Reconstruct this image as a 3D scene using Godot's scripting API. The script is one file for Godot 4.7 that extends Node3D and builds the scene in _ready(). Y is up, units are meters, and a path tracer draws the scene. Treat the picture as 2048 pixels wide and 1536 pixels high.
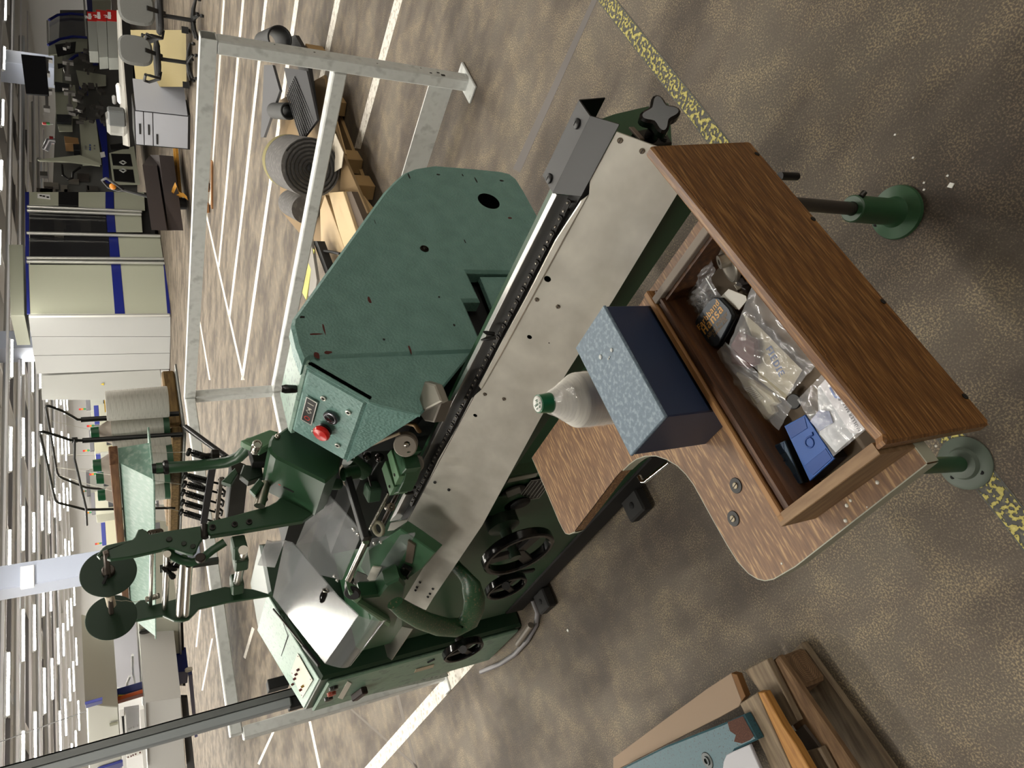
extends Node3D
# A book-sewing machine in a bindery hall. Metres, y up; the machine, fence and lamp rows run along x and z.

var taken := {}
var mats := {}
var rng := RandomNumberGenerator.new()

# ---------- mesh builder ----------
class Bld:
	var st := SurfaceTool.new()
	var grp := 1
	func _init():
		st.begin(Mesh.PRIMITIVE_TRIANGLES)
	func tri(a: Vector3, b: Vector3, c: Vector3, out: Vector3, g := -1):
		if (b - a).cross(c - a).length_squared() < 1e-18:
			return
		st.set_smooth_group(0xFFFFFFFF if g < 0 else g)
		var flip: bool = (b - a).cross(c - a).dot(out) > 0
		st.add_vertex(a)
		st.add_vertex(c if flip else b)
		st.add_vertex(b if flip else c)
	func face(p: Array, out: Vector3, g := -1):
		for i in range(1, p.size() - 1):
			tri(p[0], p[i], p[i + 1], out, g)
	func box(c: Vector3, s: Vector3, bs := Basis(), bev := 0.0) -> Bld:
		var h := s / 2
		var b: float = min(bev, min(h.x, min(h.y, h.z)) * 0.9)
		var P = func(sg: Vector3, ax: int) -> Vector3:
			var q := Vector3.ZERO
			for k in 3:
				q[k] = sg[k] * (h[k] if k == ax or b <= 0 else h[k] - b)
			return c + bs * q
		for ax in 3:
			var u := (ax + 1) % 3
			var w := (ax + 2) % 3
			for s1 in [-1.0, 1.0]:
				var pts := []
				for uv in [[-1, -1], [1, -1], [1, 1], [-1, 1]]:
					var sg := Vector3.ZERO
					sg[ax] = s1; sg[u] = uv[0]; sg[w] = uv[1]
					pts.append(P.call(sg, ax))
				var o := Vector3.ZERO
				o[ax] = s1
				face(pts, bs * o)
				if b > 0:
					for s2 in [-1.0, 1.0]:
						var e := []
						for k in [[-1, ax], [1, ax], [1, u], [-1, u]]:
							var sg := Vector3.ZERO
							sg[ax] = s1; sg[u] = s2; sg[w] = k[0]
							e.append(P.call(sg, k[1]))
						var o2 := Vector3.ZERO
						o2[ax] = s1; o2[u] = s2
						face(e, bs * o2)
		if b > 0:
			for sx in [-1, 1]:
				for sy in [-1, 1]:
					for sz in [-1, 1]:
						var sg := Vector3(sx, sy, sz)
						tri(P.call(sg, 0), P.call(sg, 1), P.call(sg, 2), bs * sg)
		return self
	func bar(a: Vector3, b: Vector3, w: float, h: float, up := Vector3.UP, bev := 0.0) -> Bld:
		var z := (b - a).normalized()
		var x := up.cross(z)
		if x.length() < 0.01:
			x = Vector3.RIGHT.cross(z)
		x = x.normalized()
		box((a + b) / 2, Vector3(w, h, a.distance_to(b)), Basis(x, z.cross(x), z), bev)
		return self
	# a flat polygon (coplanar points) pushed along n, with rounded rim
	func slab(pts: Array, n: Vector3, bev := 0.0) -> Bld:
		var ax := Vector3.ZERO
		var m := pts.size()
		for i in m:
			ax += (pts[i] - pts[0]).cross(pts[(i + 1) % m] - pts[0])
		ax = ax.normalized()
		var ux: Vector3 = (pts[1] - pts[0]).normalized()
		var uy := ax.cross(ux)
		var q := PackedVector2Array()
		for p in pts:
			q.append(Vector2((p - pts[0]).dot(ux), (p - pts[0]).dot(uy)))
		var idx := Geometry2D.triangulate_polygon(q)
		var ins := q.duplicate()
		if bev > 0:
			for i in m:
				var d0 := (q[i] - q[(i + m - 1) % m]).normalized()
				var d1 := (q[(i + 1) % m] - q[i]).normalized()
				var nn := Vector2(-d0.y, d0.x) + Vector2(-d1.y, d1.x)
				var k: float = max(nn.length_squared(), 0.4)
				ins[i] = q[i] + nn * (2.0 * bev / k)
		var T3 = func(v: Vector2) -> Vector3: return pts[0] + ux * v.x + uy * v.y
		var nd := n.normalized()
		var hh := n.length()
		var bb: float = min(bev, hh / 2)
		for side in [0, 1]:
			var off: Vector3 = n if side else Vector3.ZERO
			for i in range(0, idx.size(), 3):
				tri(T3.call(ins[idx[i]]) + off, T3.call(ins[idx[i + 1]]) + off, T3.call(ins[idx[i + 2]]) + off, nd if side else -nd)
		for i in m:
			var j := (i + 1) % m
			var a: Vector3 = T3.call(q[i])
			var b: Vector3 = T3.call(q[j])
			var o := (b - a).cross(ax)
			face([a + nd * bb, b + nd * bb, b + nd * (hh - bb), a + nd * (hh - bb)], o)
			if bev > 0:
				var ia: Vector3 = T3.call(ins[i])
				var ib: Vector3 = T3.call(ins[j])
				face([a + nd * bb, b + nd * bb, ib, ia], o.normalized() - nd)
				face([a + nd * (hh - bb), b + nd * (hh - bb), ib + n, ia + n], o.normalized() + nd)
		return self
	# tube along points; r is one radius or an Array of radii
	func tube(pts: Array, r, sides := 12, closed := false, sq := 1.0, upv := Vector3.ZERO) -> Bld:
		var g := grp
		grp += 3
		var m := pts.size()
		var rings := []
		var px := Vector3.ZERO
		for i in m:
			var t: Vector3
			if closed:
				t = pts[(i + 1) % m] - pts[(i + m - 1) % m]
			else:
				t = pts[min(i + 1, m - 1)] - pts[max(i - 1, 0)]
			t = t.normalized()
			if upv != Vector3.ZERO:
				px = upv - t * upv.dot(t)
			elif px == Vector3.ZERO:
				px = t.cross(Vector3.UP if absf(t.y) < 0.9 else Vector3.RIGHT)
			else:
				px = px - t * px.dot(t)
			px = px.normalized()
			var py := t.cross(px)
			var rr: float = r[i] if r is Array else r
			var ring := []
			for k in sides:
				var an := TAU * (k + 0.5) / sides
				ring.append(pts[i] + (px * cos(an) * sq + py * sin(an)) * rr)
			rings.append(ring)
		for i in (m if closed else m - 1):
			var n := (i + 1) % m
			for k in sides:
				var l := (k + 1) % sides
				face([rings[i][k], rings[i][l], rings[n][l], rings[n][k]], rings[i][k] + rings[i][l] - pts[i] * 2 + (rings[n][k] - pts[n]) * 0.01, g)
		if not closed:
			face(rings[0], pts[0] - pts[1])
			face(rings[m - 1], pts[m - 1] - pts[m - 2])
		return self
	# profile: [[radius, height], ...] about axis dir from o
	func lathe(o: Vector3, dir: Vector3, prof: Array, sides := 24, smooth := true) -> Bld:
		var d := dir.normalized()
		var x := d.cross(Vector3.UP if absf(d.y) < 0.9 else Vector3.RIGHT).normalized()
		var y := d.cross(x)
		for i in prof.size() - 1:
			var a = prof[i]
			var b = prof[i + 1]
			var dv := Vector2(b[0] - a[0], b[1] - a[1])
			var g := -1
			if smooth:
				g = grp
				if i + 2 < prof.size():
					var dn := Vector2(prof[i + 2][0] - b[0], prof[i + 2][1] - b[1])
					if absf(dv.angle_to(dn)) > 0.6:
						grp += 1
			for k in sides:
				var p: Vector3 = x * cos(TAU * k / sides) + y * sin(TAU * k / sides)
				var q: Vector3 = x * cos(TAU * (k + 1) / sides) + y * sin(TAU * (k + 1) / sides)
				var out: Vector3 = (p + q).normalized() * dv.y - d * dv.x
				face([o + p * a[0] + d * a[1], o + q * a[0] + d * a[1], o + q * b[0] + d * b[1], o + p * b[0] + d * b[1]], out, g)
		grp += 2
		return self
	func disc(o: Vector3, dir: Vector3, r: float, t: float, sides := 24, bev := 0.0) -> Bld:
		lathe(o, dir, [[0, 0], [r - bev, 0], [r, bev], [r, t - bev], [r - bev, t], [0, t]], sides)
		return self
	func ball(o: Vector3, r: float, sc := Vector3.ONE, n := 14) -> Bld:
		var pr := []
		for i in n + 1:
			pr.append([sin(PI * i / n) * r, -cos(PI * i / n) * r * sc.y])
		lathe(o, Vector3.UP, pr, n * 2)
		return self
	# a ring with rectangular section (wheel rim)
	func ring(o: Vector3, dir: Vector3, ro: float, ri: float, t: float, sides := 36) -> Bld:
		var b := (ro - ri) * 0.25
		lathe(o - dir.normalized() * t / 2, dir, [[ri + b, 0], [ro - b, 0], [ro, b], [ro, t - b], [ro - b, t], [ri + b, t], [ri, t - b], [ri, b], [ri + b, 0]], sides)
		return self
	func coil(a: Vector3, b: Vector3, r: float, wire: float, turns: int, sides := 5) -> Bld:
		var d := (b - a).normalized()
		var x := d.cross(Vector3.UP if absf(d.y) < 0.9 else Vector3.RIGHT).normalized()
		var y := d.cross(x)
		var pts := []
		var n := turns * 10
		for i in n + 1:
			var an := TAU * i / 10.0
			pts.append(a.lerp(b, float(i) / n) + (x * cos(an) + y * sin(an)) * r)
		tube(pts, wire, sides)
		return self
	func grid(nu: int, nv: int, f: Callable, g := 900) -> Bld:
		for i in nu:
			for j in nv:
				var a: Vector3 = f.call(float(i) / nu, float(j) / nv)
				var b: Vector3 = f.call(float(i + 1) / nu, float(j) / nv)
				var c: Vector3 = f.call(float(i + 1) / nu, float(j + 1) / nv)
				var d: Vector3 = f.call(float(i) / nu, float(j + 1) / nv)
				var o := Vector3(0, 1, 0)
				tri(a, b, c, o, g)
				tri(a, c, d, o, g)
		return self
	func mesh() -> ArrayMesh:
		st.generate_normals()
		return st.commit()

# ---------- nodes ----------
func numbered(n: String) -> String:
	var k: int = taken.get(n, 0)
	taken[n] = k + 1
	return n if k == 0 else "%s_%03d" % [n, k]

func thing(called: String, label: String, category: String, at := Vector3.ZERO, group := "") -> Node3D:
	var o := Node3D.new()
	o.name = numbered(called)
	add_child(o)
	o.position = at
	o.set_meta("label", label)
	o.set_meta("category", category)
	if group:
		o.set_meta("group", group)
	return o

func part(p: Node3D, called: String, b: Bld, m: Material, label := "") -> MeshInstance3D:
	var mi := MeshInstance3D.new()
	mi.name = called
	var me := b.mesh()
	me.surface_set_material(0, m)
	mi.mesh = me
	var off := Vector3.ZERO
	var q: Node3D = p
	while q != self and q != null:
		off += q.position
		q = q.get_parent() as Node3D
	mi.position = -off
	p.add_child(mi, true)
	if label:
		mi.set_meta("label", label)
	return mi

func solo(called: String, b: Bld, m: Material, label: String, category: String, group := "") -> MeshInstance3D:
	var mi := part(self, numbered(called), b, m, label)
	mi.set_meta("category", category)
	if group:
		mi.set_meta("group", group)
	return mi

func struct(called: String, b: Bld, m: Material, p: Node3D = self) -> MeshInstance3D:
	var mi := part(p, called, b, m)
	if p == self:
		mi.set_meta("kind", "structure")
	return mi

func dup(o: Node3D, at: Vector3, turn: float, label := "", called := "") -> Node3D:
	var r: Node3D = o.duplicate()
	r.name = numbered(called if called else String(o.name).rstrip("0123456789").trim_suffix("_"))
	add_child(r)
	r.position = at
	r.rotation.y = turn
	if label:
		r.set_meta("label", label)
	return r

func txt(p: Node3D, called: String, s: String, at: Vector3, right: Vector3, up: Vector3, height: float, m: Material, bold := true, depth := 0.0004, font := "Droid Sans", stretch := 1.0):
	var t := TextMesh.new()
	t.text = s
	var f := SystemFont.new()
	f.font_names = PackedStringArray([font])
	f.font_weight = 700 if bold else 400
	t.font = f
	t.font_size = 64
	t.pixel_size = height / 46.0
	t.depth = depth
	t.curve_step = 2.0
	var mi := MeshInstance3D.new()
	mi.name = called
	mi.mesh = t
	mi.material_override = m
	var x := right.normalized()
	var y := (up - x * up.dot(x)).normalized()
	var off := Vector3.ZERO
	var q: Node3D = p
	while q != self and q != null:
		off += q.position
		q = q.get_parent() as Node3D
	mi.transform = Transform3D(Basis(x * stretch, y, x.cross(y)), at - off)
	p.add_child(mi, true)
	return mi

# ---------- materials ----------
func mt(c: Color, rough := 0.6, metal := 0.0) -> StandardMaterial3D:
	var key := "%s_%.2f_%.2f" % [c.to_html(), rough, metal]
	if mats.has(key):
		return mats[key]
	var m := StandardMaterial3D.new()
	m.albedo_color = c
	m.roughness = rough
	m.metallic = metal
	mats[key] = m
	return m

func noise_img(n: int, freq: float, seed_: int, oct := 4, kind := FastNoiseLite.TYPE_SIMPLEX_SMOOTH) -> Image:
	var f := FastNoiseLite.new()
	f.noise_type = kind
	f.frequency = freq
	f.seed = seed_
	f.fractal_octaves = oct
	f.fractal_type = FastNoiseLite.FRACTAL_FBM if oct > 1 else FastNoiseLite.FRACTAL_NONE
	return f.get_seamless_image(n, n, false, false, 0.12)

func tri_tex(m: StandardMaterial3D, im: Image, scale: Vector3, world := false):
	m.albedo_texture = ImageTexture.create_from_image(im)
	m.uv1_triplanar = true
	m.uv1_world_triplanar = world
	m.uv1_scale = scale
	m.uv1_triplanar_sharpness = 8.0

# colour between stops by a grey value
func ramp(im: Image, stops: Array) -> Image:
	var n := im.get_width()
	var d := im.get_data()
	var lut := []
	for v in 256:
		var t := v / 255.0
		var c: Color = stops[0][1]
		for i in stops.size() - 1:
			var a = stops[i]
			var b = stops[i + 1]
			if t >= a[0]:
				c = (a[1] as Color).lerp(b[1], clampf((t - a[0]) / maxf(b[0] - a[0], 0.001), 0, 1))
		lut.append([int(c.r * 255), int(c.g * 255), int(c.b * 255), int(c.a * 255)])
	var o := PackedByteArray()
	o.resize(n * n * 4)
	for i in n * n:
		var l = lut[d[i]]
		o[i * 4] = l[0]; o[i * 4 + 1] = l[1]; o[i * 4 + 2] = l[2]; o[i * 4 + 3] = l[3]
	return Image.create_from_data(n, n, false, Image.FORMAT_RGBA8, o)

func speckled(base: Color, other: Color, rough: float, metal: float, freq: float, scale: float, lo := 0.62, hi := 0.7, sd := 1) -> StandardMaterial3D:
	var m := StandardMaterial3D.new()
	m.roughness = rough
	m.metallic = metal
	tri_tex(m, ramp(noise_img(256, freq, sd), [[0.0, base.darkened(0.06)], [lo * 0.7, base], [lo, base.lightened(0.02)], [hi, other]]), Vector3.ONE * scale)
	return m

# wood: grain along axis 0 (x), 1 (y) or 2 (z)
func wood(stops: Array, axis: int, stretch: float, scale: float, rough: float, sd: int) -> StandardMaterial3D:
	var m := StandardMaterial3D.new()
	m.roughness = rough
	var s := Vector3.ONE * scale
	s[axis] = scale / stretch
	tri_tex(m, ramp(noise_img(512, 0.02, sd, 5), stops), s)
	return m

func bumpy(m: StandardMaterial3D, freq: float, sd: int, strength: float, oct := 2):
	var im := noise_img(256, freq, sd, oct)
	im.bump_map_to_normal_map(strength)
	m.normal_enabled = true
	m.normal_texture = ImageTexture.create_from_image(im)
	m.normal_scale = 0.5
	if not m.uv1_triplanar:
		m.uv1_triplanar = true
		m.uv1_scale = Vector3.ONE * 8

func glass(c: Color, a: float) -> StandardMaterial3D:
	var m := StandardMaterial3D.new()
	m.albedo_color = Color(c.r, c.g, c.b, a)
	m.transparency = BaseMaterial3D.TRANSPARENCY_ALPHA
	m.roughness = 0.08
	m.metallic_specular = 0.5
	return m

func _ready():
	rng.seed = 7
	# camera: held on its side (world up points to the picture's left), looking down at the machine
	var cam := Camera3D.new()
	cam.name = "camera"
	cam.transform = Transform3D(Vector3(0.354330,-0.869277,0.344685),Vector3(0.605046,-0.067928,-0.793287),Vector3(0.713000,0.489636,0.501883),Vector3(0,1.550,0))
	cam.fov = 56.8130
	cam.near = 0.05
	cam.far = 200.0
	add_child(cam)
	cam.current = true
	var we := WorldEnvironment.new()
	we.name = "environment"
	var e := Environment.new()
	e.background_mode = Environment.BG_COLOR
	e.background_color = Color(0.02, 0.02, 0.022)
	e.tonemap_mode = Environment.TONE_MAPPER_LINEAR
	e.tonemap_exposure = EXPOSURE
	e.sdfgi_enabled = true
	e.ssao_enabled = true
	e.ssil_enabled = true
	we.environment = e
	add_child(we)
	lamps()
	hall()
	fence()
	machine()
	table()
	table_goods()
	floor_goods()
	far_machines()
	far_goods()

const EXPOSURE := 1.0
const LAMP_ENERGY := 6.0
const TUBE_GLOW := 42.0

func lamps():
	var tray := mt(Color(0.86, 0.87, 0.88), 0.4)
	var glow := StandardMaterial3D.new()
	glow.albedo_color = Color(1, 1, 1)
	glow.emission_enabled = true
	glow.emission = Color(1.0, 0.98, 0.93)
	glow.emission_energy_multiplier = TUBE_GLOW
	var words := ["third", "fourth", "fifth", "sixth", "seventh", "eighth", "ninth", "tenth", "eleventh", "twelfth"]
	var proto: Node3D = null
	for k in range(-7, 17):
		var x := -2.4 - 2.62 * k
		if k > -5 and k < 0:
			continue
		for j in (13 if k > -1 else 7):
			var z := 0.9 - 3.35 * j - (1.2 if k % 2 else 0.0) + (6.7 if k < 0 else 0.0)
			if k < 6 and (z < -16.0):
				continue
			if k > 6 and z < x * 1.05:
				continue
			var at := Vector3(x, 4.2, z)
			var lb := "glowing white fluorescent tube in a lamp row under the hall ceiling"
			if proto == null:
				proto = thing("fluorescent_lamp", lb, "lamp", Vector3.ZERO, "fluorescent lamps in rows under the ceiling")
				part(proto, "lamp_body", Bld.new().box(Vector3(0, 0.05, 0), Vector3(0.12, 0.05, 1.56), Basis(), 0.008), tray)
				part(proto, "tube", Bld.new().tube([Vector3(0, 0, -0.74), Vector3(0, 0, 0.74)], 0.03, 10), glow)
				for s in [-1, 1]:
					part(proto, "tube_socket", Bld.new().box(Vector3(0, 0.012, s * 0.755), Vector3(0.05, 0.09, 0.03), Basis(), 0.004), tray)
				proto.position = at
			else:
				dup(proto, at, 0, lb, "fluorescent_lamp")
			if true:
				var l := AreaLight3D.new()
				l.name = "lamp_light"
				l.area_size = Vector2(0.12, 1.48)
				l.light_color = Color(1.0, 0.98, 0.94)
				l.light_energy = LAMP_ENERGY
				l.area_range = 60.0
				l.shadow_enabled = true
				l.transform = Transform3D(Basis(Vector3.RIGHT, -PI / 2), at + Vector3(0, -0.045, 0))
				add_child(l, true)

func fq(p: Array, y: float) -> Bld:
	return Bld.new().slab(p, Vector3(0, y, 0))

func floor_material() -> StandardMaterial3D:
	var n := 1024
	var a := noise_img(n, 0.17, 11, 3).get_data()
	var b := noise_img(n, 0.008, 5, 4).get_data()
	var c := noise_img(n, 0.4, 21, 2).get_data()
	var o := PackedByteArray()
	o.resize(n * n * 3)
	for i in n * n:
		var patch := (b[i] - 128) / 128.0
		var fl := (a[i] * 0.65 + c[i] * 0.35 - 128) / 128.0
		var t := clampf((fl + patch * 0.28 - 0.10) * 3.2, 0, 1)
		var d := 1.0 + fl * 0.16
		o[i * 3] = int(clampf(lerpf(108, 152, t) * d, 0, 255))
		o[i * 3 + 1] = int(clampf(lerpf(100, 138, t) * d, 0, 255))
		o[i * 3 + 2] = int(clampf(lerpf(92, 115, t) * d, 0, 255))
	var m := StandardMaterial3D.new()
	tri_tex(m, Image.create_from_data(n, n, false, Image.FORMAT_RGB8, o), Vector3.ONE * 0.9)
	m.roughness = 0.72
	m.metallic_specular = 0.35
	# broad wear, streaked along x
	var w := noise_img(512, 0.012, 33, 4)
	m.detail_enabled = true
	m.detail_blend_mode = BaseMaterial3D.BLEND_MODE_MUL
	m.detail_uv_layer = BaseMaterial3D.DETAIL_UV_2
	m.detail_albedo = ImageTexture.create_from_image(ramp(w, [[0.0, Color(0.66, 0.64, 0.64)], [0.35, Color(0.8, 0.79, 0.78)], [0.55, Color(0.95, 0.94, 0.92)], [0.75, Color(1, 1, 0.98)]]))
	m.uv2_triplanar = true
	m.uv2_scale = Vector3(0.16, 0.3, 0.42)
	return m

func hall():
	var fl := struct("floor", Bld.new().box(Vector3(-15, -0.1, -17), Vector3(68, 0.2, 64)), floor_material())
	var white := speckled(Color(0.86, 0.84, 0.8), Color(0.7, 0.67, 0.62), 0.7, 0, 0.03, 3.0, 0.55, 0.75, 9)
	for q in [
		[Vector3(-1.801,0.0000,-4.003), Vector3(-1.740,0.0000,-3.888), Vector3(-2.792,0.0000,-3.977), Vector3(-2.866,0.0000,-4.086)],
		[Vector3(-2.373,0.0000,-5.090), Vector3(-2.309,0.0000,-4.968), Vector3(-3.082,0.0000,-5.030), Vector3(-3.155,0.0000,-5.142)],
		[Vector3(-2.938,0.0000,-6.161), Vector3(-2.872,0.0000,-6.036), Vector3(-5.123,0.0000,-6.088), Vector3(-5.226,0.0000,-6.208)], [Vector3(-5.226,0.0000,-6.208), Vector3(-5.123,0.0000,-6.088), Vector3(-8.107,0.0000,-6.119), Vector3(-8.276,0.0000,-6.249)],
		[Vector3(-3.534,0.0000,-7.294), Vector3(-3.467,0.0000,-7.166), Vector3(-5.799,0.0000,-7.188), Vector3(-5.909,0.0000,-7.321)], [Vector3(-5.909,0.0000,-7.321), Vector3(-5.799,0.0000,-7.188), Vector3(-8.153,0.0000,-7.304), Vector3(-8.298,0.0000,-7.434)],
		[Vector3(-4.120,0.0000,-8.407), Vector3(-4.047,0.0000,-8.268), Vector3(-6.739,0.0000,-8.329), Vector3(-6.854,0.0000,-8.469)], [Vector3(-6.854,0.0000,-8.469), Vector3(-6.739,0.0000,-8.329), Vector3(-8.246,0.0000,-8.413), Vector3(-8.362,0.0000,-8.531)],
		[Vector3(-4.761,0.0000,-9.623), Vector3(-4.686,0.0000,-9.480), Vector3(-6.944,0.0000,-9.521), Vector3(-7.039,0.0000,-9.648)], [Vector3(-7.039,0.0000,-9.648), Vector3(-6.944,0.0000,-9.521), Vector3(-8.007,0.0000,-9.553), Vector3(-8.124,0.0000,-9.691)],
		[Vector3(-8.566,0.0000,-10.035), Vector3(-8.438,0.0000,-9.887), Vector3(-8.041,0.0000,-6.068), Vector3(-8.174,0.0000,-6.170)],
		[Vector3(-11.223,0.0000,-10.387), Vector3(-11.094,0.0000,-10.267), Vector3(-11.028,0.0000,-8.369), Vector3(-11.208,0.0000,-8.508)],
		[Vector3(-22.052,0.0000,-7.283), Vector3(-21.523,0.0000,-7.099), Vector3(-18.569,0.0000,-7.107), Vector3(-18.977,0.0000,-7.271)],
		[Vector3(-21.835,0.0000,-5.998), Vector3(-21.331,0.0000,-5.850), Vector3(-16.859,0.0000,-5.666), Vector3(-17.189,0.0000,-5.785)],
		[Vector3(-10.990,0.0000,-3.733), Vector3(-10.786,0.0000,-3.627), Vector3(-12.219,0.0000,-3.665), Vector3(-12.416,-0.0000,-3.763)],
		[Vector3(-8.201,0.0000,-1.668), Vector3(-8.073,0.0000,-1.635), Vector3(-8.035,0.0000,-1.172), Vector3(-8.158,0.0000,-1.197)],
		[Vector3(-10.715,0.0000,-2.189), Vector3(-10.561,0.0000,-2.138), Vector3(-12.522,0.0000,-2.139), Vector3(-12.723,0.0000,-2.203)],
		[Vector3(-3.566,0.0000,-0.7702), Vector3(-3.871,0.0000,-0.8483), Vector3(-5.656,0.0000,-0.8293), Vector3(-6.955,0.0000,-0.8152), Vector3(-6.528,-0.0000,-0.7120), Vector3(-5.756,0.0000,-0.7260)],
	]:
		part(fl, "floor_marking", fq(q, 0.0015), white)
	# worn yellow line over its dark primer
	var ya: Vector3 = Vector3(-0.8456,0.0000,-2.190)
	var yb: Vector3 = Vector3(-0.7890,0.0000,-2.083)
	part(fl, "floor_marking", fq([Vector3(ya.x, 0, -7), Vector3(yb.x, 0, -7), Vector3(yb.x, 0, 1), Vector3(ya.x, 0, 1)], 0.0008), speckled(Color(0.33, 0.33, 0.32), Color(0.46, 0.44, 0.38), 0.8, 0, 0.08, 3.0, 0.6, 0.8, 4), "dark worn strip under the yellow line")
	var ym := StandardMaterial3D.new()
	tri_tex(ym, ramp(noise_img(512, 0.055, 8, 4), [[0.0, Color(0.62, 0.58, 0.22, 0)], [0.545, Color(0.66, 0.62, 0.30, 0)], [0.56, Color(0.70, 0.66, 0.36, 1)], [1.0, Color(0.82, 0.78, 0.5, 1)]]), Vector3.ONE * 2.2)
	ym.transparency = BaseMaterial3D.TRANSPARENCY_ALPHA_SCISSOR
	ym.alpha_scissor_threshold = 0.5
	ym.roughness = 0.8
	part(fl, "floor_marking", fq([Vector3(ya.x + 0.004, 0, -7), Vector3(yb.x - 0.004, 0, -7), Vector3(yb.x - 0.004, 0, 1), Vector3(ya.x + 0.004, 0, 1)], 0.0018), ym, "flaked remains of a yellow floor line")
	part(fl, "floor_joint", fq([Vector3(-0.8586,0.0000,-2.215), Vector3(-0.8427,0.0000,-2.185), Vector3(-1.577,0.0000,-2.190), Vector3(-1.604,0.0000,-2.248)], 0.0006), mt(Color(0.42, 0.4, 0.39), 0.8))
	part(fl, "floor_joint", fq([Vector3(-8.073,0.0000,-2.219), Vector3(-7.995,0.0000,-2.193), Vector3(-4.948,0.0000,-0.5353), Vector3(-5.029,0.0000,-0.5521)], 0.0006), mt(Color(0.4, 0.37, 0.34), 0.8))
	part(fl, "floor_joint", fq([Vector3(-5.056,0.0000,-1.049), Vector3(-4.981,0.0000,-1.027), Vector3(-4.998,0.0000,-0.5457), Vector3(-5.060,0.0000,-0.5585)], 0.0006), mt(Color(0.4, 0.37, 0.34), 0.8))
	# bits of waste paper on the floor
	var paper := mt(Color(0.92, 0.92, 0.9), 0.8)
	var k := 0
	for p in [Vector3(-0.4818,0.0000,-0.7557), Vector3(-0.4733,0.0000,-0.7772), Vector3(-0.4953,0.0000,-0.8656), Vector3(-0.4886,0.0000,-0.9375), Vector3(-0.5141,0.0000,-0.8053), Vector3(-0.5236,0.0000,-0.7939), Vector3(-2.595,0.0000,-0.5778)]:
		k += 1
		var r := 0.006 if k == 1 or k == 7 else 0.0025
		var b := Bld.new()
		b.slab([p + Vector3(-r, 0, -r * 0.6), p + Vector3(r * 0.7, 0, -r), p + Vector3(r * 1.4, 0, r * 0.4), p + Vector3(-r * 0.2, 0, r)], Vector3(0, r * 0.5, 0))
		solo("paper_scrap", b, paper, ["white crumpled paper scrap, largest on the floor right of the round leg foot", "small paper flake next to the largest scrap right of the leg foot", "tiny white flake above the round leg foot", "tiny white flake highest above the round leg foot", "tiny paper crumb right of the leg foot, upper of two", "tiny paper crumb right of the leg foot, lower of two", "white triangular paper scrap on the floor beside the electrical cabinet cable"][k - 1], "paper")
	# shell
	var wall := mt(Color(0.88, 0.88, 0.88), 0.8)
	struct("wall_back", Bld.new().box(Vector3(-15, 2.8, -49.1), Vector3(68.4, 6, 0.2)), wall)
	struct("wall_left", Bld.new().box(Vector3(-49.1, 2.8, -17), Vector3(0.2, 6, 64)), wall)
	struct("wall_right", Bld.new().box(Vector3(19.1, 2.8, -17), Vector3(0.2, 6, 64)), wall)
	struct("wall_front", Bld.new().box(Vector3(-15, 2.8, 15.1), Vector3(68.4, 6, 0.2)), wall)
	var ce := struct("ceiling", Bld.new().box(Vector3(-15, 5.9, -17), Vector3(68, 0.2, 64)), speckled(Color(0.86, 0.84, 0.79), Color(0.76, 0.74, 0.7), 0.8, 0, 0.05, 0.3))
	var beam := mt(Color(0.8, 0.8, 0.8), 0.6)
	var dark := mt(Color(0.42, 0.42, 0.44), 0.6)
	for i in 17:
		var x := -3.7 - 2.62 * i
		part(ce, "ceiling_beam", Bld.new().box(Vector3(x, 5.55, -21), Vector3(0.16, 0.5, 55)), beam if i % 2 else dark)
	for i in 9:
		part(ce, "cross_beam", Bld.new().box(Vector3(-21, 5.2, 2.0 - 5.5 * i), Vector3(55, 0.3, 0.2)), beam)
	# lamp rails and silver pipes along the rows
	var rail := mt(Color(0.9, 0.9, 0.92), 0.35)
	var silver := mt(Color(0.75, 0.77, 0.8), 0.3, 0.8)
	for i in 17:
		var x := -2.4 - 2.62 * i
		struct("trim_%d" % (i + 1), Bld.new().box(Vector3(x, 4.32, -20), Vector3(0.1, 0.06, 54)), rail)
	for i in 7:
		var x := -15.0 - 4.4 * i
		var p := thing("ceiling_pipe", "silver ventilation pipe under the ceiling, %s row counted from the sewing machine" % ["first", "second", "third", "fourth", "fifth", "sixth", "seventh"][i], "pipe", Vector3(x, 4.6, -22))
		part(p, "pipe", Bld.new().tube([Vector3(x, 4.75 + 0.1 * (i % 2), 6), Vector3(x, 4.75 + 0.1 * (i % 2), -48)], 0.16 if i % 2 else 0.1, 16), silver)

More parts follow.
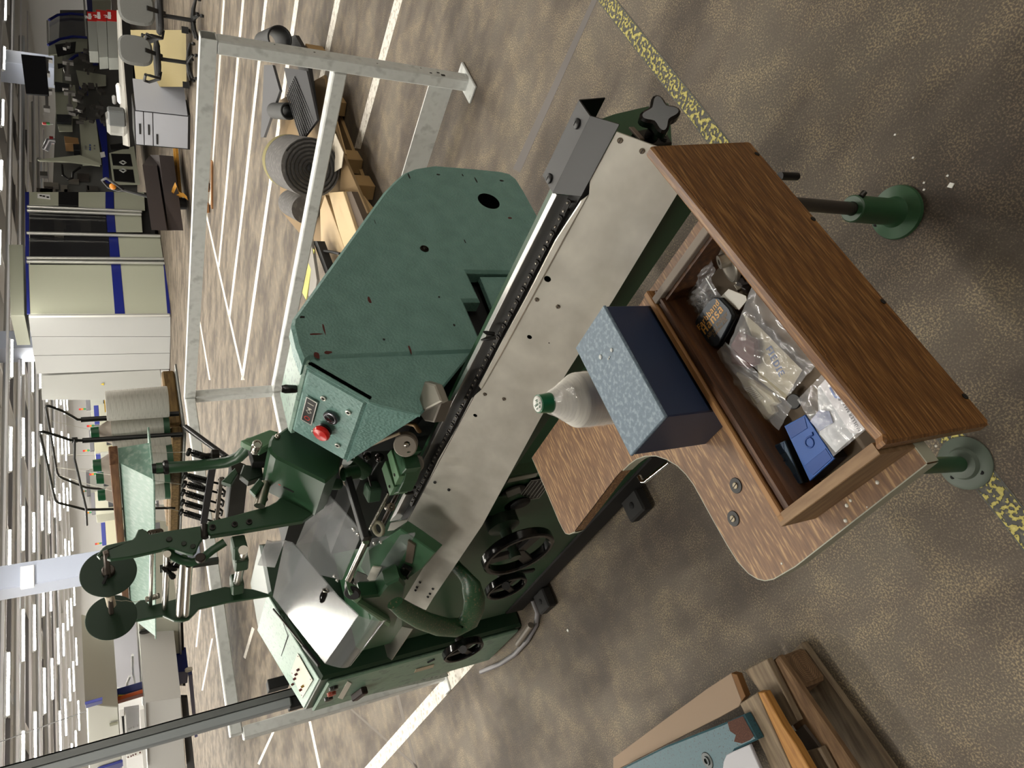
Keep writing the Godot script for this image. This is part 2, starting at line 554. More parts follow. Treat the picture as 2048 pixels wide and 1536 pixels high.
func fence():
	var m := speckled(Color(0.80, 0.81, 0.80), Color(0.7, 0.71, 0.7), 0.38, 0, 0.02, 2.0, 0.6, 0.9, 3)
	var x1 := -1.60
	var x0 := -3.95
	var z := -2.875
	var zl := -0.86
	var w := 0.06
	var h := 1.162
	var f := thing("railing", "white painted square tube railing around the machine corner", "railing", Vector3(-2.8, 0, z))
	# top rail: an open square tube, its end visible
	var b := Bld.new()
	for s in [[0, w / 2 - 0.002, w, 0.004], [0, -w / 2 + 0.002, w, 0.004]]:
		b.box(Vector3((x0 + x1) / 2, h - w / 2 + s[1], z), Vector3(x1 - x0 + w, s[3], s[2]))
		b.box(Vector3((x0 + x1) / 2, h - w / 2, z + s[1]), Vector3(x1 - x0 + w, w, s[3]))
	part(f, "top_rail", b, m)
	part(f, "top_rail", Bld.new().bar(Vector3(x0, h - w / 2, z + w / 2), Vector3(x0 - 0.12, h - w / 2, zl), w, w, Vector3.UP, 0.005), m)
	part(f, "mid_rail", Bld.new().bar(Vector3(x1 - w / 2, 0.605, z), Vector3(x0 + w / 2, 0.605, z), w, w, Vector3.UP, 0.005), m)
	part(f, "mid_rail", Bld.new().bar(Vector3(x0, 0.605, z + w / 2), Vector3(x0 - 0.1, 0.605, zl - w / 2), w, w, Vector3.UP, 0.005), m)
	part(f, "kick_plate", Bld.new().box(Vector3((x0 + x1) / 2, 0.115, z - 0.02), Vector3(x1 - x0 - w, 0.12, 0.008)), m)
	for p in [Vector3(x1, 0, z), Vector3(x0, 0, z), Vector3(x0 - 0.12, 0, zl)]:
		var po := part(f, "post", Bld.new().box(p + Vector3(0, (h - w) / 2, 0), Vector3(w, h - w, w), Basis(), 0.006), m)
		part(po, "base_plate", Bld.new().box(p + Vector3(0, 0.006, 0), Vector3(0.09, 0.012, 0.2), Basis(), 0.003), m)
	var chip := mt(Color(0.12, 0.11, 0.1), 0.8)
	var cb := Bld.new()
	for q in [[0.2, 0.018, 0.012], [0.24, -0.01, 0.006], [0.14, 0.02, 0.02], [0.16, 0.006, 0.014], [0.45, 0.01, 0.006], [0.72, 0.0, 0.008], [0.88, -0.01, 0.006]]:
		cb.box(Vector3(x1 + w / 2, q[0], z + q[1]), Vector3(0.001, q[2], q[2] * 0.6))
	part(f, "paint_chip", cb, chip)

func teal() -> StandardMaterial3D:
	if not mats.has("teal"):
		var m := StandardMaterial3D.new()
		m.roughness = 0.42
		tri_tex(m, ramp(noise_img(256, 0.02, 14, 3), [[0.0, Color(0.40, 0.545, 0.515)], [0.5, Color(0.43, 0.58, 0.55)], [1.0, Color(0.455, 0.605, 0.575)]]), Vector3.ONE * 2.6)
		bumpy(m, 0.16, 3, 3.0, 2)
		m.normal_scale = 0.35
		mats["teal"] = m
	return mats["teal"]

func green() -> StandardMaterial3D:
	return mt(Color(0.15, 0.285, 0.185), 0.36)

func lightgreen() -> StandardMaterial3D:
	return mt(Color(0.36, 0.5, 0.37), 0.4)

func steel(rough := 0.3) -> StandardMaterial3D:
	return mt(Color(0.72, 0.7, 0.66), rough, 1.0)

func black(rough := 0.35) -> StandardMaterial3D:
	return mt(Color(0.035, 0.035, 0.04), rough)

func wheel(p: Node3D, c: Vector3, dir: Vector3, r: float, w: float, spokes: int, called := "handwheel"):
	var d := dir.normalized()
	var b := Bld.new()
	b.ring(c, d, r, r * 0.84, w)
	var hw := part(p, called, b, black(0.15), "glossy black handwheel")
	var x := d.cross(Vector3.UP).normalized()
	var y := d.cross(x)
	var s := Bld.new()
	for i in spokes:
		var an := TAU * i / spokes + 0.7
		s.bar(c, c + (x * cos(an) + y * sin(an)) * r * 0.88, r * 0.3, w * 0.45, d, 0.002)
	part(hw, "spoke", s, mt(Color(0.09, 0.08, 0.075), 0.4))
	var h := Bld.new()
	h.lathe(c - d * w * 1.6, d, [[0, 0], [r * 0.22, 0], [r * 0.22, w * 1.5], [r * 0.16, w * 1.9], [0, w * 1.9]], 20)
	part(hw, "hub", h, mt(Color(0.13, 0.11, 0.1), 0.4))

func screws(p: Node3D, at: Array, dir: Vector3, r: float, m: Material, called := "screw"):
	for a in at:
		var b := Bld.new()
		b.disc(a - dir * 0.001, dir, r, 0.003, 14, r * 0.2)
		var s := part(p, called, b, m)
		var x := dir.cross(Vector3.UP).normalized()
		part(s, "slot", Bld.new().bar(a + dir * 0.0022 - x * r * 0.9, a + dir * 0.0022 + x * r * 0.9, r * 0.25, 0.0006, dir), black(0.8))

func sockets(p: Node3D, at: Array, dir: Vector3, r: float, m: Material, called := "bolt"):
	for a in at:
		var b := Bld.new()
		b.lathe(a - dir * 0.002, dir, [[0, 0], [r, 0], [r, 0.005], [r * 0.55, 0.0055], [r * 0.5, 0.003], [0, 0.003]], 16)
		var s := part(p, called, b, m)
		part(s, "socket", Bld.new().disc(a, dir, r * 0.45, 0.0014, 6), black(0.8))

func machine():
	var g := green()
	var lg := lightgreen()
	var st := steel()
	var bk := black()
	var mc := thing("sewing_machine", "old green bookbinding sewing machine with long steel feed plate, teal covers and thread arms", "machine", Vector3(-2.0, 0, -1.2))
	# ---- base casting ----
	var body := Bld.new()
	body.box(Vector3(-2.2, 0.435, -1.1), Vector3(1.36, 0.69, 0.64), Basis(), 0.02)
	var bo := part(mc, "body", body, g, "dark green cast iron body")
	part(mc, "plinth", Bld.new().box(Vector3(-2.2, 0.07, -1.1), Vector3(1.30, 0.09, 0.655), Basis(), 0.004), mt(Color(0.05, 0.045, 0.04), 0.7), "black plinth")
	part(mc, "frame_block", Bld.new().box(Vector3(-1.8, 0.86, -1.12), Vector3(1.0, 0.16, 0.3)), mt(Color(0.03, 0.045, 0.035), 0.6))
	part(mc, "frame_block", Bld.new().box(Vector3(-2.1, 1.0, -1.14), Vector3(0.6, 0.14, 0.14)), mt(Color(0.03, 0.04, 0.035), 0.6))
	for f in [[Vector3(-1.818,0.0400,-0.7400), 0.085], [Vector3(-2.633,0.0400,-0.7297), 0.085]]:
		var fb := Bld.new().box(f[0] + Vector3(0, -0.01, 0), Vector3(0.1, 0.04, f[1]), Basis(), 0.006)
		var ft := part(mc, "foot", fb, mt(Color(0.07, 0.065, 0.06), 0.6))
		part(ft, "bolt_hole", Bld.new().disc(f[0] + Vector3(0, 0.009, 0), Vector3.UP, 0.012, 0.002, 12), black(0.9))
	# front face furniture
	var zf := -0.78
	for q in [[Vector3(-1.623,0.5328,-0.7800), 0.052, 0.04], [Vector3(-1.707,0.5770,-0.7800), 0.065, 0.0], [Vector3(-1.716,0.5275,-0.7800), 0.042, 0.03]]:
		if q[2] > 0.035:
			continue
		var lid := part(bo, "cover_plate", Bld.new().disc(q[0], Vector3.BACK, q[1], 0.008, 28, 0.002), mt(Color(0.14, 0.27, 0.17), 0.4))
		if q[2] > 0.0:
			lid.set_meta("label", "round port with dark opening")
	part(bo, "port", Bld.new().disc(Vector3(-1.707,0.5219,-0.7690), Vector3.BACK, 0.032, 0.004, 28), black(0.6))
	part(bo, "badge", Bld.new().disc(Vector3(-1.640,0.5687,-0.7760), Vector3.BACK, 0.04, 0.003, 24), bk)
	var bp: Vector3 = Vector3(-1.632,0.5738,-0.7720)
	part(bo, "badge_emblem", Bld.new().box(bp + Vector3(0, 0.0, 0), Vector3(0.042, 0.042, 0.003), Basis(Vector3.BACK, 0.5)), mt(Color(0.5, 0.5, 0.48), 0.4, 0.6))
	var sp: Vector3 = Vector3(-1.642,0.4962,-0.7750)
	part(bo, "type_plate", Bld.new().box(sp, Vector3(0.13, 0.085, 0.003)), mt(Color(0.07, 0.07, 0.07), 0.4))
	var lines := Bld.new()
	for i in 5:
		lines.box(sp + Vector3(0, 0.03 - i * 0.015, 0.002), Vector3(0.11, 0.003, 0.001))
	for s in [-1, 1]:
		lines.box(sp + Vector3(s * 0.062, 0, 0.002), Vector3(0.004, 0.085, 0.001))
		lines.box(sp + Vector3(0, s * 0.041, 0.002), Vector3(0.13, 0.003, 0.001))
	part(bo, "type_plate_print", lines, mt(Color(0.6, 0.6, 0.58), 0.4, 0.5))
	part(bo, "label_strip", Bld.new().box(Vector3(-1.562,0.5713,-0.7780), Vector3(0.022, 0.09, 0.003), Basis(Vector3.BACK, 0.1)), mt(Color(0.62, 0.62, 0.58), 0.5))
	# handwheels on the front
	part(mc, "wheel_shaft", Bld.new().lathe(Vector3(-1.80, 0.55, -0.79), Vector3.BACK, [[0, 0], [0.05, 0], [0.05, 0.05], [0.03, 0.055], [0.018, 0.06], [0.018, 0.15], [0, 0.15]], 24), mt(Color(0.1, 0.16, 0.11), 0.4))
	wheel(mc, Vector3(-1.805,0.5320,-0.6600), Vector3(0.08, 0.0, 1), 0.114, 0.03, 3)
	wheel(mc, Vector3(-2.164,0.4220,-0.6800), Vector3(0.08, 0.0, 1), 0.075, 0.026, 3)
	part(mc, "wheel_shaft", Bld.new().tube([Vector3(-2.435,0.2798,-0.7900), Vector3(-2.100,0.4552,-0.6600)], 0.014, 12), bk)
	part(bo, "lever", Bld.new().bar(Vector3(-2.229,0.3767,-0.7400), Vector3(-2.247,0.2475,-0.7400), 0.022, 0.01, Vector3.BACK, 0.003), black(0.6))
	# ---- feed saddle: beam, steel plate, rail, chain ----
	var beam := Bld.new()
	beam.slab([Vector3(-0.545, 0.66, -0.745), Vector3(-0.545, 0.742, -0.745), Vector3(-0.545, 0.83, -0.83), Vector3(-0.545, 0.83, -0.91), Vector3(-0.545, 0.66, -0.91)], Vector3(-1.35, 0, 0), 0.004)
	part(mc, "feed_beam", beam, g, "dark green beam under the steel plate")
	var comb := CSGCombiner3D.new()
	comb.name = "feed_plate"
	comb.position = -mc.position
	var pn: Vector3 = Vector3(0, 0.0848, 0.0958).normalized()
	var pl := Bld.new()
	var plate_m := StandardMaterial3D.new()
	plate_m.metallic = 0.5
	plate_m.roughness = 0.32
	tri_tex(plate_m, ramp(noise_img(512, 0.012, 44, 4), [[0.0, Color(0.74, 0.725, 0.68)], [0.5, Color(0.80, 0.785, 0.745)], [1.0, Color(0.86, 0.845, 0.80)]]), Vector3(1.4, 2.6, 2.6))
	bumpy(plate_m, 0.006, 8, 3.0, 3)
	plate_m.normal_scale = 0.14
	pl.slab([Vector3(-0.4950,0.8379,-0.8131), Vector3(-0.4860,0.7961,-0.7761), Vector3(-0.4729,0.7386,-0.7252), Vector3(-0.5268,0.7384,-0.7249), Vector3(-0.7791,0.7322,-0.7194), Vector3(-0.9983,0.7298,-0.7173), Vector3(-1.156,0.7243,-0.7125), Vector3(-1.538,0.7059,-0.6962), Vector3(-1.636,0.7011,-0.6919), Vector3(-1.921,0.6989,-0.6900), Vector3(-2.134,0.6975,-0.6888), Vector3(-2.236,0.6948,-0.6864), Vector3(-2.273,0.7548,-0.7395), Vector3(-1.992,0.7567,-0.7412), Vector3(-1.879,0.7559,-0.7405), Vector3(-1.844,0.8038,-0.7829), Vector3(-1.835,0.8415,-0.8162), Vector3(-1.794,0.8414,-0.8162), Vector3(-1.723,0.8398,-0.8147), Vector3(-1.562,0.8405,-0.8154), Vector3(-1.471,0.8429,-0.8175), Vector3(-1.316,0.8401,-0.8150), Vector3(-1.204,0.8415,-0.8162), Vector3(-1.160,0.8334,-0.8091), Vector3(-1.029,0.8320,-0.8079), Vector3(-0.8563,0.8319,-0.8077), Vector3(-0.6995,0.8317,-0.8076), Vector3(-0.6117,0.8316,-0.8075), Vector3(-0.5884,0.8388,-0.8139)], -pn * 0.003)
	var cm := CSGMesh3D.new()
	cm.name = "sheet"
	cm.mesh = pl.mesh()
	cm.material = plate_m
	comb.add_child(cm)
	for hq in [[Vector3(-0.8076,0.8259,-0.8025), 0.0068], [Vector3(-0.9566,0.8075,-0.7862), 0.0052], [Vector3(-1.250,0.8219,-0.7989), 0.0049], [Vector3(-0.9457,0.7774,-0.7595), 0.0014]]:
		var cy := CSGCylinder3D.new()
		cy.name = "hole"
		cy.operation = CSGShape3D.OPERATION_SUBTRACTION
		cy.radius = hq[1]
		cy.height = 0.03
		cy.sides = 24
		cy.material = black(0.8)
		cy.transform = Transform3D(Basis(Vector3.RIGHT, pn, Vector3.RIGHT.cross(pn)), hq[0])
		comb.add_child(cy, true)
	mc.add_child(comb)
	comb.set_meta("label", "long sloping stainless steel feed plate")
	part(mc, "plate_lip", Bld.new().slab([Vector3(-0.6117,0.8316,-0.8075), Vector3(-0.6995,0.8317,-0.8076), Vector3(-0.8563,0.8319,-0.8077), Vector3(-1.029,0.8320,-0.8079), Vector3(-1.160,0.8334,-0.8091), Vector3(-1.153,0.8410,-0.8158), Vector3(-1.102,0.8409,-0.8157), Vector3(-0.9946,0.8416,-0.8164), Vector3(-0.8646,0.8408,-0.8156), Vector3(-0.7240,0.8423,-0.8170), Vector3(-0.6288,0.8369,-0.8122)], pn * 0.0045, 0.002), plate_m)
	part(mc, "plate_flange", Bld.new().slab([Vector3(-1.794,0.8414,-0.8162), Vector3(-1.851,0.8702,-0.8416), Vector3(-1.900,0.8682,-0.8399), Vector3(-1.847,0.8389,-0.8140)], -pn * 0.003), plate_m)
	screws(mc, [Vector3(-0.5043,0.8296,-0.8057), Vector3(-0.5018,0.8009,-0.7803), Vector3(-0.8625,0.8250,-0.8016), Vector3(-0.8529,0.7936,-0.7738), Vector3(-1.170,0.8250,-0.8017), Vector3(-1.154,0.7932,-0.7735)], pn, 0.0046, mt(Color(0.42, 0.38, 0.33), 0.4, 0.8), "plate_screw")
	sockets(mc, [Vector3(-1.562,0.8278,-0.8041), Vector3(-1.562,0.7965,-0.7764), Vector3(-2.085,0.7453,-0.7311), Vector3(-2.123,0.7449,-0.7307), Vector3(-2.146,0.7440,-0.7299), Vector3(-2.083,0.7109,-0.7006), Vector3(-2.121,0.7100,-0.6999), Vector3(-2.146,0.7099,-0.6997)], pn, 0.0042, mt(Color(0.1, 0.1, 0.1), 0.5), "plate_bolt")
	# rail and chain
	var rl := Bld.new()
	rl.slab([Vector3(-0.645, 0.865, -0.8555), Vector3(-0.645, 0.865, -0.843), Vector3(-1.80, 0.865, -0.843), Vector3(-1.87, 0.865, -0.8555)], Vector3(0, -0.03, 0), 0.001)
	part(mc, "guide_rail", rl, mt(Color(0.8, 0.8, 0.79), 0.35, 0.9), "bright steel guide rail")
	part(mc, "chain_groove", Bld.new().box(Vector3(-1.22, 0.83, -0.829), Vector3(1.24, 0.02, 0.03)), mt(Color(0.05, 0.045, 0.04), 0.6))
	var chain := part(mc, "chain", Bld.new().bar(Vector3(-0.66, 0.8445, -0.8235), Vector3(-1.72, 0.8445, -0.8235), 0.006, 0.006), mt(Color(0.07, 0.06, 0.05), 0.45))
	var cn := Vector3(0, 0.9, 0.42).normalized()
	var side := cn.cross(Vector3.RIGHT)
	var lm := mt(Color(0.075, 0.062, 0.052), 0.4, 0.35)
	var pm := mt(Color(0.5, 0.48, 0.45), 0.28, 0.9)
	var first: MeshInstance3D = null
	var first2: MeshInstance3D = null
	for i in 60:
		var x := -0.645 - 0.0178 * i
		var o := Vector3(x, 0.849, -0.8238)
		if first == null:
			var lb := Bld.new()
			var out := []
			for k in 20:
				var an := TAU * k / 20
				var rr := 0.0068 if absf(cos(an)) > 0.45 else 0.0052
				out.append(o + Vector3(-0.0089 + cos(an) * 0.0068 + signf(cos(an)) * 0.0089, 0, 0) + side * sin(an) * rr)
			lb.slab(out, cn * 0.0022, 0.0005)
			first = part(chain, "chain_link", lb, lm)
			first2 = part(chain, "chain_pin", Bld.new().lathe(o - cn * 0.008, cn, [[0, 0], [0.0024, 0], [0.0024, 0.0115], [0.0015, 0.0128], [0, 0.0132]], 12), pm)
		else:
			var l: MeshInstance3D = first.duplicate()
			chain.add_child(l, true)
			l.name = "chain_link"
			l.position = first.position + Vector3(-0.0178 * i, 0, 0) - cn * (0.0024 if i % 2 else 0.0)
			var pi2: MeshInstance3D = first2.duplicate()
			chain.add_child(pi2, true)
			pi2.name = "chain_pin"
			pi2.position = first2.position + Vector3(-0.0178 * i, 0, 0)
	for q in [[Vector3(-0.9924,0.8600,-0.8275), Vector3(-0.9888,0.8850,-0.8322)], [Vector3(-0.9908,0.8600,-0.8167), Vector3(-1.008,0.8850,-0.8258)], [Vector3(-1.624,0.8600,-0.8283), Vector3(-1.601,0.8850,-0.8222)], [Vector3(-1.647,0.8600,-0.8262), Vector3(-1.643,0.8850,-0.8232)]]:
		part(chain, "pusher", Bld.new().tube([q[0], (q[0] + q[1]) / 2 + Vector3(0, 0.004, 0), q[1]], [0.0045, 0.0045, 0.0015], 8), black(0.4))
	# black end guard, an open folded channel
	var eg := mt(Color(0.045, 0.045, 0.05), 0.42)
	var ga: Vector3 = Vector3(-0.4947,0.8710,-0.8476)
	var gb: Vector3 = Vector3(-0.6461,0.8710,-0.8466)
	var gc: Vector3 = Vector3(-0.4956,0.8710,-0.8925)
	var gd: Vector3 = Vector3(-0.6463,0.8710,-0.8933)
	var f1: Vector3 = Vector3(-0.4798,0.8393,-0.8143)
	var f2: Vector3 = Vector3(-0.6188,0.8391,-0.8141)
	var gu := part(mc, "end_guard", Bld.new().slab([gc, ga, gb, gd], Vector3(0, -0.003, 0), 0.001), eg, "black folded sheet guard over the chain end")
	part(gu, "guard_flange", Bld.new().slab([ga, f1 + pn * 0.006, f2 + pn * 0.006, gb], Vector3(0, -0.0025, -0.0015)), eg)
	part(gu, "guard_flange", Bld.new().slab([gc, gc + Vector3(0.004, -0.055, -0.012), gd + Vector3(0, -0.055, -0.012), gd], Vector3(0, 0, 0.0025)), eg)
	for q in [Vector3(-0.5241,0.8720,-0.8700), Vector3(-0.6350,0.8720,-0.8723)]:
		var bt := part(gu, "button_bolt", Bld.new().lathe(q, Vector3.UP, [[0.0001, 0], [0.0088, 0], [0.0082, 0.002], [0.005, 0.0035], [0.0001, 0.004]], 20), eg)
		part(bt, "slot", Bld.new().bar(q + Vector3(-0.004, 0.0038, 0), q + Vector3(0.004, 0.0038, 0), 0.001, 0.001), black(0.9))
	# end bracket with the star knob
	var br := Bld.new()
	br.slab([Vector3(-0.5350,0.7968,-0.9147), Vector3(-0.5350,0.7553,-0.9370), Vector3(-0.5350,0.6015,-1.004), Vector3(-0.5350,0.5905,-1.001), Vector3(-0.5350,0.5951,-0.9813), Vector3(-0.5350,0.6249,-0.9338), Vector3(-0.5350,0.6650,-0.8615), Vector3(-0.5350,0.7308,-0.8377), Vector3(-0.5350,0.7801,-0.8733)], Vector3(-0.012, 0, 0), 0.003)
	part(mc, "end_bracket", br, mt(Color(0.17, 0.3, 0.2), 0.4))
	part(mc, "clamp_pad", Bld.new().slab([Vector3(-0.5200,0.7599,-0.8641), Vector3(-0.5200,0.7152,-0.8816), Vector3(-0.5200,0.6833,-0.8689), Vector3(-0.5200,0.6865,-0.8447), Vector3(-0.5200,0.7471,-0.8258), Vector3(-0.5200,0.7624,-0.8327)], Vector3(-0.016, 0, 0), 0.002), mt(Color(0.08, 0.07, 0.06), 0.5))
	sockets(mc, [Vector3(-0.5170,0.7056,-0.8499)], Vector3.RIGHT, 0.007, mt(Color(0.1, 0.09, 0.08), 0.5))
	part(mc, "clamp_tongue", Bld.new().bar(Vector3(-0.5150,0.7688,-0.8650), Vector3(-0.5150,0.7636,-0.8323), 0.012, 0.004, Vector3.RIGHT, 0.001), mt(Color(0.55, 0.5, 0.46), 0.4, 0.7))
	var kb: Vector3 = Vector3(-0.5150,0.7353,-0.8463)
	var kt: Vector3 = Vector3(-0.4550,0.7722,-0.8171)
	var kd := (kt - kb).normalized()
	var kn := Bld.new()
	kn.lathe(kb, kd, [[0, 0], [0.012, 0], [0.0115, 0.02], [0.013, 0.035], [0, 0.036]], 20)
	var kx := kd.cross(Vector3.UP).normalized()
	var ky := kd.cross(kx)
	var ko := []
	for k in 40:
		var an := TAU * k / 40
		var rr := 0.0265 + 0.0065 * cos(4 * an)
		ko.append(kt - kd * 0.024 + (kx * cos(an) + ky * sin(an)) * rr)
	kn.slab(ko, kd * 0.024, 0.004)
	part(mc, "star_knob", kn, black(0.22), "black plastic star knob")
	part(mc, "tension_handle", Bld.new().tube([Vector3(-0.5300,0.4456,-0.7966), Vector3(-0.5300,0.3951,-0.8010)], 0.0075, 12), black(0.4))
	# outboard leg under the saddle
	var lx: Vector3 = Vector3(-0.5927,0.0000,-0.8016)
	var leg := part(mc, "leg", Bld.new().tube([lx + Vector3(0, 0.1, 0), lx + Vector3(0, 0.66, 0)], 0.0135, 16), mt(Color(0.3, 0.28, 0.26), 0.4, 0.6), "bare steel adjusting rod")
	var bs := mt(Color(0.16, 0.3, 0.19), 0.42)
	part(leg, "sleeve", Bld.new().lathe(lx, Vector3.UP, [[0.0001, 0], [0.058, 0], [0.06, 0.004], [0.058, 0.011], [0.034, 0.018], [0.029, 0.03], [0.0285, 0.16], [0.026, 0.163], [0.015, 0.163], [0.0145, 0.155]], 36), bs, "green cast foot sleeve with round flange")
	part(leg, "set_screw", Bld.new().tube([Vector3(-0.5650,0.1565,-0.8078), Vector3(-0.5570,0.1487,-0.8132)], 0.006, 12), mt(Color(0.2, 0.19, 0.17), 0.4, 0.5))
	for q in [Vector3(-0.5516,0.0120,-0.7952), Vector3(-0.6398,0.0120,-0.8145)]:
		part(leg, "bolt_hole", Bld.new().disc(q, Vector3.UP, 0.0055, 0.002, 12), black(0.9))
	machine_covers(mc)
	machine_head(mc)
	machine_arms(mc)
	machine_guards(mc)
	cabinet(mc)

func machine_covers(mc: Node3D):
	var t := teal()
	var bk := black()
	var X := -1.25
	# end cover: an upright sheet hood with cutouts, facing right
	var cb := CSGCombiner3D.new()
	cb.name = "end_cover"
	cb.position = -mc.position
	var b := Bld.new()
	b.slab([Vector3(-1.250,1.161,-0.9930), Vector3(-1.250,1.182,-0.9787), Vector3(-1.250,1.187,-1.032), Vector3(-1.250,1.186,-1.092), Vector3(-1.250,1.179,-1.113), Vector3(-1.250,0.8328,-1.591), Vector3(-1.250,0.7846,-1.646), Vector3(-1.250,0.7447,-1.687), Vector3(-1.250,0.7015,-1.714), Vector3(-1.250,0.6313,-1.737), Vector3(-1.250,0.5004,-1.739), Vector3(-1.250,0.3970,-1.737), Vector3(-1.250,0.3627,-1.728), Vector3(-1.250,0.3457,-1.700), Vector3(-1.250,0.3416,-1.640), Vector3(-1.250,0.3406,-1.517), Vector3(-1.250,0.4863,-1.268), Vector3(-1.250,0.6782,-1.269), Vector3(-1.250,0.6759,-1.160), Vector3(-1.250,0.7261,-1.161), Vector3(-1.250,0.7240,-1.016), Vector3(-1.250,0.7621,-0.9882)], Vector3(-0.05, 0, 0), 0.008)
	var cm := CSGMesh3D.new()
	cm.name = "sheet"
	cm.mesh = b.mesh()
	cm.material = t
	cb.add_child(cm)
	var cy := CSGCylinder3D.new()
	cy.name = "hole"
	cy.operation = CSGShape3D.OPERATION_SUBTRACTION
	cy.radius = 0.036
	cy.height = 0.2
	cy.sides = 36
	cy.material = bk
	cy.transform = Transform3D(Basis(Vector3.BACK, PI / 2), Vector3(-1.250,0.4978,-1.577))
	cb.add_child(cy)
	mc.add_child(cb)
	cb.set_meta("label", "teal hammered paint end cover with chipped edges")
	part(mc, "cover_back", Bld.new().slab([Vector3(-1.310,1.042,-1.075), Vector3(-1.310,0.8074,-1.454), Vector3(-1.310,0.5713,-1.695), Vector3(-1.310,0.3924,-1.688), Vector3(-1.310,0.3646,-1.568), Vector3(-1.310,0.5816,-1.033)], Vector3(-0.05, 0, 0)), black(0.8))
	part(mc, "inner_cover", Bld.new().slab([Vector3(-1.262,0.6377,-1.262), Vector3(-1.262,0.5081,-1.263), Vector3(-1.262,0.5751,-1.098), Vector3(-1.262,0.6438,-1.100)], Vector3(-0.02, 0, 0), 0.002), t, "small teal plate in the cover notch")
	var sc: Vector3 = Vector3(-1.249,0.7797,-1.355)
	part(mc, "cover_screw", Bld.new().lathe(sc - Vector3(0.002, 0, 0), Vector3.RIGHT, [[0, 0], [0.013, 0], [0.012, 0.003], [0.009, 0.0035], [0.008, 0.001], [0.006, 0.004], [0, 0.007]], 20), mt(Color(0.12, 0.1, 0.08), 0.25, 0.6))
	# chips down to the red primer
	var red := mt(Color(0.33, 0.13, 0.1), 0.8)
	var dk := mt(Color(0.09, 0.07, 0.06), 0.8)
	var spots := [[Vector3(-1.250,0.9831,-1.166), 0.013, 0.005, 0], [Vector3(-1.250,1.148,-0.9991), 0.012, 0.008, 0], [Vector3(-1.250,1.121,-1.006), 0.006, 0.011, 0], [Vector3(-1.250,1.136,-1.062), 0.003, 0.022, 0], [Vector3(-1.250,1.115,-1.076), 0.022, 0.003, 0], [Vector3(-1.250,1.157,-1.115), 0.005, 0.008, 1], [Vector3(-1.250,0.7339,-1.669), 0.018, 0.003, 1], [Vector3(-1.250,0.6334,-1.688), 0.004, 0.008, 1], [Vector3(-1.250,0.5472,-1.696), 0.008, 0.003, 1], [Vector3(-1.250,0.5068,-1.676), 0.016, 0.003, 1], [Vector3(-1.250,0.4117,-1.684), 0.005, 0.01, 1], [Vector3(-1.250,0.9238,-1.004), 0.02, 0.003, 0], [Vector3(-1.250,0.7939,-1.174), 0.004, 0.004, 1], [Vector3(-1.250,0.9798,-1.038), 0.004, 0.004, 1], [Vector3(-1.250,0.7834,-1.077), 0.006, 0.004, 1], [Vector3(-1.250,0.4519,-1.502), 0.005, 0.008, 0], [Vector3(-1.250,0.8946,-1.456), 0.012, 0.001, 1], [Vector3(-1.250,0.6443,-1.390), 0.01, 0.002, 1]]
	var crm := Bld.new()
	var cdk := Bld.new()
	for s in spots:
		var pts := []
		for k in 9:
			var an := TAU * k / 9
			var rr := rng.randf_range(0.6, 1.0)
			pts.append(s[0] + Vector3(0.0008, sin(an) * s[2] * rr, cos(an) * s[1] * rr))
		(cdk if s[3] else crm).slab(pts, Vector3(-0.0006, 0, 0))
	part(mc, "paint_chip", crm, red, "bare red primer where the paint flaked")
	part(mc, "paint_chip", cdk, dk)
	# control box left of the cover seam
	var A: Vector3 = Vector3(-1.256,1.174,-0.9774)
	var B: Vector3 = Vector3(-1.256,1.059,-0.8671)
	var L := Vector3(-0.255, 0, 0)
	var n := L.cross(B - A).normalized()
	if n.z < 0:
		n = -n
	var box := Bld.new()
	var zb := -1.06
	box.slab([A, B, Vector3(-1.256,1.037,-0.8525), Vector3(-1.256,0.9506,-0.8186), Vector3(-1.256,0.7589,-0.9914), Vector3(-1.256,1.160,-0.9964)], Vector3(-0.012, 0, 0), 0.004)
	part(mc, "control_box", box, t, "teal operator control box")
	part(mc, "control_panel", Bld.new().slab([A + n * 0.004, B + n * 0.004, B + L + n * 0.004, A + L + n * 0.004], -n * 0.03, 0.01), t)
	part(mc, "lower_panel", Bld.new().slab([B, B + L, Vector3(-1.256,0.9506,-0.8186)], Vector3(-0.002, 0.0, -0.012), 0.0), t)
	var tp := [Vector3(A.x, A.y + 0.004, A.z), Vector3(A.x, A.y + 0.004, A.z - 0.125), Vector3(A.x - 0.27, A.y + 0.004, A.z - 0.125), Vector3(A.x - 0.27, A.y + 0.004, A.z)]
	part(mc, "top_panel", Bld.new().slab(tp, Vector3(0, -0.02, 0), 0.006), speckled(Color(0.52, 0.64, 0.58), Color(0.4, 0.5, 0.46), 0.35, 0, 0.06, 3.0))
	part(mc, "box_core", Bld.new().slab([Vector3(-1.270,1.141,-0.9804), Vector3(-1.270,1.052,-0.8948), Vector3(-1.270,0.9164,-0.8820), Vector3(-1.270,0.8197,-0.9809)], Vector3(-0.24, 0, 0)), black(0.8))
	part(mc, "lever_knob", Bld.new().lathe(Vector3(-1.360,1.191,-0.9919), Vector3(0, -1, 0.1), [[0, -0.022], [0.008, -0.021], [0.0105, -0.012], [0.0095, 0.01], [0.006, 0.02], [0, 0.021]], 16), black(0.2), "black lever grip")
	# switches on the panel: positions measured along its length and slope
	var bev := mt(Color(0.75, 0.75, 0.72), 0.3, 0.8)
	sockets(mc, [Vector3(-1.322,1.134,-0.9325), Vector3(-1.321,1.087,-0.8874), Vector3(-1.458,1.134,-0.9319), Vector3(-1.458,1.087,-0.8868)], n, 0.0072, bev, "panel_bolt")
	var e1: Vector3 = Vector3(-1.421,1.116,-0.9148)
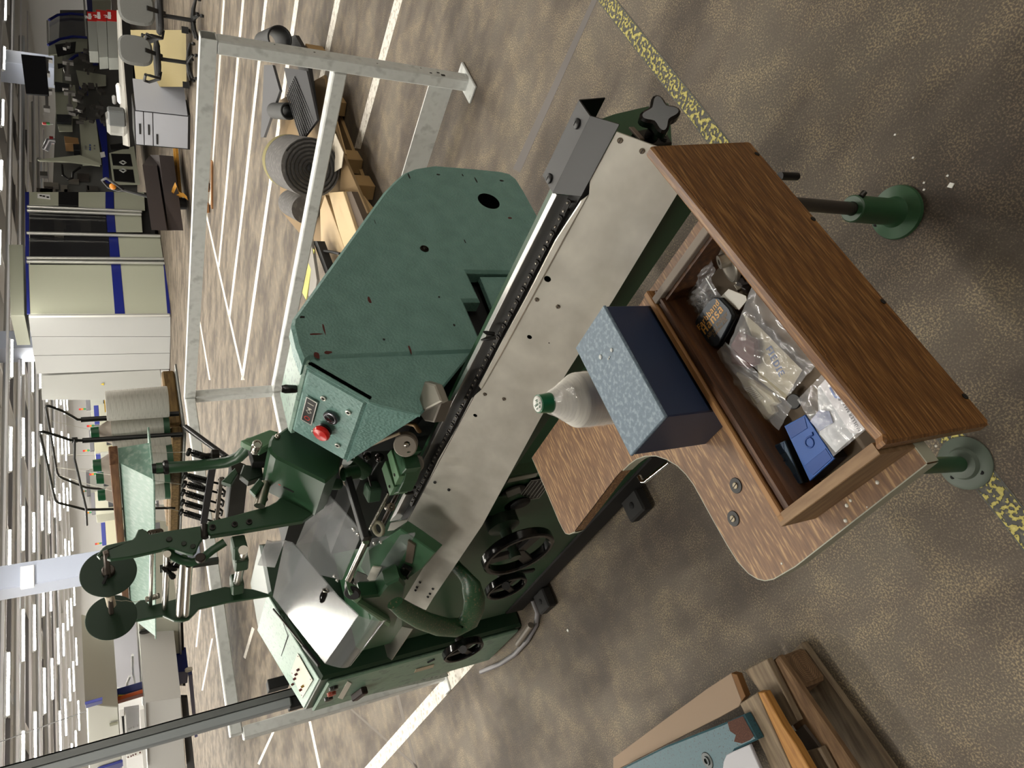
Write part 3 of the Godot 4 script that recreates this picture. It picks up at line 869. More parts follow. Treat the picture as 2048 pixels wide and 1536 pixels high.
	var em := part(mc, "stop_button", Bld.new().lathe(e1 + n * 0.004, n, [[0, 0], [0.013, 0], [0.013, 0.009], [0.021, 0.011], [0.0215, 0.017], [0.018, 0.022], [0.001, 0.024]], 28), mt(Color(0.80, 0.09, 0.07), 0.22), "red mushroom stop button")
	part(em, "collar", Bld.new().disc(e1 + n * 0.003, n, 0.019, 0.006, 24, 0.002), bk)
	var e2: Vector3 = Vector3(-1.368,1.112,-0.9108)
	var sb := part(mc, "start_button", Bld.new().lathe(e2 + n * 0.003, n, [[0, 0], [0.019, 0], [0.019, 0.004], [0.016, 0.006], [0.0135, 0.006], [0.0125, 0.004], [0, 0.004]], 28), mt(Color(0.38, 0.38, 0.4), 0.25, 0.9))
	part(sb, "button_cap", Bld.new().lathe(e2 + n * 0.005, n, [[0, 0], [0.011, 0], [0.0105, 0.003], [0.001, 0.0045]], 20), mt(Color(0.08, 0.08, 0.09), 0.12))
	var sgp: Vector3 = Vector3(-1.389,1.151,-0.9489)
	var sx := Vector3.RIGHT
	var sy := n.cross(sx).normalized()
	if sy.y < 0:
		sy = -sy
	var bs := Basis(sx, sy, sx.cross(sy))
	var sg := part(mc, "switch_sign", Bld.new().box(sgp + n * 0.0048, Vector3(0.092, 0.03, 0.002), bs, 0.0006), mt(Color(0.82, 0.82, 0.8), 0.3, 0.4), "small black plate marked 0, motor symbol and 1")
	part(sg, "sign_face", Bld.new().box(sgp + n * 0.0056, Vector3(0.086, 0.025, 0.001), bs), mt(Color(0.1, 0.08, 0.08), 0.4))
	var ink := mt(Color(0.85, 0.84, 0.8), 0.5)
	var rd := mt(Color(0.85, 0.25, 0.2), 0.5)
	var sq := Bld.new()
	sq.ring(sgp - sx * 0.027 + n * 0.0063, n, 0.0075, 0.0055, 0.0004, 24)
	part(sg, "zero_mark", sq, rd)
	var mo := Bld.new()
	mo.ring(sgp + n * 0.0063, n, 0.0075, 0.0058, 0.0004, 4)
	mo.box(sgp + sx * 0.009 + n * 0.0063, Vector3(0.004, 0.004, 0.0005), bs)
	mo.box(sgp + sx * 0.012 + n * 0.0063, Vector3(0.003, 0.011, 0.0005), bs)
	part(sg, "motor_mark", mo, ink)
	var on := Bld.new()
	on.box(sgp + sx * 0.029 + n * 0.0063, Vector3(0.0022, 0.016, 0.0005), bs)
	part(sg, "one_mark", on, ink)

func machine_head(mc: Node3D):
	var g := green()
	var lg := lightgreen()
	var st := steel()
	var bk := black()
	# head casting: extruded along x, right face at x = -1.58
	var h := Bld.new()
	h.slab([Vector3(-1.580,1.190,-1.017), Vector3(-1.580,1.203,-1.015), Vector3(-1.580,1.214,-0.9982), Vector3(-1.580,1.220,-0.9793), Vector3(-1.580,1.218,-0.9612), Vector3(-1.580,1.208,-0.9450), Vector3(-1.580,1.118,-0.8688), Vector3(-1.580,1.103,-0.8563), Vector3(-1.580,1.063,-0.8856), Vector3(-1.580,1.026,-0.9741), Vector3(-1.580,1.081,-1.029), Vector3(-1.580,1.149,-1.044)], Vector3(-0.18, 0, 0), 0.006)
	part(mc, "head_casting", h, g, "dark green head casting with a rounded nose")
	part(mc, "head_slot", Bld.new().bar(Vector3(-1.693,1.180,-0.9214), Vector3(-1.692,1.157,-0.9019), 0.007, 0.002, Vector3(0, 0.7, 0.7)), black(0.9))
	part(mc, "red_mark", Bld.new().bar(Vector3(-1.691,1.191,-0.9309), Vector3(-1.694,1.186,-0.9270), 0.005, 0.001, Vector3(0, 0.7, 0.7)), mt(Color(0.75, 0.25, 0.18), 0.5))
	part(mc, "oiler", Bld.new().ball(Vector3(-1.575,1.194,-1.004), 0.007), st)
	var frame := Bld.new()
	frame.slab([Vector3(-1.620,1.274,-1.032), Vector3(-1.620,1.199,-1.057), Vector3(-1.620,1.180,-1.048), Vector3(-1.620,1.196,-1.014), Vector3(-1.620,1.234,-0.9964), Vector3(-1.620,1.270,-1.026)], Vector3(-0.03, 0, 0), 0.004)
	part(mc, "rear_arm", frame, lg)
	part(mc, "pivot_pin", Bld.new().lathe(Vector3(-1.580,1.247,-0.9844), Vector3(1, 0, 0.2), [[0, -0.03], [0.0125, -0.03], [0.0125, 0.012], [0.0105, 0.015], [0.008, 0.015], [0.007, 0.01], [0, 0.01]], 20), steel(0.2))
	var gap := mt(Color(0.05, 0.055, 0.05), 0.6)
	part(mc, "rear_frame", Bld.new().slab([Vector3(-1.680,1.248,-1.053), Vector3(-1.680,1.199,-1.041), Vector3(-1.680,1.211,-0.9928), Vector3(-1.680,1.246,-0.9979)], Vector3(-0.03, 0, 0), 0.003), gap)
	part(mc, "rear_frame", Bld.new().slab([Vector3(-1.720,1.262,-1.020), Vector3(-1.720,1.217,-1.007), Vector3(-1.720,1.219,-0.9767), Vector3(-1.720,1.257,-0.9673), Vector3(-1.720,1.275,-0.9913)], Vector3(-0.03, 0, 0), 0.003), mt(Color(0.1, 0.17, 0.12), 0.4))
	part(mc, "rocker", Bld.new().slab([Vector3(-1.700,1.261,-0.9322), Vector3(-1.700,1.233,-0.9622), Vector3(-1.700,1.224,-0.9443), Vector3(-1.700,1.250,-0.9128)], Vector3(-0.02, 0, 0), 0.003), g)
	part(mc, "guide_column", Bld.new().tube([Vector3(-1.720,1.217,-0.9548), Vector3(-1.720,1.242,-0.8904)], 0.014, 16), steel(0.3))
	part(mc, "needle_block", Bld.new().slab([Vector3(-1.972,1.255,-1.150), Vector3(-2.023,1.205,-1.150), Vector3(-2.291,1.197,-1.150), Vector3(-2.293,1.252,-1.150)], Vector3(0, 0, -0.05), 0.003), mt(Color(0.06, 0.065, 0.055), 0.45), "blackened needle bar block")
	part(mc, "clip_block", Bld.new().box(Vector3(-2.058,1.173,-1.080), Vector3(0.05, 0.02, 0.02), Basis(Vector3.BACK, -0.3), 0.002), bk)
	# pipe that carries the drip pan
	var pipe := [Vector3(-1.850,1.462,-1.115), Vector3(-1.850,1.440,-1.114), Vector3(-1.830,1.355,-1.097), Vector3(-1.800,1.289,-1.080), Vector3(-1.770,1.262,-1.074), Vector3(-1.740,1.246,-1.075), Vector3(-1.700,1.239,-1.072)]
	part(mc, "pan_post", Bld.new().tube(pipe, 0.0155, 16), g, "bent green pipe carrying the drip pan")
	part(mc, "post_collar", Bld.new().lathe(pipe[0], Vector3.UP, [[0, -0.03], [0.02, -0.03], [0.02, -0.02], [0.014, -0.015], [0.014, 0.01], [0, 0.01]], 18), bk)
	part(mc, "post_bracket", Bld.new().slab([Vector3(-1.740,1.319,-0.9888), Vector3(-1.740,1.281,-1.024), Vector3(-1.740,1.276,-1.007), Vector3(-1.740,1.298,-0.9763)], Vector3(-0.02, 0, 0), 0.002), g)
	# drip pan: upturned teal tray under a board
	var P0: Vector3 = Vector3(-1.850,1.470,-1.076)
	var zr: Vector3 = Vector3(-1.850,1.478,-1.253)
	var xl: Vector3 = Vector3(-3.057,1.470,-1.257)
	var pt := speckled(Color(0.52, 0.66, 0.60), Color(0.66, 0.76, 0.71), 0.35, 0, 0.05, 4.0, 0.5, 0.75, 6)
	var z0 := P0.z
	var z1 := zr.z
	var x0 := P0.x
	var x1 := xl.x
	var y0 := P0.y
	var pan := part(mc, "drip_pan", Bld.new().box(Vector3((x0 + x1) / 2, y0, (z0 + z1) / 2), Vector3(x0 - x1, 0.005, z0 - z1), Basis(), 0.001), pt, "pale teal sheet metal thread pan")
	var T0: Vector3 = Vector3(-1.890,1.548,-1.171)
	var y1 := T0.y
	var zi := T0.z
	var zk := z1 + (zi - z1) * 0.42
	var xi := x0 - 0.04
	var xj := x1 + 0.03
	var up := Bld.new()
	var q := [Vector3(x0 - 0.005, y0, z0 - 0.008), Vector3(x0 - 0.005, y0, z1 + 0.05), Vector3(x1 + 0.005, y0, z1 + 0.05), Vector3(x1 + 0.005, y0, z0 - 0.008)]
	var w := [Vector3(xi, y1, zi), Vector3(xi, y1, zk), Vector3(xj, y1, zk), Vector3(xj, y1, zi)]
	for i in 4:
		var j := (i + 1) % 4
		up.face([q[i], q[j], w[j], w[i]], (q[i] + q[j]) / 2 - (q[0] + q[2]) / 2 + Vector3(0, 0.05, 0))
	up.face(w, Vector3.UP)
	part(mc, "pan_body", up, pt)
	part(mc, "pan_board", Bld.new().box(Vector3((xi + xj) / 2, y1 + 0.012, zi - 0.02), Vector3(xi - xj + 0.02, 0.022, 0.06), Basis(), 0.002), wood([[0, Color(0.36, 0.22, 0.13)], [0.5, Color(0.47, 0.32, 0.2)], [1, Color(0.58, 0.42, 0.28)]], 0, 8, 6, 0.6, 4), "brown wooden board on the pan")
	# mechanism between control box and rail
	var iron := mt(Color(0.2, 0.185, 0.17), 0.4, 0.7)
	var pale := mt(Color(0.55, 0.53, 0.49), 0.45, 0.5)
	var wd: Vector3 = Vector3(0.55, 0.45, 0.7).normalized()
	var gw := part(mc, "grinding_wheel", Bld.new().disc(Vector3(-1.424,0.9300,-0.8530), wd, 0.029, 0.03, 32, 0.003), mt(Color(0.56, 0.53, 0.49), 0.7), "grey disc with a steel screw")
	part(gw, "hub_screw", Bld.new().lathe(Vector3(-1.385,0.9450,-0.8278) + wd * 0.012, wd, [[0.0001, 0], [0.008, 0], [0.006, 0.008], [0.0001, 0.01]], 8), steel(0.2))
	part(mc, "roller", Bld.new().disc(Vector3(-1.488,0.9000,-0.8288), wd, 0.026, 0.014, 28, 0.003), mt(Color(0.5, 0.48, 0.45), 0.5, 0.4))
	part(mc, "bracket", Bld.new().slab([Vector3(-1.205,0.9400,-0.8738), Vector3(-1.163,0.9400,-0.8322), Vector3(-1.161,0.9400,-0.7861), Vector3(-1.287,0.9400,-0.8452), Vector3(-1.280,0.9400,-0.8601)], Vector3(0, -0.02, 0), 0.003), pale, "worn grey metal bracket")
	part(mc, "bracket", Bld.new().slab([Vector3(-1.215,0.9300,-0.8187), Vector3(-1.180,0.9300,-0.7990), Vector3(-1.251,0.9300,-0.7920), Vector3(-1.292,0.9300,-0.8247), Vector3(-1.305,0.9300,-0.8538)], Vector3(0, -0.03, 0), 0.003), mt(Color(0.4, 0.38, 0.35), 0.45, 0.6))
	part(mc, "brass_arm", Bld.new().tube([Vector3(-1.418,0.9400,-0.9013), Vector3(-1.338,0.9500,-0.8532), Vector3(-1.313,0.9450,-0.8296), Vector3(-1.335,0.9300,-0.8258)], 0.008, 10, false, 0.7), mt(Color(0.36, 0.28, 0.17), 0.4, 0.7))
	part(mc, "ball_knob", Bld.new().ball(Vector3(-1.321,0.9600,-0.8607), 0.0095), mt(Color(0.28, 0.26, 0.25), 0.15, 0.9))
	part(mc, "thumb_screw", Bld.new().disc(Vector3(-1.413,0.9500,-0.8986), Vector3(0.8, 0.3, 0.5), 0.0085, 0.006, 18, 0.002), steel(0.3))
	part(mc, "ball_knob", Bld.new().ball(Vector3(-1.609,0.9700,-0.9346), 0.0115), mt(Color(0.22, 0.21, 0.2), 0.2, 0.9))
	var bl := part(mc, "ball_lever", Bld.new().bar(Vector3(-1.603,0.9400,-0.9217), Vector3(-1.839,0.9000,-0.9919), 0.011, 0.006, Vector3.UP, 0.001), mt(Color(0.2, 0.19, 0.19), 0.35, 0.8))
	part(bl, "ball_knob", Bld.new().ball(Vector3(-1.590,0.9450,-0.9141), 0.0125), mt(Color(0.24, 0.22, 0.22), 0.2, 0.9))
	part(mc, "green_block", Bld.new().slab([Vector3(-1.532,0.9450,-0.8874), Vector3(-1.497,0.9450,-0.8797), Vector3(-1.499,0.9450,-0.8010), Vector3(-1.541,0.9450,-0.8010)], Vector3(0, -0.05, 0), 0.001), lg)
	part(mc, "green_block", Bld.new().slab([Vector3(-1.612,0.9400,-0.8926), Vector3(-1.572,0.9400,-0.8914), Vector3(-1.564,0.9400,-0.8079), Vector3(-1.612,0.9400,-0.8099)], Vector3(0, -0.05, 0), 0.001), lg)
	part(mc, "clamp_block", Bld.new().slab([Vector3(-1.507,0.9400,-0.8840), Vector3(-1.424,0.9400,-0.8410), Vector3(-1.415,0.9400,-0.8177), Vector3(-1.452,0.9400,-0.8286), Vector3(-1.454,0.9400,-0.7950), Vector3(-1.508,0.9400,-0.8058)], Vector3(0, -0.04, 0), 0.002), g)
	part(mc, "clamp_block", Bld.new().slab([Vector3(-1.530,0.9300,-0.8162), Vector3(-1.477,0.9300,-0.8044), Vector3(-1.522,0.9300,-0.7952), Vector3(-1.574,0.9300,-0.7958), Vector3(-1.626,0.9300,-0.8181), Vector3(-1.572,0.9300,-0.8170)], Vector3(0, -0.04, 0), 0.002), g)
	sockets(mc, [Vector3(-1.523,0.9440,-0.8201), Vector3(-1.592,0.9390,-0.8257), Vector3(-1.429,0.9400,-0.8314)], Vector3.UP, 0.0042, mt(Color(0.13, 0.12, 0.1), 0.5))
	part(mc, "guide_rod", Bld.new().tube([Vector3(-1.688,0.9100,-0.8575), Vector3(-1.894,0.9200,-0.8531)], 0.005, 12), steel(0.15))
	part(mc, "guide_rod", Bld.new().tube([Vector3(-1.679,0.8900,-0.8491), Vector3(-1.856,0.8900,-0.8493)], 0.006, 12), mt(Color(0.35, 0.31, 0.28), 0.3, 0.9))
	part(mc, "guide_roller", Bld.new().lathe(Vector3(-1.729,0.9050,-0.8339), Vector3(0.8, 0, 0.45), [[0, -0.014], [0.011, -0.014], [0.011, -0.006], [0.008, -0.002], [0.011, 0.003], [0.012, 0.014], [0.006, 0.015], [0, 0.01]], 20), mt(Color(0.5, 0.47, 0.43), 0.25, 0.9))
	part(mc, "felt_ring", Bld.new().ring(Vector3(-1.864,0.9050,-0.8368), Vector3(0.3, 0.9, 0.3), 0.024, 0.014, 0.012, 28), mt(Color(0.66, 0.64, 0.55), 0.6))
	part(mc, "valve_body", Bld.new().lathe(Vector3(-1.660,1.018,-0.9162), Vector3(0.15, 1, 0.2), [[0, -0.03], [0.02, -0.03], [0.02, 0.01], [0.016, 0.014], [0, 0.014]], 20), g)
	part(mc, "valve_body", Bld.new().lathe(Vector3(-1.685,0.9800,-0.9545), Vector3(0.5, 0.6, -0.3), [[0, -0.04], [0.024, -0.04], [0.024, 0.03], [0, 0.03]], 20), mt(Color(0.25, 0.36, 0.27), 0.4))
	part(mc, "valve_body", Bld.new().lathe(Vector3(-1.886,1.000,-1.014), Vector3(0.4, 0.8, 0.1), [[0, -0.03], [0.017, -0.03], [0.017, 0.012], [0.012, 0.014], [0, 0.014]], 18), mt(Color(0.25, 0.36, 0.27), 0.4))
	part(mc, "cam_block", Bld.new().box(Vector3(-1.840,0.9000,-0.9479), Vector3(0.05, 0.04, 0.05), Basis(Vector3.UP, 0.4), 0.004), mt(Color(0.3, 0.42, 0.33), 0.4))
	part(mc, "cable", Bld.new().tube([Vector3(-1.375,0.9600,-0.8507), Vector3(-1.402,0.9900,-0.8549), Vector3(-1.503,1.000,-0.9005), Vector3(-1.619,1.000,-0.9497), Vector3(-1.698,1.000,-0.9785), Vector3(-1.789,0.9900,-1.010), Vector3(-1.875,0.9700,-1.035), Vector3(-1.919,0.9500,-1.026), Vector3(-1.976,0.9200,-1.040)], 0.0042, 10), mt(Color(0.55, 0.49, 0.4), 0.5), "beige cable looping over the head")
	var bar := Bld.new()
	bar.bar(Vector3(-1.660,1.020,-0.9119), Vector3(-1.660,1.016,-0.7228), 0.016, 0.026, Vector3.RIGHT, 0.002)
	part(mc, "square_bar", bar, mt(Color(0.045, 0.045, 0.05), 0.5), "matt black square bar")
	part(mc, "lever_plate", Bld.new().bar(Vector3(-1.664,0.9600,-0.9791), Vector3(-1.756,0.9300,-0.9209), 0.008, 0.004, Vector3.UP), iron)

func machine_arms(mc: Node3D):
	var g := green()
	var st := steel(0.22)
	var bk := black()
	var dkb := mt(Color(0.16, 0.14, 0.13), 0.45, 0.5)
	# front arm
	part(mc, "thread_arm", Bld.new().slab([Vector3(-1.750,1.113,-0.8968), Vector3(-1.750,1.172,-0.9390), Vector3(-1.750,1.181,-0.9220), Vector3(-1.750,1.194,-0.9121), Vector3(-1.750,1.214,-0.9036), Vector3(-1.750,1.292,-0.8921), Vector3(-1.750,1.365,-0.8839), Vector3(-1.750,1.371,-0.8584), Vector3(-1.750,1.364,-0.8447), Vector3(-1.750,1.294,-0.8439), Vector3(-1.750,1.136,-0.8451), Vector3(-1.750,1.071,-0.8803)], Vector3(-0.022, 0, 0), 0.003), g, "green lower thread arm with socket bolts")
	sockets(mc, [Vector3(-1.748,1.356,-0.8644), Vector3(-1.748,1.304,-0.8632), Vector3(-1.748,1.269,-0.8639)], Vector3.RIGHT, 0.0075, dkb, "arm_bolt")
	part(mc, "thread_arm", Bld.new().slab([Vector3(-1.755,1.379,-0.8777), Vector3(-1.755,1.473,-0.8775), Vector3(-1.755,1.496,-0.8752), Vector3(-1.755,1.502,-0.8870), Vector3(-1.755,1.510,-0.8939), Vector3(-1.755,1.519,-0.8930), Vector3(-1.755,1.527,-0.8757), Vector3(-1.755,1.534,-0.8691), Vector3(-1.755,1.565,-0.8673), Vector3(-1.755,1.588,-0.8653), Vector3(-1.755,1.595,-0.8603), Vector3(-1.755,1.608,-0.8437), Vector3(-1.755,1.602,-0.8348), Vector3(-1.755,1.593,-0.8483), Vector3(-1.755,1.584,-0.8465), Vector3(-1.755,1.588,-0.8307), Vector3(-1.755,1.581,-0.8267), Vector3(-1.755,1.537,-0.8253), Vector3(-1.755,1.471,-0.8302), Vector3(-1.755,1.457,-0.8329), Vector3(-1.755,1.422,-0.8112), Vector3(-1.755,1.407,-0.8042), Vector3(-1.755,1.399,-0.8118), Vector3(-1.755,1.390,-0.8316), Vector3(-1.755,1.382,-0.8409)], Vector3(-0.014, 0, 0), 0.002), g, "green upper thread arm with hooked tip")
	part(mc, "hinge_pin", Bld.new().tube([Vector3(-1.757,1.373,-0.8791), Vector3(-1.757,1.376,-0.8435)], 0.009, 12), dkb)
	for q in [[Vector3(-1.754,1.455,-0.8534), 0.0068], [Vector3(-1.754,1.424,-0.8358), 0.006], [Vector3(-1.754,1.405,-0.8247), 0.006]]:
		part(mc, "rivet", Bld.new().disc(q[0], Vector3.RIGHT, q[1], 0.003, 18, 0.001), mt(Color(0.17, 0.19, 0.16), 0.45, 0.3))
	# rear arm
	part(mc, "thread_arm", Bld.new().slab([Vector3(-2.250,1.212,-0.8818), Vector3(-2.250,1.290,-0.9075), Vector3(-2.250,1.389,-0.9022), Vector3(-2.250,1.471,-0.8957), Vector3(-2.250,1.496,-0.8938), Vector3(-2.250,1.502,-0.9029), Vector3(-2.250,1.510,-0.9156), Vector3(-2.250,1.523,-0.9170), Vector3(-2.250,1.536,-0.9075), Vector3(-2.250,1.574,-0.8983), Vector3(-2.250,1.577,-0.8600), Vector3(-2.250,1.534,-0.8571), Vector3(-2.250,1.467,-0.8562), Vector3(-2.250,1.440,-0.8344), Vector3(-2.250,1.419,-0.8279), Vector3(-2.250,1.400,-0.8295), Vector3(-2.250,1.382,-0.8438), Vector3(-2.250,1.370,-0.8550), Vector3(-2.250,1.291,-0.8574), Vector3(-2.250,1.216,-0.8532), Vector3(-2.250,1.158,-0.8499)], Vector3(-0.014, 0, 0), 0.002), g, "green rear thread arm carrying the second disc")
	# rods between the arms
	for r in [[Vector3(-1.765,1.462,-0.8213), Vector3(-2.245,1.460,-0.8756), 0.0085], [Vector3(-1.800,1.427,-0.8174), Vector3(-2.245,1.423,-0.8469), 0.012], [Vector3(-1.820,1.414,-0.8105), Vector3(-2.245,1.407,-0.8417), 0.0095], [Vector3(-1.765,1.494,-0.8344), Vector3(-2.245,1.496,-0.8934), 0.0048], [Vector3(-1.780,1.289,-0.8045), Vector3(-2.245,1.258,-0.8967), 0.012]]:
		part(mc, "cross_rod", Bld.new().tube([r[0], r[1]], r[2], 16), st, "polished steel cross rod")
	part(mc, "strap", Bld.new().tube([Vector3(-1.780,1.461,-0.8390), Vector3(-1.790,1.450,-0.8255), Vector3(-1.800,1.430,-0.8139), Vector3(-1.800,1.408,-0.8041), Vector3(-1.790,1.390,-0.8025), Vector3(-1.780,1.360,-0.8188), Vector3(-1.770,1.330,-0.8301)], 0.011, 8, false, 0.5), g)
	part(mc, "strap_pivot", Bld.new().disc(Vector3(-1.775,1.391,-0.7969), Vector3.RIGHT, 0.012, 0.014, 18, 0.002), mt(Color(0.2, 0.17, 0.15), 0.4, 0.5))
	part(mc, "strap", Bld.new().bar(Vector3(-1.950,1.474,-0.8686), Vector3(-1.950,1.331,-0.8634), 0.012, 0.022, Vector3.RIGHT), mt(Color(0.08, 0.15, 0.1), 0.4))
	for q in [[Vector3(-1.820,1.293,-0.8317), 0.4], [Vector3(-1.880,1.286,-0.8260), 0.2], [Vector3(-2.200,1.262,-0.8879), 0.3]]:
		part(mc, "clamp_jaw", Bld.new().box(q[0], Vector3(0.045, 0.035, 0.05), Basis(Vector3.UP, q[1]), 0.004), mt(Color(0.2, 0.3, 0.22), 0.4))
	# wing knob
	var kb: Vector3 = Vector3(-1.840,1.447,-0.8213)
	var ka: Vector3 = Vector3(-1.820,1.437,-0.8288)
	part(mc, "wing_knob", Bld.new().tube([ka, kb], 0.006, 10).lathe(kb, kb - ka, [[0, -0.004], [0.009, -0.003], [0.013, 0.006], [0.006, 0.01], [0, 0.01]], 12).box(Vector3(-1.850,1.465,-0.8215), Vector3(0.012, 0.014, 0.018), Basis(Vector3.RIGHT, 0.5), 0.004).box(Vector3(-1.850,1.452,-0.7997), Vector3(0.012, 0.014, 0.018), Basis(Vector3.RIGHT, 0.5), 0.004).bar(Vector3(-1.850,1.465,-0.8215), Vector3(-1.850,1.452,-0.7997), 0.01, 0.014, Vector3.RIGHT, 0.003), black(0.2), "glossy black wing knob")
	# discs and their spindle
	var axa: Vector3 = Vector3(-1.740,1.589,-0.8402)
	var axb: Vector3 = Vector3(-2.160,1.594,-0.8428)
	part(mc, "spindle", Bld.new().bar(axa, axb, 0.012, 0.012, Vector3(0, 1, 0.2), 0.002), mt(Color(0.4, 0.36, 0.33), 0.4, 0.6))
	var d := Vector3(1, 0, 0)
	var c1: Vector3 = Vector3(-1.880,1.589,-0.8506)
	var d1 := part(mc, "thread_disc", Bld.new().disc(c1, d, 0.062, 0.003, 48, 0.001), mt(Color(0.13, 0.24, 0.17), 0.5), "front dark green thread disc")
	part(d1, "disc_hub", Bld.new().disc(c1, d, 0.0145, 0.02, 20, 0.002), mt(Color(0.28, 0.25, 0.23), 0.4, 0.6))
	part(d1, "latch", Bld.new().bar(Vector3(-1.855,1.592,-0.8348), Vector3(-1.870,1.601,-0.8212), 0.006, 0.006, d), bk)
	var c2: Vector3 = Vector3(-2.120,1.594,-0.8302)
	part(mc, "thread_disc", Bld.new().disc(c2, d, 0.0615, 0.003, 48, 0.001), mt(Color(0.13, 0.24, 0.17), 0.5), "rear dark green thread disc")
	part(mc, "thread_bobbin", Bld.new().lathe(Vector3(-2.050,1.592,-0.8480), Vector3(1, 0.03, 0.05), [[0, -0.03], [0.011, -0.03], [0.011, 0.03], [0.012, 0.06], [0, 0.06]], 18), mt(Color(0.82, 0.78, 0.7), 0.8), "off-white bobbin core")
	part(mc, "loose_thread", Bld.new().tube([Vector3(-2.030,1.581,-0.8399), Vector3(-2.050,1.568,-0.8426), Vector3(-2.060,1.557,-0.8454), Vector3(-2.080,1.541,-0.8456), Vector3(-2.200,1.523,-0.8934)], 0.0007, 5), mt(Color(0.85, 0.82, 0.75), 0.8))
	part(mc, "coil_spring", Bld.new().coil(Vector3(-2.220,1.507,-0.9025), Vector3(-2.200,1.473,-0.8989), 0.007, 0.0015, 11), st)
	part(mc, "coil_spring", Bld.new().coil(Vector3(-1.780,1.496,-0.8905), Vector3(-1.850,1.466,-0.9260), 0.007, 0.0015, 10), mt(Color(0.3, 0.25, 0.2), 0.4, 0.6))
	# thread tension row: sprung rods along a bar
	var zt := -1.12
	var rows := [[Vector3(-1.792,1.380,-1.120), Vector3(-1.835,1.327,-1.120)], [Vector3(-1.899,1.384,-1.120), Vector3(-1.935,1.326,-1.120)], [Vector3(-1.914,1.387,-1.120), Vector3(-1.961,1.326,-1.120)], [Vector3(-1.962,1.387,-1.120), Vector3(-2.013,1.326,-1.120)], [Vector3(-2.010,1.390,-1.120), Vector3(-2.071,1.327,-1.120)], [Vector3(-2.070,1.390,-1.120), Vector3(-2.130,1.328,-1.120)], [Vector3(-2.129,1.392,-1.120), Vector3(-2.193,1.329,-1.120)]]
	for i in rows.size():
		if i == 1:
			continue
		var r = rows[i]
		var tn := part(mc, "tension_rod", Bld.new().tube([r[0], r[1] + (r[1] - r[0]) * 0.75], 0.0034, 8), bk)
		part(tn, "tension_spring", Bld.new().coil(r[0].lerp(r[1], 0.15), r[1], 0.0085, 0.0016, 13), mt(Color(0.06, 0.055, 0.05), 0.3, 0.5))
		part(tn, "tension_nut", Bld.new().tube([r[0] + Vector3(0.012, 0.0, 0), r[0] + Vector3(-0.012, 0.004, 0)], 0.006, 8), bk)
		part(tn, "hook", Bld.new().tube([Vector3(-1.963,1.296,-1.120) + Vector3(-0.062 * (i - 2), 0, 0), Vector3(-1.954,1.286,-1.120) + Vector3(-0.062 * (i - 2), 0, 0), Vector3(-1.974,1.276,-1.120) + Vector3(-0.062 * (i - 2), 0, 0), Vector3(-2.003,1.277,-1.120) + Vector3(-0.062 * (i - 2), 0, 0)], 0.004, 8), bk)
	part(mc, "tension_bar", Bld.new().bar(Vector3(-1.840,1.322,-1.100), Vector3(-2.184,1.331,-1.100), 0.006, 0.02, Vector3.UP, 0.001), mt(Color(0.22, 0.22, 0.24), 0.4, 0.7), "flat grey tension bar")
	part(mc, "tension_bar", Bld.new().bar(Vector3(-1.916,1.295,-1.100), Vector3(-2.177,1.294,-1.100), 0.006, 0.011, Vector3.UP, 0.001), mt(Color(0.42, 0.4, 0.37), 0.4, 0.7))
	part(mc, "bar_clamp", Bld.new().lathe(Vector3(-1.783,1.321,-1.100), Vector3.UP, [[0, -0.014], [0.012, -0.012], [0.013, 0.006], [0.004, 0.01], [0.004, 0.036], [0, 0.036]], 14), mt(Color(0.12, 0.1, 0.09), 0.4, 0.6))
	part(mc, "stay_rod", Bld.new().tube([Vector3(-2.000,1.362,-1.342), Vector3(-1.908,1.263,-1.150)], 0.0085, 10), bk, "black diagonal stay rod")
	part(mc, "stay_rod", Bld.new().tube([Vector3(-2.200,1.358,-1.288), Vector3(-2.176,1.301,-1.200)], 0.0075, 10), bk)
	# thread stand: plate, wooden boards, uprights and wire loops
	var c0: Vector3 = Vector3(-2.200,1.349,-1.452)
	var zb: Vector3 = Vector3(-2.200,1.364,-1.759)
	var xl: Vector3 = Vector3(-3.029,1.349,-1.547)
	var sp := mt(Color(0.5, 0.51, 0.5), 0.4, 0.4)
	part(mc, "stand_plate", Bld.new().slab([c0, Vector3(c0.x - 0.01, c0.y, zb.z), Vector3(xl.x, c0.y, zb.z), Vector3(xl.x, c0.y, c0.z - 0.03), Vector3(xl.x + 0.08, c0.y, c0.z)], Vector3(0, -0.006, 0), 0.001), sp)
	var wb := wood([[0, Color(0.34, 0.25, 0.12)], [0.5, Color(0.46, 0.36, 0.2)], [1, Color(0.55, 0.44, 0.26)]], 2, 6, 7, 0.7, 12)
	var zm: Vector3 = Vector3(-2.210,1.379,-1.520)
	part(mc, "stand_board", Bld.new().box(Vector3((c0.x + xl.x) / 2 - 0.02, c0.y + 0.022, (zm.z + zb.z) / 2 - 0.006), Vector3(c0.x - xl.x - 0.06, 0.042, absf(zm.z - zb.z)), Basis(), 0.006), wb, "brown board under the rear cones")
	part(mc, "stand_board", Bld.new().box(Vector3((c0.x + xl.x) / 2 - 0.02, c0.y + 0.02, (c0.z + zm.z) / 2 - 0.01), Vector3(c0.x - xl.x - 0.05, 0.038, absf(c0.z - zm.z) - 0.03), Basis(), 0.006), wb, "brown board under the front cones")
	for u in [[Vector3(-2.190,1.358,-1.527), Vector3(-2.190,1.645,-1.533)], [Vector3(-2.195,1.356,-1.444), Vector3(-2.195,1.644,-1.456)]]:
		part(mc, "upright", Bld.new().tube([u[0], u[1]], 0.0085, 12), bk, "black upright rod")
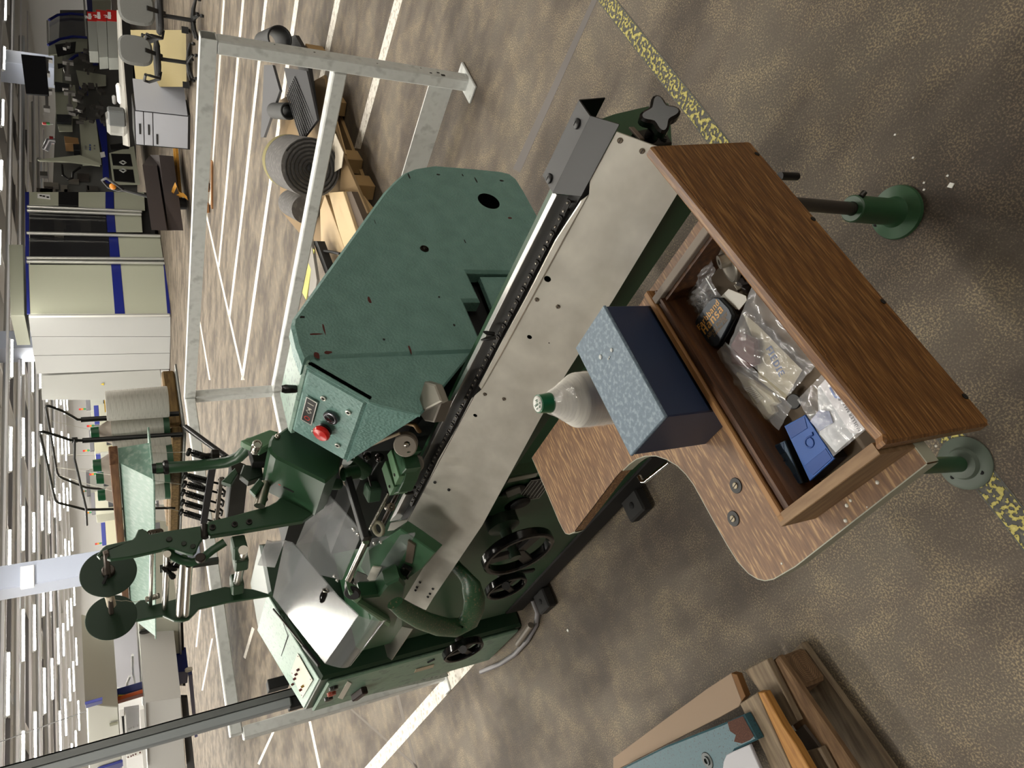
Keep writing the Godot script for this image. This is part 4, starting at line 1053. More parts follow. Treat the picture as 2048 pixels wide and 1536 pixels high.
	part(mc, "wire_loop", Bld.new().tube([Vector3(-2.180,1.643,-1.527), Vector3(-2.178,1.654,-1.527), Vector3(-2.156,1.668,-1.527), Vector3(-2.125,1.690,-1.527), Vector3(-2.094,1.723,-1.527), Vector3(-2.093,1.728,-1.527), Vector3(-2.101,1.731,-1.527), Vector3(-2.282,1.733,-1.527), Vector3(-2.485,1.736,-1.527), Vector3(-2.506,1.733,-1.527), Vector3(-2.526,1.724,-1.527), Vector3(-2.573,1.689,-1.527), Vector3(-2.610,1.658,-1.527), Vector3(-2.624,1.635,-1.527), Vector3(-2.672,1.518,-1.527), Vector3(-2.727,1.381,-1.527)], 0.0042, 8), bk, "bent black thread guide wire")
	part(mc, "wire_loop", Bld.new().tube([Vector3(-2.176,1.643,-1.444), Vector3(-2.172,1.663,-1.444), Vector3(-2.167,1.676,-1.444), Vector3(-2.143,1.700,-1.444), Vector3(-2.125,1.720,-1.444), Vector3(-2.108,1.741,-1.444), Vector3(-2.109,1.748,-1.444), Vector3(-2.120,1.749,-1.444), Vector3(-2.299,1.747,-1.444), Vector3(-2.513,1.747,-1.444), Vector3(-2.535,1.745,-1.444), Vector3(-2.552,1.737,-1.444), Vector3(-2.594,1.693,-1.444), Vector3(-2.622,1.665,-1.444), Vector3(-2.634,1.627,-1.444), Vector3(-2.660,1.524,-1.444), Vector3(-2.704,1.371,-1.444)], 0.0045, 8), bk, "bent black thread guide wire")
	part(mc, "cross_wire", Bld.new().tube([Vector3(-2.161,1.663,-1.444), Vector3(-2.261,1.671,-1.434), Vector3(-2.597,1.660,-1.434), Vector3(-2.722,1.665,-1.434)], 0.004, 8), bk)
	part(mc, "wire_clamp", Bld.new().box(Vector3(-2.190,1.665,-1.458), Vector3(0.014, 0.018, 0.014), Basis(), 0.002), bk)
	var th := mt(Color(0.88, 0.87, 0.83), 0.8)
	var tw := Bld.new()
	for q in [[Vector3(-2.244,1.619,-1.527), Vector3(-2.168,1.732,-1.527)], [Vector3(-2.403,1.624,-1.527), Vector3(-2.373,1.734,-1.527)], [Vector3(-2.496,1.623,-1.527), Vector3(-2.452,1.736,-1.527)], [Vector3(-2.620,1.624,-1.527), Vector3(-2.503,1.733,-1.527)], [Vector3(-2.373,1.734,-1.527), Vector3(-1.793,1.374,-1.120)], [Vector3(-2.452,1.736,-1.527), Vector3(-1.967,1.387,-1.120)], [Vector3(-2.503,1.733,-1.527), Vector3(-2.129,1.392,-1.120)]]:
		tw.tube([q[0], q[1]], 0.0006, 4)
	part(mc, "thread", tw, th, "white sewing threads running down from the wires")

func machine_guards(mc: Node3D):
	var pg := glass(Color(0.62, 0.63, 0.64), 0.30)
	pg.roughness = 0.12
	var th := Vector3(0, -0.003, -0.0015)
	var edge := mt(Color(0.75, 0.76, 0.72), 0.3)
	var gl := part(mc, "guard", Bld.new().slab([Vector3(-1.981,1.146,-0.9011), Vector3(-1.950,1.133,-0.8771), Vector3(-1.947,1.121,-0.8544), Vector3(-1.958,1.073,-0.7660), Vector3(-1.967,1.037,-0.6981), Vector3(-1.950,0.9990,-0.6282), Vector3(-2.413,1.010,-0.6478), Vector3(-2.363,1.138,-0.8871)], th), pg, "bent clear acrylic guard on the left")
	var fa: Vector3 = Vector3(-1.981,1.146,-0.9011)
	var fb: Vector3 = Vector3(-2.356,1.139,-0.8881)
	part(gl, "guard_flange", Bld.new().slab([fa, Vector3(-2.020,1.173,-0.9226), Vector3(-2.020,1.194,-0.9154), Vector3(-2.374,1.200,-0.8954), Vector3(-2.372,1.170,-0.8982), fb], Vector3(0, -0.001, -0.003)), pg)
	var ba: Vector3 = Vector3(-1.950,0.9990,-0.6282)
	var bb: Vector3 = Vector3(-2.413,1.010,-0.6478)
	var fold := Bld.new()
	fold.grid(8, 1, func(u, v):
		var an: float = u * 1.25
		var a: Vector3 = ba.lerp(bb, v)
		return a + Vector3(0, -0.085 * sin(an) * 0.9 - 0.012 * u, 0.06 * sin(an) * cos(an * 0.55) - 0.02 * u * u))
	part(gl, "guard_fold", fold, pg)
	var gr := part(mc, "guard", Bld.new().slab([Vector3(-1.688,1.090,-0.9282), Vector3(-1.702,1.079,-0.9054), Vector3(-1.698,1.015,-0.7736), Vector3(-1.738,1.008,-0.7586), Vector3(-1.998,1.007,-0.7570), Vector3(-2.098,1.040,-0.8243), Vector3(-2.093,1.092,-0.9326), Vector3(-1.845,1.087,-0.9225)], th), pg, "bent clear acrylic guard on the right")
	var ra: Vector3 = Vector3(-1.688,1.090,-0.9282)
	var rb: Vector3 = Vector3(-1.702,1.079,-0.9054)
	part(gr, "guard_flange", Bld.new().slab([ra, Vector3(-1.700,1.043,-0.9778), rb], Vector3(-0.003, 0, 0)), pg)
	part(mc, "guard", Bld.new().slab([Vector3(-1.772,0.9624,-0.7683), Vector3(-1.662,0.8840,-0.7160), Vector3(-1.671,0.8808,-0.7139), Vector3(-1.986,0.8787,-0.7125), Vector3(-2.039,0.8906,-0.7204), Vector3(-1.992,0.9339,-0.7493), Vector3(-1.946,0.9589,-0.7660)], Vector3(0, -0.002, -0.002)), pg, "small clear acrylic guard below the steel rod")
	part(mc, "guard_strip", Bld.new().slab([Vector3(-1.984,0.9614,-0.7676), Vector3(-1.985,0.9378,-0.7519), Vector3(-2.031,0.9120,-0.7347), Vector3(-2.105,0.9617,-0.7678)], Vector3(0, -0.002, -0.002)), mt(Color(0.5, 0.5, 0.48), 0.35, 0.6))
	var st := steel(0.2)
	part(mc, "guard_rod", Bld.new().tube([Vector3(-1.714,0.9989,-0.7393), Vector3(-1.960,0.9984,-0.7382)], 0.009, 16), st, "polished rod between the guards")
	part(mc, "guard_hinge", Bld.new().box(Vector3(-1.726,1.004,-0.7507) + Vector3(0, -0.012, 0), Vector3(0.05, 0.02, 0.02), Basis(Vector3.UP, 0.2), 0.003), black(0.4))
	part(mc, "guard_hinge", Bld.new().box(Vector3(-1.997,1.000,-0.7426) + Vector3(0, -0.012, 0), Vector3(0.05, 0.02, 0.02), Basis(Vector3.UP, 0.2), 0.003), black(0.4))
	sockets(mc, [Vector3(-1.720,1.020,-0.7826), Vector3(-1.721,1.012,-0.7671), Vector3(-2.018,1.019,-0.7811), Vector3(-2.020,1.013,-0.7679), Vector3(-1.788,0.9533,-0.7622), Vector3(-1.770,0.9410,-0.7540), Vector3(-2.061,0.9557,-0.7638), Vector3(-2.041,0.9433,-0.7556)], Vector3(0, 0.8, 0.6), 0.0048, mt(Color(0.85, 0.85, 0.83), 0.25, 0.8), "guard_screw")
	var k0: Vector3 = Vector3(-1.989,1.055,-0.7327)
	var kn := part(mc, "guard_handle", Bld.new().lathe(k0 + Vector3(0, 0.01, 0.005), Vector3(-0.75, 0.25, 0.5), [[0, -0.006], [0.0085, -0.004], [0.0105, 0.008], [0.0095, 0.024], [0.006, 0.031], [0, 0.033]], 16), black(0.1), "glossy black guard handle")
	part(kn, "handle_ring", Bld.new().ring(k0 + Vector3(0.004, 0.006, 0.002), Vector3(-0.75, 0.25, 0.5), 0.011, 0.006, 0.004, 18), st)
	# green arm casting in front of the plate end
	var g := green()
	var worn := StandardMaterial3D.new()
	tri_tex(worn, ramp(noise_img(512, 0.03, 61, 5), [[0.0, Color(0.15, 0.285, 0.185)], [0.70, Color(0.16, 0.3, 0.19)], [0.73, Color(0.42, 0.36, 0.27)], [1.0, Color(0.5, 0.45, 0.36)]]), Vector3.ONE * 7.0)
	worn.roughness = 0.4
	var loop := [Vector3(-1.922,0.8970,-0.6300), Vector3(-1.985,0.8505,-0.6200), Vector3(-2.083,0.7723,-0.6100), Vector3(-2.169,0.6838,-0.6000), Vector3(-2.219,0.6144,-0.6000), Vector3(-2.187,0.5870,-0.6000), Vector3(-2.115,0.5885,-0.6100), Vector3(-2.027,0.6126,-0.6200), Vector3(-1.988,0.6277,-0.6500), Vector3(-1.991,0.6369,-0.6900), Vector3(-2.042,0.6347,-0.7500), Vector3(-2.087,0.6357,-0.8000)]
	part(mc, "swing_arm", Bld.new().tube(loop, [0.024, 0.03, 0.034, 0.037, 0.038, 0.038, 0.036, 0.034, 0.031, 0.03, 0.03, 0.03], 20, false, 0.6, Vector3(0.4, 0.2, 0.9)), worn, "curved green arm with worn paint")
	part(mc, "arm_block", Bld.new().slab([Vector3(-1.922,0.9379,-0.6600), Vector3(-1.855,0.9317,-0.6600), Vector3(-1.824,0.8988,-0.6600), Vector3(-1.890,0.8640,-0.6600), Vector3(-2.026,0.8377,-0.6600), Vector3(-2.268,0.8061,-0.6600), Vector3(-2.169,0.8633,-0.6600), Vector3(-1.952,0.9881,-0.6600), Vector3(-1.906,0.9917,-0.6600)], Vector3(0, 0, -0.05), 0.006), g)
	part(mc, "arm_bracket", Bld.new().slab([Vector3(-1.775,1.058,-0.6400), Vector3(-1.822,1.020,-0.6400), Vector3(-1.858,1.004,-0.6400), Vector3(-1.883,1.010,-0.6400), Vector3(-2.130,0.8554,-0.6400), Vector3(-2.176,0.8508,-0.6400), Vector3(-2.099,0.8978,-0.6400), Vector3(-1.845,1.039,-0.6400)], Vector3(0, 0, -0.03), 0.004), lightgreen())
	part(mc, "rubber_stop", Bld.new().disc(Vector3(-1.811,1.036,-0.6500), Vector3(0.3, 0.5, 0.8), 0.022, 0.012, 24, 0.003), mt(Color(0.04, 0.04, 0.04), 0.7))
	part(mc, "saddle_deck", Bld.new().slab([Vector3(-1.670,0.9164,-0.7376), Vector3(-1.687,0.8820,-0.7147), Vector3(-1.722,0.8208,-0.6739), Vector3(-1.824,0.8258,-0.6772), Vector3(-1.923,0.8425,-0.6883), Vector3(-2.016,0.8792,-0.7128), Vector3(-2.004,0.9212,-0.7408), Vector3(-1.839,0.9608,-0.7672)], Vector3(0, -0.03, -0.02), 0.003), mt(Color(0.22, 0.37, 0.26), 0.4))
	part(mc, "steel_scale", Bld.new().slab([Vector3(-1.702,0.8882,-0.7188), Vector3(-1.713,0.8688,-0.7059), Vector3(-1.812,0.8536,-0.6957), Vector3(-1.815,0.8703,-0.7068)], Vector3(0, 0.004, 0.004)), mt(Color(0.55, 0.5, 0.45), 0.35, 0.8))
	part(mc, "scale_strip", Bld.new().slab([Vector3(-1.914,0.9330,-0.7487), Vector3(-1.903,0.9122,-0.7348), Vector3(-2.015,0.9111,-0.7340), Vector3(-1.996,0.9317,-0.7478)], Vector3(0, 0.003, 0.003)), mt(Color(0.85, 0.83, 0.78), 0.5))
	var cl: Vector3 = Vector3(-1.859,0.8580,-0.6986)
	part(mc, "clamp_shoe", Bld.new().box(cl + Vector3(0, 0.005, 0.004), Vector3(0.045, 0.014, 0.03), Basis(Vector3.RIGHT, 0.8), 0.003), black(0.3))
	sockets(mc, [Vector3(-1.872,0.8677,-0.7052) + Vector3(0, 0.014, 0.012), Vector3(-1.876,0.8441,-0.6894) + Vector3(0, 0.014, 0.012), Vector3(-1.834,0.8634,-0.7023) + Vector3(0, 0.014, 0.012)], Vector3(0, 0.7, 0.7), 0.004, mt(Color(0.3, 0.3, 0.3), 0.3, 0.8))
	part(mc, "collector_plate", Bld.new().slab([Vector3(-2.789,0.6400,-0.8318), Vector3(-2.567,0.6400,-0.7305), Vector3(-2.907,0.6400,-0.7264), Vector3(-3.091,0.6400,-0.8444)], Vector3(0, -0.003, 0)), steel(0.35), "small steel collector plate")
	part(mc, "plate_stay", Bld.new().bar(Vector3(-2.657,0.7200,-0.7893), Vector3(-3.139,0.6300,-0.8498), 0.012, 0.004, Vector3.UP), bk_())

func bk_() -> StandardMaterial3D:
	return black(0.5)

func cabinet(mc: Node3D):
	var front := speckled(Color(0.44, 0.55, 0.47), Color(0.38, 0.48, 0.42), 0.4, 0, 0.02, 2.0)
	var dark := mt(Color(0.1, 0.2, 0.13), 0.35)
	var zf := -0.735
	var cb := part(mc, "electrical_cabinet", Bld.new().slab([Vector3(-2.95, 0.0, zf), Vector3(-2.95, 0.915, zf), Vector3(-2.95, 1.05, -1.13), Vector3(-2.95, 1.05, -1.35), Vector3(-2.95, 0.0, -1.35)], Vector3(-0.43, 0, 0), 0.012), dark, "green electrical cabinet at the machine's left end")
	part(mc, "cabinet_door", Bld.new().slab([Vector3(-2.97, 0.02, zf + 0.001), Vector3(-2.97, 0.89, zf + 0.001), Vector3(-3.37, 0.89, zf + 0.001), Vector3(-3.37, 0.02, zf + 0.001)], Vector3(0, 0, 0.016), 0.006), front, "grey green cabinet door")
	var top := speckled(Color(0.66, 0.75, 0.7), Color(0.58, 0.67, 0.63), 0.4, 0, 0.05, 3.0)
	var tu := Vector3(0, 0.135, -0.395).normalized()
	var tn := Vector3(0, 0.395, 0.135).normalized()
	part(mc, "cabinet_top", Bld.new().slab([Vector3(-2.96, 0.917, -0.743), Vector3(-3.37, 0.917, -0.743), Vector3(-3.37, 1.05, -1.128), Vector3(-2.96, 1.05, -1.128)], tn * 0.006, 0.002), top, "pale sloping cabinet top")
	part(mc, "top_seam", Bld.new().bar(Vector3(-2.915,1.028,-1.062) + tn * 0.007, Vector3(-3.003,0.9909,-0.9533) + tn * 0.007, 0.004, 0.001, tn).bar(Vector3(-3.003,0.9909,-0.9533) + tn * 0.007, Vector3(-3.262,0.9877,-0.9526) + tn * 0.007, 0.004, 0.001, tn), black(0.9))
	part(mc, "hinge_strip", Bld.new().bar(Vector3(-2.969,1.029,-1.066) + tn * 0.012, Vector3(-2.870,0.9621,-0.8613) + tn * 0.012, 0.008, 0.006, tn), mt(Color(0.25, 0.25, 0.22), 0.4, 0.5))
	part(mc, "catch", Bld.new().bar(Vector3(-2.870,0.9621,-0.8613) + tn * 0.012, Vector3(-2.824,0.9287,-0.7590) + tn * 0.012, 0.016, 0.012, tn, 0.002), black(0.4))
	# control plate with little lamps
	var cp := Bld.new()
	cp.slab([Vector3(-3.004,0.9655,-0.8764) + tn * 0.007, Vector3(-3.015,0.9271,-0.7607) + tn * 0.007, Vector3(-3.294,0.9268,-0.7695) + tn * 0.007, Vector3(-3.243,0.9621,-0.8746) + tn * 0.007], tn * 0.002, 0.0005)
	var pl := part(mc, "button_plate", cp, mt(Color(0.84, 0.82, 0.76), 0.5), "cream button plate")
	for q in [[Vector3(-3.104,0.9524,-0.8402), 0], [Vector3(-3.166,0.9519,-0.8409), 0], [Vector3(-3.222,0.9507,-0.8392), 0], [Vector3(-3.295,0.9494,-0.8379), 0], [Vector3(-3.172,0.9344,-0.7882), 1], [Vector3(-3.227,0.9344,-0.7901), 2]]:
		var c: Color = [Color(0.28, 0.06, 0.06), Color(0.55, 0.42, 0.12), Color(0.35, 0.08, 0.05)][q[1]]
		part(pl, "push_button", Bld.new().lathe(q[0] + tn * 0.009, tn, [[0.0001, 0], [0.0055, 0], [0.005, 0.011], [0.0001, 0.012]], 14), mt(c, 0.25))
	for q in [Vector3(-3.020,0.9628,-0.8687), Vector3(-3.033,0.9303,-0.7709), Vector3(-3.276,0.9298,-0.7779), Vector3(-3.230,0.9593,-0.8654)]:
		part(pl, "plate_screw", Bld.new().disc(q + tn * 0.009, tn, 0.003, 0.001, 10), mt(Color(0.3, 0.3, 0.3), 0.4, 0.6))
	# front: lamps, sign, switch, sockets
	for q in [[Vector3(-3.044,0.8557,-0.7140), Color(0.12, 0.13, 0.12)], [Vector3(-3.126,0.8497,-0.7140), Color(0.55, 0.22, 0.16)], [Vector3(-3.197,0.8500,-0.7140), Color(0.12, 0.13, 0.12)]]:
		part(mc, "signal_lamp", Bld.new().lathe(q[0], Vector3.BACK, [[0.0001, -0.004], [0.02, -0.004], [0.018, 0.008], [0.0001, 0.011]], 18), mt(q[1], 0.25))
	part(mc, "door_sign", Bld.new().slab([Vector3(-3.058,0.7782,-0.7170), Vector3(-3.007,0.8046,-0.7170), Vector3(-3.241,0.8010,-0.7170), Vector3(-3.291,0.7720,-0.7170)], Vector3(0, 0, 0.002)), mt(Color(0.82, 0.8, 0.75), 0.5))
	part(mc, "main_switch", Bld.new().bar(Vector3(-3.256,0.7320,-0.7000), Vector3(-3.168,0.7016,-0.7000), 0.03, 0.03, Vector3.BACK, 0.004), mt(Color(0.12, 0.05, 0.05), 0.35), "dark red main switch")
	part(mc, "door_label", Bld.new().slab([Vector3(-3.130,0.3892,-0.7170), Vector3(-3.180,0.3792,-0.7170), Vector3(-3.181,0.4702,-0.7170), Vector3(-3.128,0.4753,-0.7170)], Vector3(0, 0, 0.002)), mt(Color(0.66, 0.6, 0.5), 0.5))
	part(mc, "door_handle", Bld.new().bar(Vector3(-3.036,0.4157,-0.7150), Vector3(-3.062,0.4407,-0.7150), 0.01, 0.008, Vector3.BACK, 0.002), black(0.4))
	wheel(mc, Vector3(-2.735,0.4027,-0.6500), Vector3(0.08, 0.0, 1), 0.085, 0.03, 3)
	part(mc, "wheel_shaft", Bld.new().tube([Vector3(-2.952,0.3283,-0.7300), Vector3(-2.567,0.4733,-0.6100)], 0.015, 12), black(0.3))
	part(mc, "base_sheet", Bld.new().slab([Vector3(-3.429,0.8416,-0.7450), Vector3(-3.590,0.1961,-0.7450), Vector3(-3.585,0.1645,-0.7450), Vector3(-3.323,0.2918,-0.7450), Vector3(-3.358,0.7419,-0.7450)], Vector3(0, 0, -0.01), 0.001), speckled(Color(0.55, 0.6, 0.56), Color(0.3, 0.34, 0.33), 0.5, 0, 0.03, 4.0, 0.7, 0.72))
	# cable from the cabinet foot
	part(mc, "power_cable", Bld.new().tube([Vector3(-3.513,0.0200,-0.7040), Vector3(-3.269,0.0200,-0.6653), Vector3(-3.092,0.0150,-0.6526), Vector3(-2.928,0.0150,-0.6605), Vector3(-2.805,0.0150,-0.6839), Vector3(-2.744,0.0200,-0.7181), Vector3(-2.710,0.0400,-0.7659)], 0.011, 10), mt(Color(0.5, 0.49, 0.5), 0.5), "grey power cable on the floor")
	part(mc, "cable_gland", Bld.new().tube([Vector3(-2.960,0.0500,-0.6624), Vector3(-2.783,0.0500,-0.6841)], 0.014, 12), mt(Color(0.45, 0.42, 0.38), 0.5))

func table():
	var tw := wood([[0.0, Color(0.37, 0.26, 0.17)], [0.4, Color(0.45, 0.325, 0.215)], [0.62, Color(0.50, 0.37, 0.25)], [0.72, Color(0.62, 0.48, 0.32)], [1.0, Color(0.7, 0.57, 0.4)]], 2, 8, 14.0, 0.5, 21)
	var pw := wood([[0.0, Color(0.29, 0.18, 0.09)], [0.42, Color(0.41, 0.265, 0.13)], [0.62, Color(0.47, 0.32, 0.16)], [0.78, Color(0.56, 0.4, 0.22)], [1.0, Color(0.68, 0.52, 0.33)]], 2, 14, 16.0, 0.42, 31)
	var ew := wood([[0.0, Color(0.44, 0.33, 0.22)], [0.5, Color(0.52, 0.41, 0.29)], [1.0, Color(0.6, 0.49, 0.35)]], 0, 8, 7.0, 0.65, 25)
	var lw := wood([[0.0, Color(0.42, 0.28, 0.15)], [0.5, Color(0.55, 0.39, 0.22)], [1.0, Color(0.66, 0.5, 0.3)]], 2, 12, 6.0, 0.6, 27)
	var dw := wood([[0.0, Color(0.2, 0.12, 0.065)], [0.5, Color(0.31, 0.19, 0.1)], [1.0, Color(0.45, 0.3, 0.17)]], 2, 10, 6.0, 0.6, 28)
	var t := thing("feeder_table", "worn brown wooden side table with a curved cutout and a built-in open tray", "table", Vector3(-0.8, 0, -0.42))
	var T := 0.705
	var out := [Vector3(-1.276,0.7050,-0.6833), Vector3(-1.275,0.7050,-0.6015), Vector3(-1.276,0.7050,-0.5158), Vector3(-1.274,0.7050,-0.4952), Vector3(-1.271,0.7050,-0.4834), Vector3(-1.259,0.7050,-0.4753), Vector3(-1.234,0.7050,-0.4686), Vector3(-1.130,0.7050,-0.4750), Vector3(-1.034,0.7050,-0.4816), Vector3(-1.002,0.7050,-0.4818), Vector3(-0.9768,0.7050,-0.4807), Vector3(-0.9526,0.7050,-0.4768), Vector3(-0.9264,0.7050,-0.4675), Vector3(-0.9001,0.7050,-0.4514), Vector3(-0.8805,0.7050,-0.4316), Vector3(-0.8640,0.7050,-0.4080), Vector3(-0.8557,0.7050,-0.3858), Vector3(-0.8514,0.7050,-0.3634), Vector3(-0.8512,0.7050,-0.3266), Vector3(-0.8511,0.7050,-0.2891), Vector3(-0.8502,0.7050,-0.2489), Vector3(-0.8478,0.7050,-0.2197), Vector3(-0.8394,0.7050,-0.1953), Vector3(-0.8282,0.7050,-0.1811), Vector3(-0.8162,0.7050,-0.1730), Vector3(-0.7991,0.7050,-0.1683), Vector3(-0.7502,0.7050,-0.1663)]
	out.append(Vector3(-0.49, T, -0.181))
	out.append(Vector3(-0.49, T, -0.684))
	var top := part(t, "tabletop", Bld.new().slab(out, Vector3(0, -0.0235, 0), 0.0), tw, "worn brown tabletop")
	# pale edge band
	var eb := Bld.new()
	for i in out.size() - 1:
		var a: Vector3 = out[i]
		var b: Vector3 = out[i + 1]
		var o := Vector3(b.z - a.z, 0, a.x - b.x).normalized() * 0.0015
		if o.dot((a + b) / 2 - Vector3(-0.75, T, -0.43)) < 0 and not (i > 8 and i < 19):
			o = -o
		if i > 8 and i < 19 and o.z < 0:
			o = -o
		eb.face([a + o, b + o, b + o - Vector3(0, 0.0235, 0), a + o - Vector3(0, 0.0235, 0)], o)
		eb.face([a, b, b + o, a + o], Vector3.UP)
	part(top, "edge_band", eb, mt(Color(0.62, 0.62, 0.55), 0.5), "pale grey edge band")
	for q in [Vector3(-0.7705,0.7050,-0.3134), Vector3(-0.8101,0.7050,-0.2757)]:
		var w := part(top, "fixing_washer", Bld.new().disc(q - Vector3(0, 0.0005, 0), Vector3.UP, 0.0125, 0.002, 28, 0.0006), mt(Color(0.2, 0.2, 0.2), 0.45, 0.4))
		part(w, "screw", Bld.new().disc(q + Vector3(0, 0.001, 0), Vector3.UP, 0.0055, 0.002, 18, 0.0008), mt(Color(0.62, 0.58, 0.5), 0.35, 0.7))
		part(w, "slot", Bld.new().bar(q + Vector3(-0.005, 0.003, 0.001), q + Vector3(0.005, 0.003, -0.001), 0.0012, 0.0006), black(0.9))
	var dr := Bld.new()
	for q in [[Vector3(-0.5600,0.7050,-0.1955), 0.0028], [Vector3(-0.6181,0.7050,-0.1938), 0.0028], [Vector3(-0.6088,0.7050,-0.1963), 0.0022], [Vector3(-0.6330,0.7050,-0.1790), 0.003], [Vector3(-0.7699,0.7050,-0.1793), 0.002], [Vector3(-0.5933,0.7050,-0.1779), 0.001], [Vector3(-0.4670,0.7050,-0.1911), 0.0016]]:
		dr.disc(q[0], Vector3.UP, q[1], 0.0004, 9)
	part(top, "paint_drop", dr, mt(Color(0.85, 0.84, 0.8), 0.7))
	# tray walls
	var y := T
	var H := 0.07
	part(t, "left_wall", Bld.new().box(Vector3(-0.667, y + H / 2, -0.42), Vector3(0.0125, H, 0.425), Basis(), 0.002), lw, "worn pale left tray wall")
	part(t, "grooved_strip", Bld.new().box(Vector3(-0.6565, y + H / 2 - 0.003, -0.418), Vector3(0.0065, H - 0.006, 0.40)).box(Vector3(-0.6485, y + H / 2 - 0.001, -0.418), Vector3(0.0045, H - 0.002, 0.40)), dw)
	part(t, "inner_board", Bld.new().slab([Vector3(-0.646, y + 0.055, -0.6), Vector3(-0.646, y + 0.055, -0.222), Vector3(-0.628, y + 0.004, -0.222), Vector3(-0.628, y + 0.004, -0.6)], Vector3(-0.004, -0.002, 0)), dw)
	part(t, "near_wall", Bld.new().slab([Vector3(-0.6735, y, -0.203), Vector3(-0.6735, y + H, -0.203), Vector3(-0.489, y + H, -0.203), Vector3(-0.489, y, -0.203)], Vector3(0, 0, -0.0165), 0.001), ew, "worn near tray wall")
	part(t, "far_wall", Bld.new().slab([Vector3(-0.66, y, -0.6), Vector3(-0.66, y + H, -0.6), Vector3(-0.489, y + H, -0.6), Vector3(-0.489, y, -0.6)], Vector3(0, 0, -0.014), 0.001), mt(Color(0.5, 0.46, 0.42), 0.75), "greyed far tray wall")
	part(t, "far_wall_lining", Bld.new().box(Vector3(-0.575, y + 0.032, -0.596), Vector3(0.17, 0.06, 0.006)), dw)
	part(t, "tray_bottom", Bld.new().box(Vector3(-0.565, y + 0.002, -0.41), Vector3(0.16, 0.004, 0.38)), mt(Color(0.42, 0.37, 0.31), 0.8), "grey brown tray bottom")
	# front board
	var X := -0.471
	var fb := Bld.new()
	fb.slab([Vector3(-0.4710,0.7781,-0.2075), Vector3(-0.4710,0.7783,-0.2130), Vector3(-0.4710,0.7717,-0.2206), Vector3(-0.4710,0.7751,-0.2395), Vector3(-0.4710,0.8203,-0.7387), Vector3(-0.4710,0.8214,-0.7470), Vector3(-0.4710,0.8159,-0.7514), Vector3(-0.4710,0.5784,-0.7992), Vector3(-0.4710,0.5719,-0.7948), Vector3(-0.4710,0.5667,-0.5927), Vector3(-0.4710,0.5538,-0.2128), Vector3(-0.4710,0.5610,-0.2081)], Vector3(-0.017, 0, 0), 0.003)
	var board := part(t, "front_board", fb, pw, "dark stained plywood front board with worn edges")
	var ply := wood([[0.0, Color(0.45, 0.30, 0.18)], [0.5, Color(0.62, 0.47, 0.32)], [1.0, Color(0.75, 0.62, 0.46)]], 2, 20, 12.0, 0.7, 66)
	part(board, "ply_edge", Bld.new().bar(Vector3(-0.4780,0.7650,-0.2209) + Vector3(-0.002, 0.0012, 0), Vector3(-0.4780,0.8110,-0.7471) + Vector3(-0.002, 0.0012, 0), 0.006, 0.003), ply, "pale worn plywood edge")
	for q in [Vector3(-0.4705,0.5826,-0.7628), Vector3(-0.4705,0.5760,-0.6019), Vector3(-0.4705,0.5713,-0.4257), Vector3(-0.4705,0.5637,-0.2534)]:
		var s := part(board, "wood_screw", Bld.new().disc(q, Vector3.RIGHT, 0.0048, 0.0012, 16, 0.0004), black(0.6))
		part(s, "slot", Bld.new().bar(q + Vector3(0.0013, -0.003, 0.003), q + Vector3(0.0013, 0.003, -0.003), 0.001, 0.0006), mt(Color(0.4, 0.35, 0.3), 0.5, 0.5))
	var scuff := Bld.new()
	for i in 60:
		var zz := rng.randf_range(-0.74, -0.22)
		var yy := rng.randf_range(0.58, 0.78)
		var ln := rng.randf_range(0.002, 0.012)
		scuff.box(Vector3(X + 0.0001, yy, zz), Vector3(0.0003, rng.randf_range(0.0004, 0.0011), ln), Basis(Vector3.RIGHT, rng.randf_range(-0.25, 0.25)))
	for i in 46:
		var f := float(i) / 46
		var e: Vector3 = (Vector3(-0.4710,0.7721,-0.2192)).lerp(Vector3(-0.4710,0.8188,-0.7414), f)
		scuff.box(e + Vector3(0.0001, -0.004 - rng.randf() * 0.006, 0), Vector3(0.0003, 0.0012, rng.randf_range(0.006, 0.02)))
		var e2: Vector3 = (Vector3(-0.4710,0.5589,-0.2126)).lerp(Vector3(-0.4710,0.5715,-0.7921), f)
		if rng.randf() < 0.6:
			scuff.box(e2 + Vector3(0.0001, 0.003 + rng.randf() * 0.004, 0), Vector3(0.0003, 0.0012, rng.randf_range(0.003, 0.012)))
	part(board, "scuff", scuff, mt(Color(0.6, 0.43, 0.26), 0.7), "scratches down to pale wood")
	# leg under the near edge
	var f0: Vector3 = Vector3(-0.8278,0.0000,-0.2891)
	var ft: Vector3 = Vector3(-0.7192,0.4000,-0.2535)
	var gl := green()
	var lg := part(t, "leg", Bld.new().tube([f0 + Vector3(0, 0.02, 0), Vector3(f0.x + 0.1, 0.68, f0.z - 0.02)], 0.0165, 18), gl, "slim green tube leg")
	part(lg, "floor_flange", Bld.new().lathe(f0, Vector3.UP, [[0.0001, 0], [0.056, 0], [0.056, 0.004], [0.05, 0.008], [0.034, 0.01], [0.03, 0.02], [0.02, 0.024], [0.0001, 0.024]], 36), mt(Color(0.33, 0.37, 0.33), 0.55), "dusty grey green floor flange")
	for q in [Vector3(-0.8001,0.0065,-0.2924), Vector3(-0.8653,0.0065,-0.2781), Vector3(-0.8083,0.0065,-0.2549)]:
		part(lg, "bolt_hole", Bld.new().disc(q, Vector3.UP, 0.0045, 0.003, 12), black(0.9))
	part(t, "support_arm", Bld.new().bar(Vector3(-0.84, 0.665, -0.2), Vector3(-0.84, 0.665, -0.68), 0.04, 0.03, Vector3.UP, 0.003), gl)
	var ch := mt(Color(0.85, 0.85, 0.85), 0.12, 1.0)
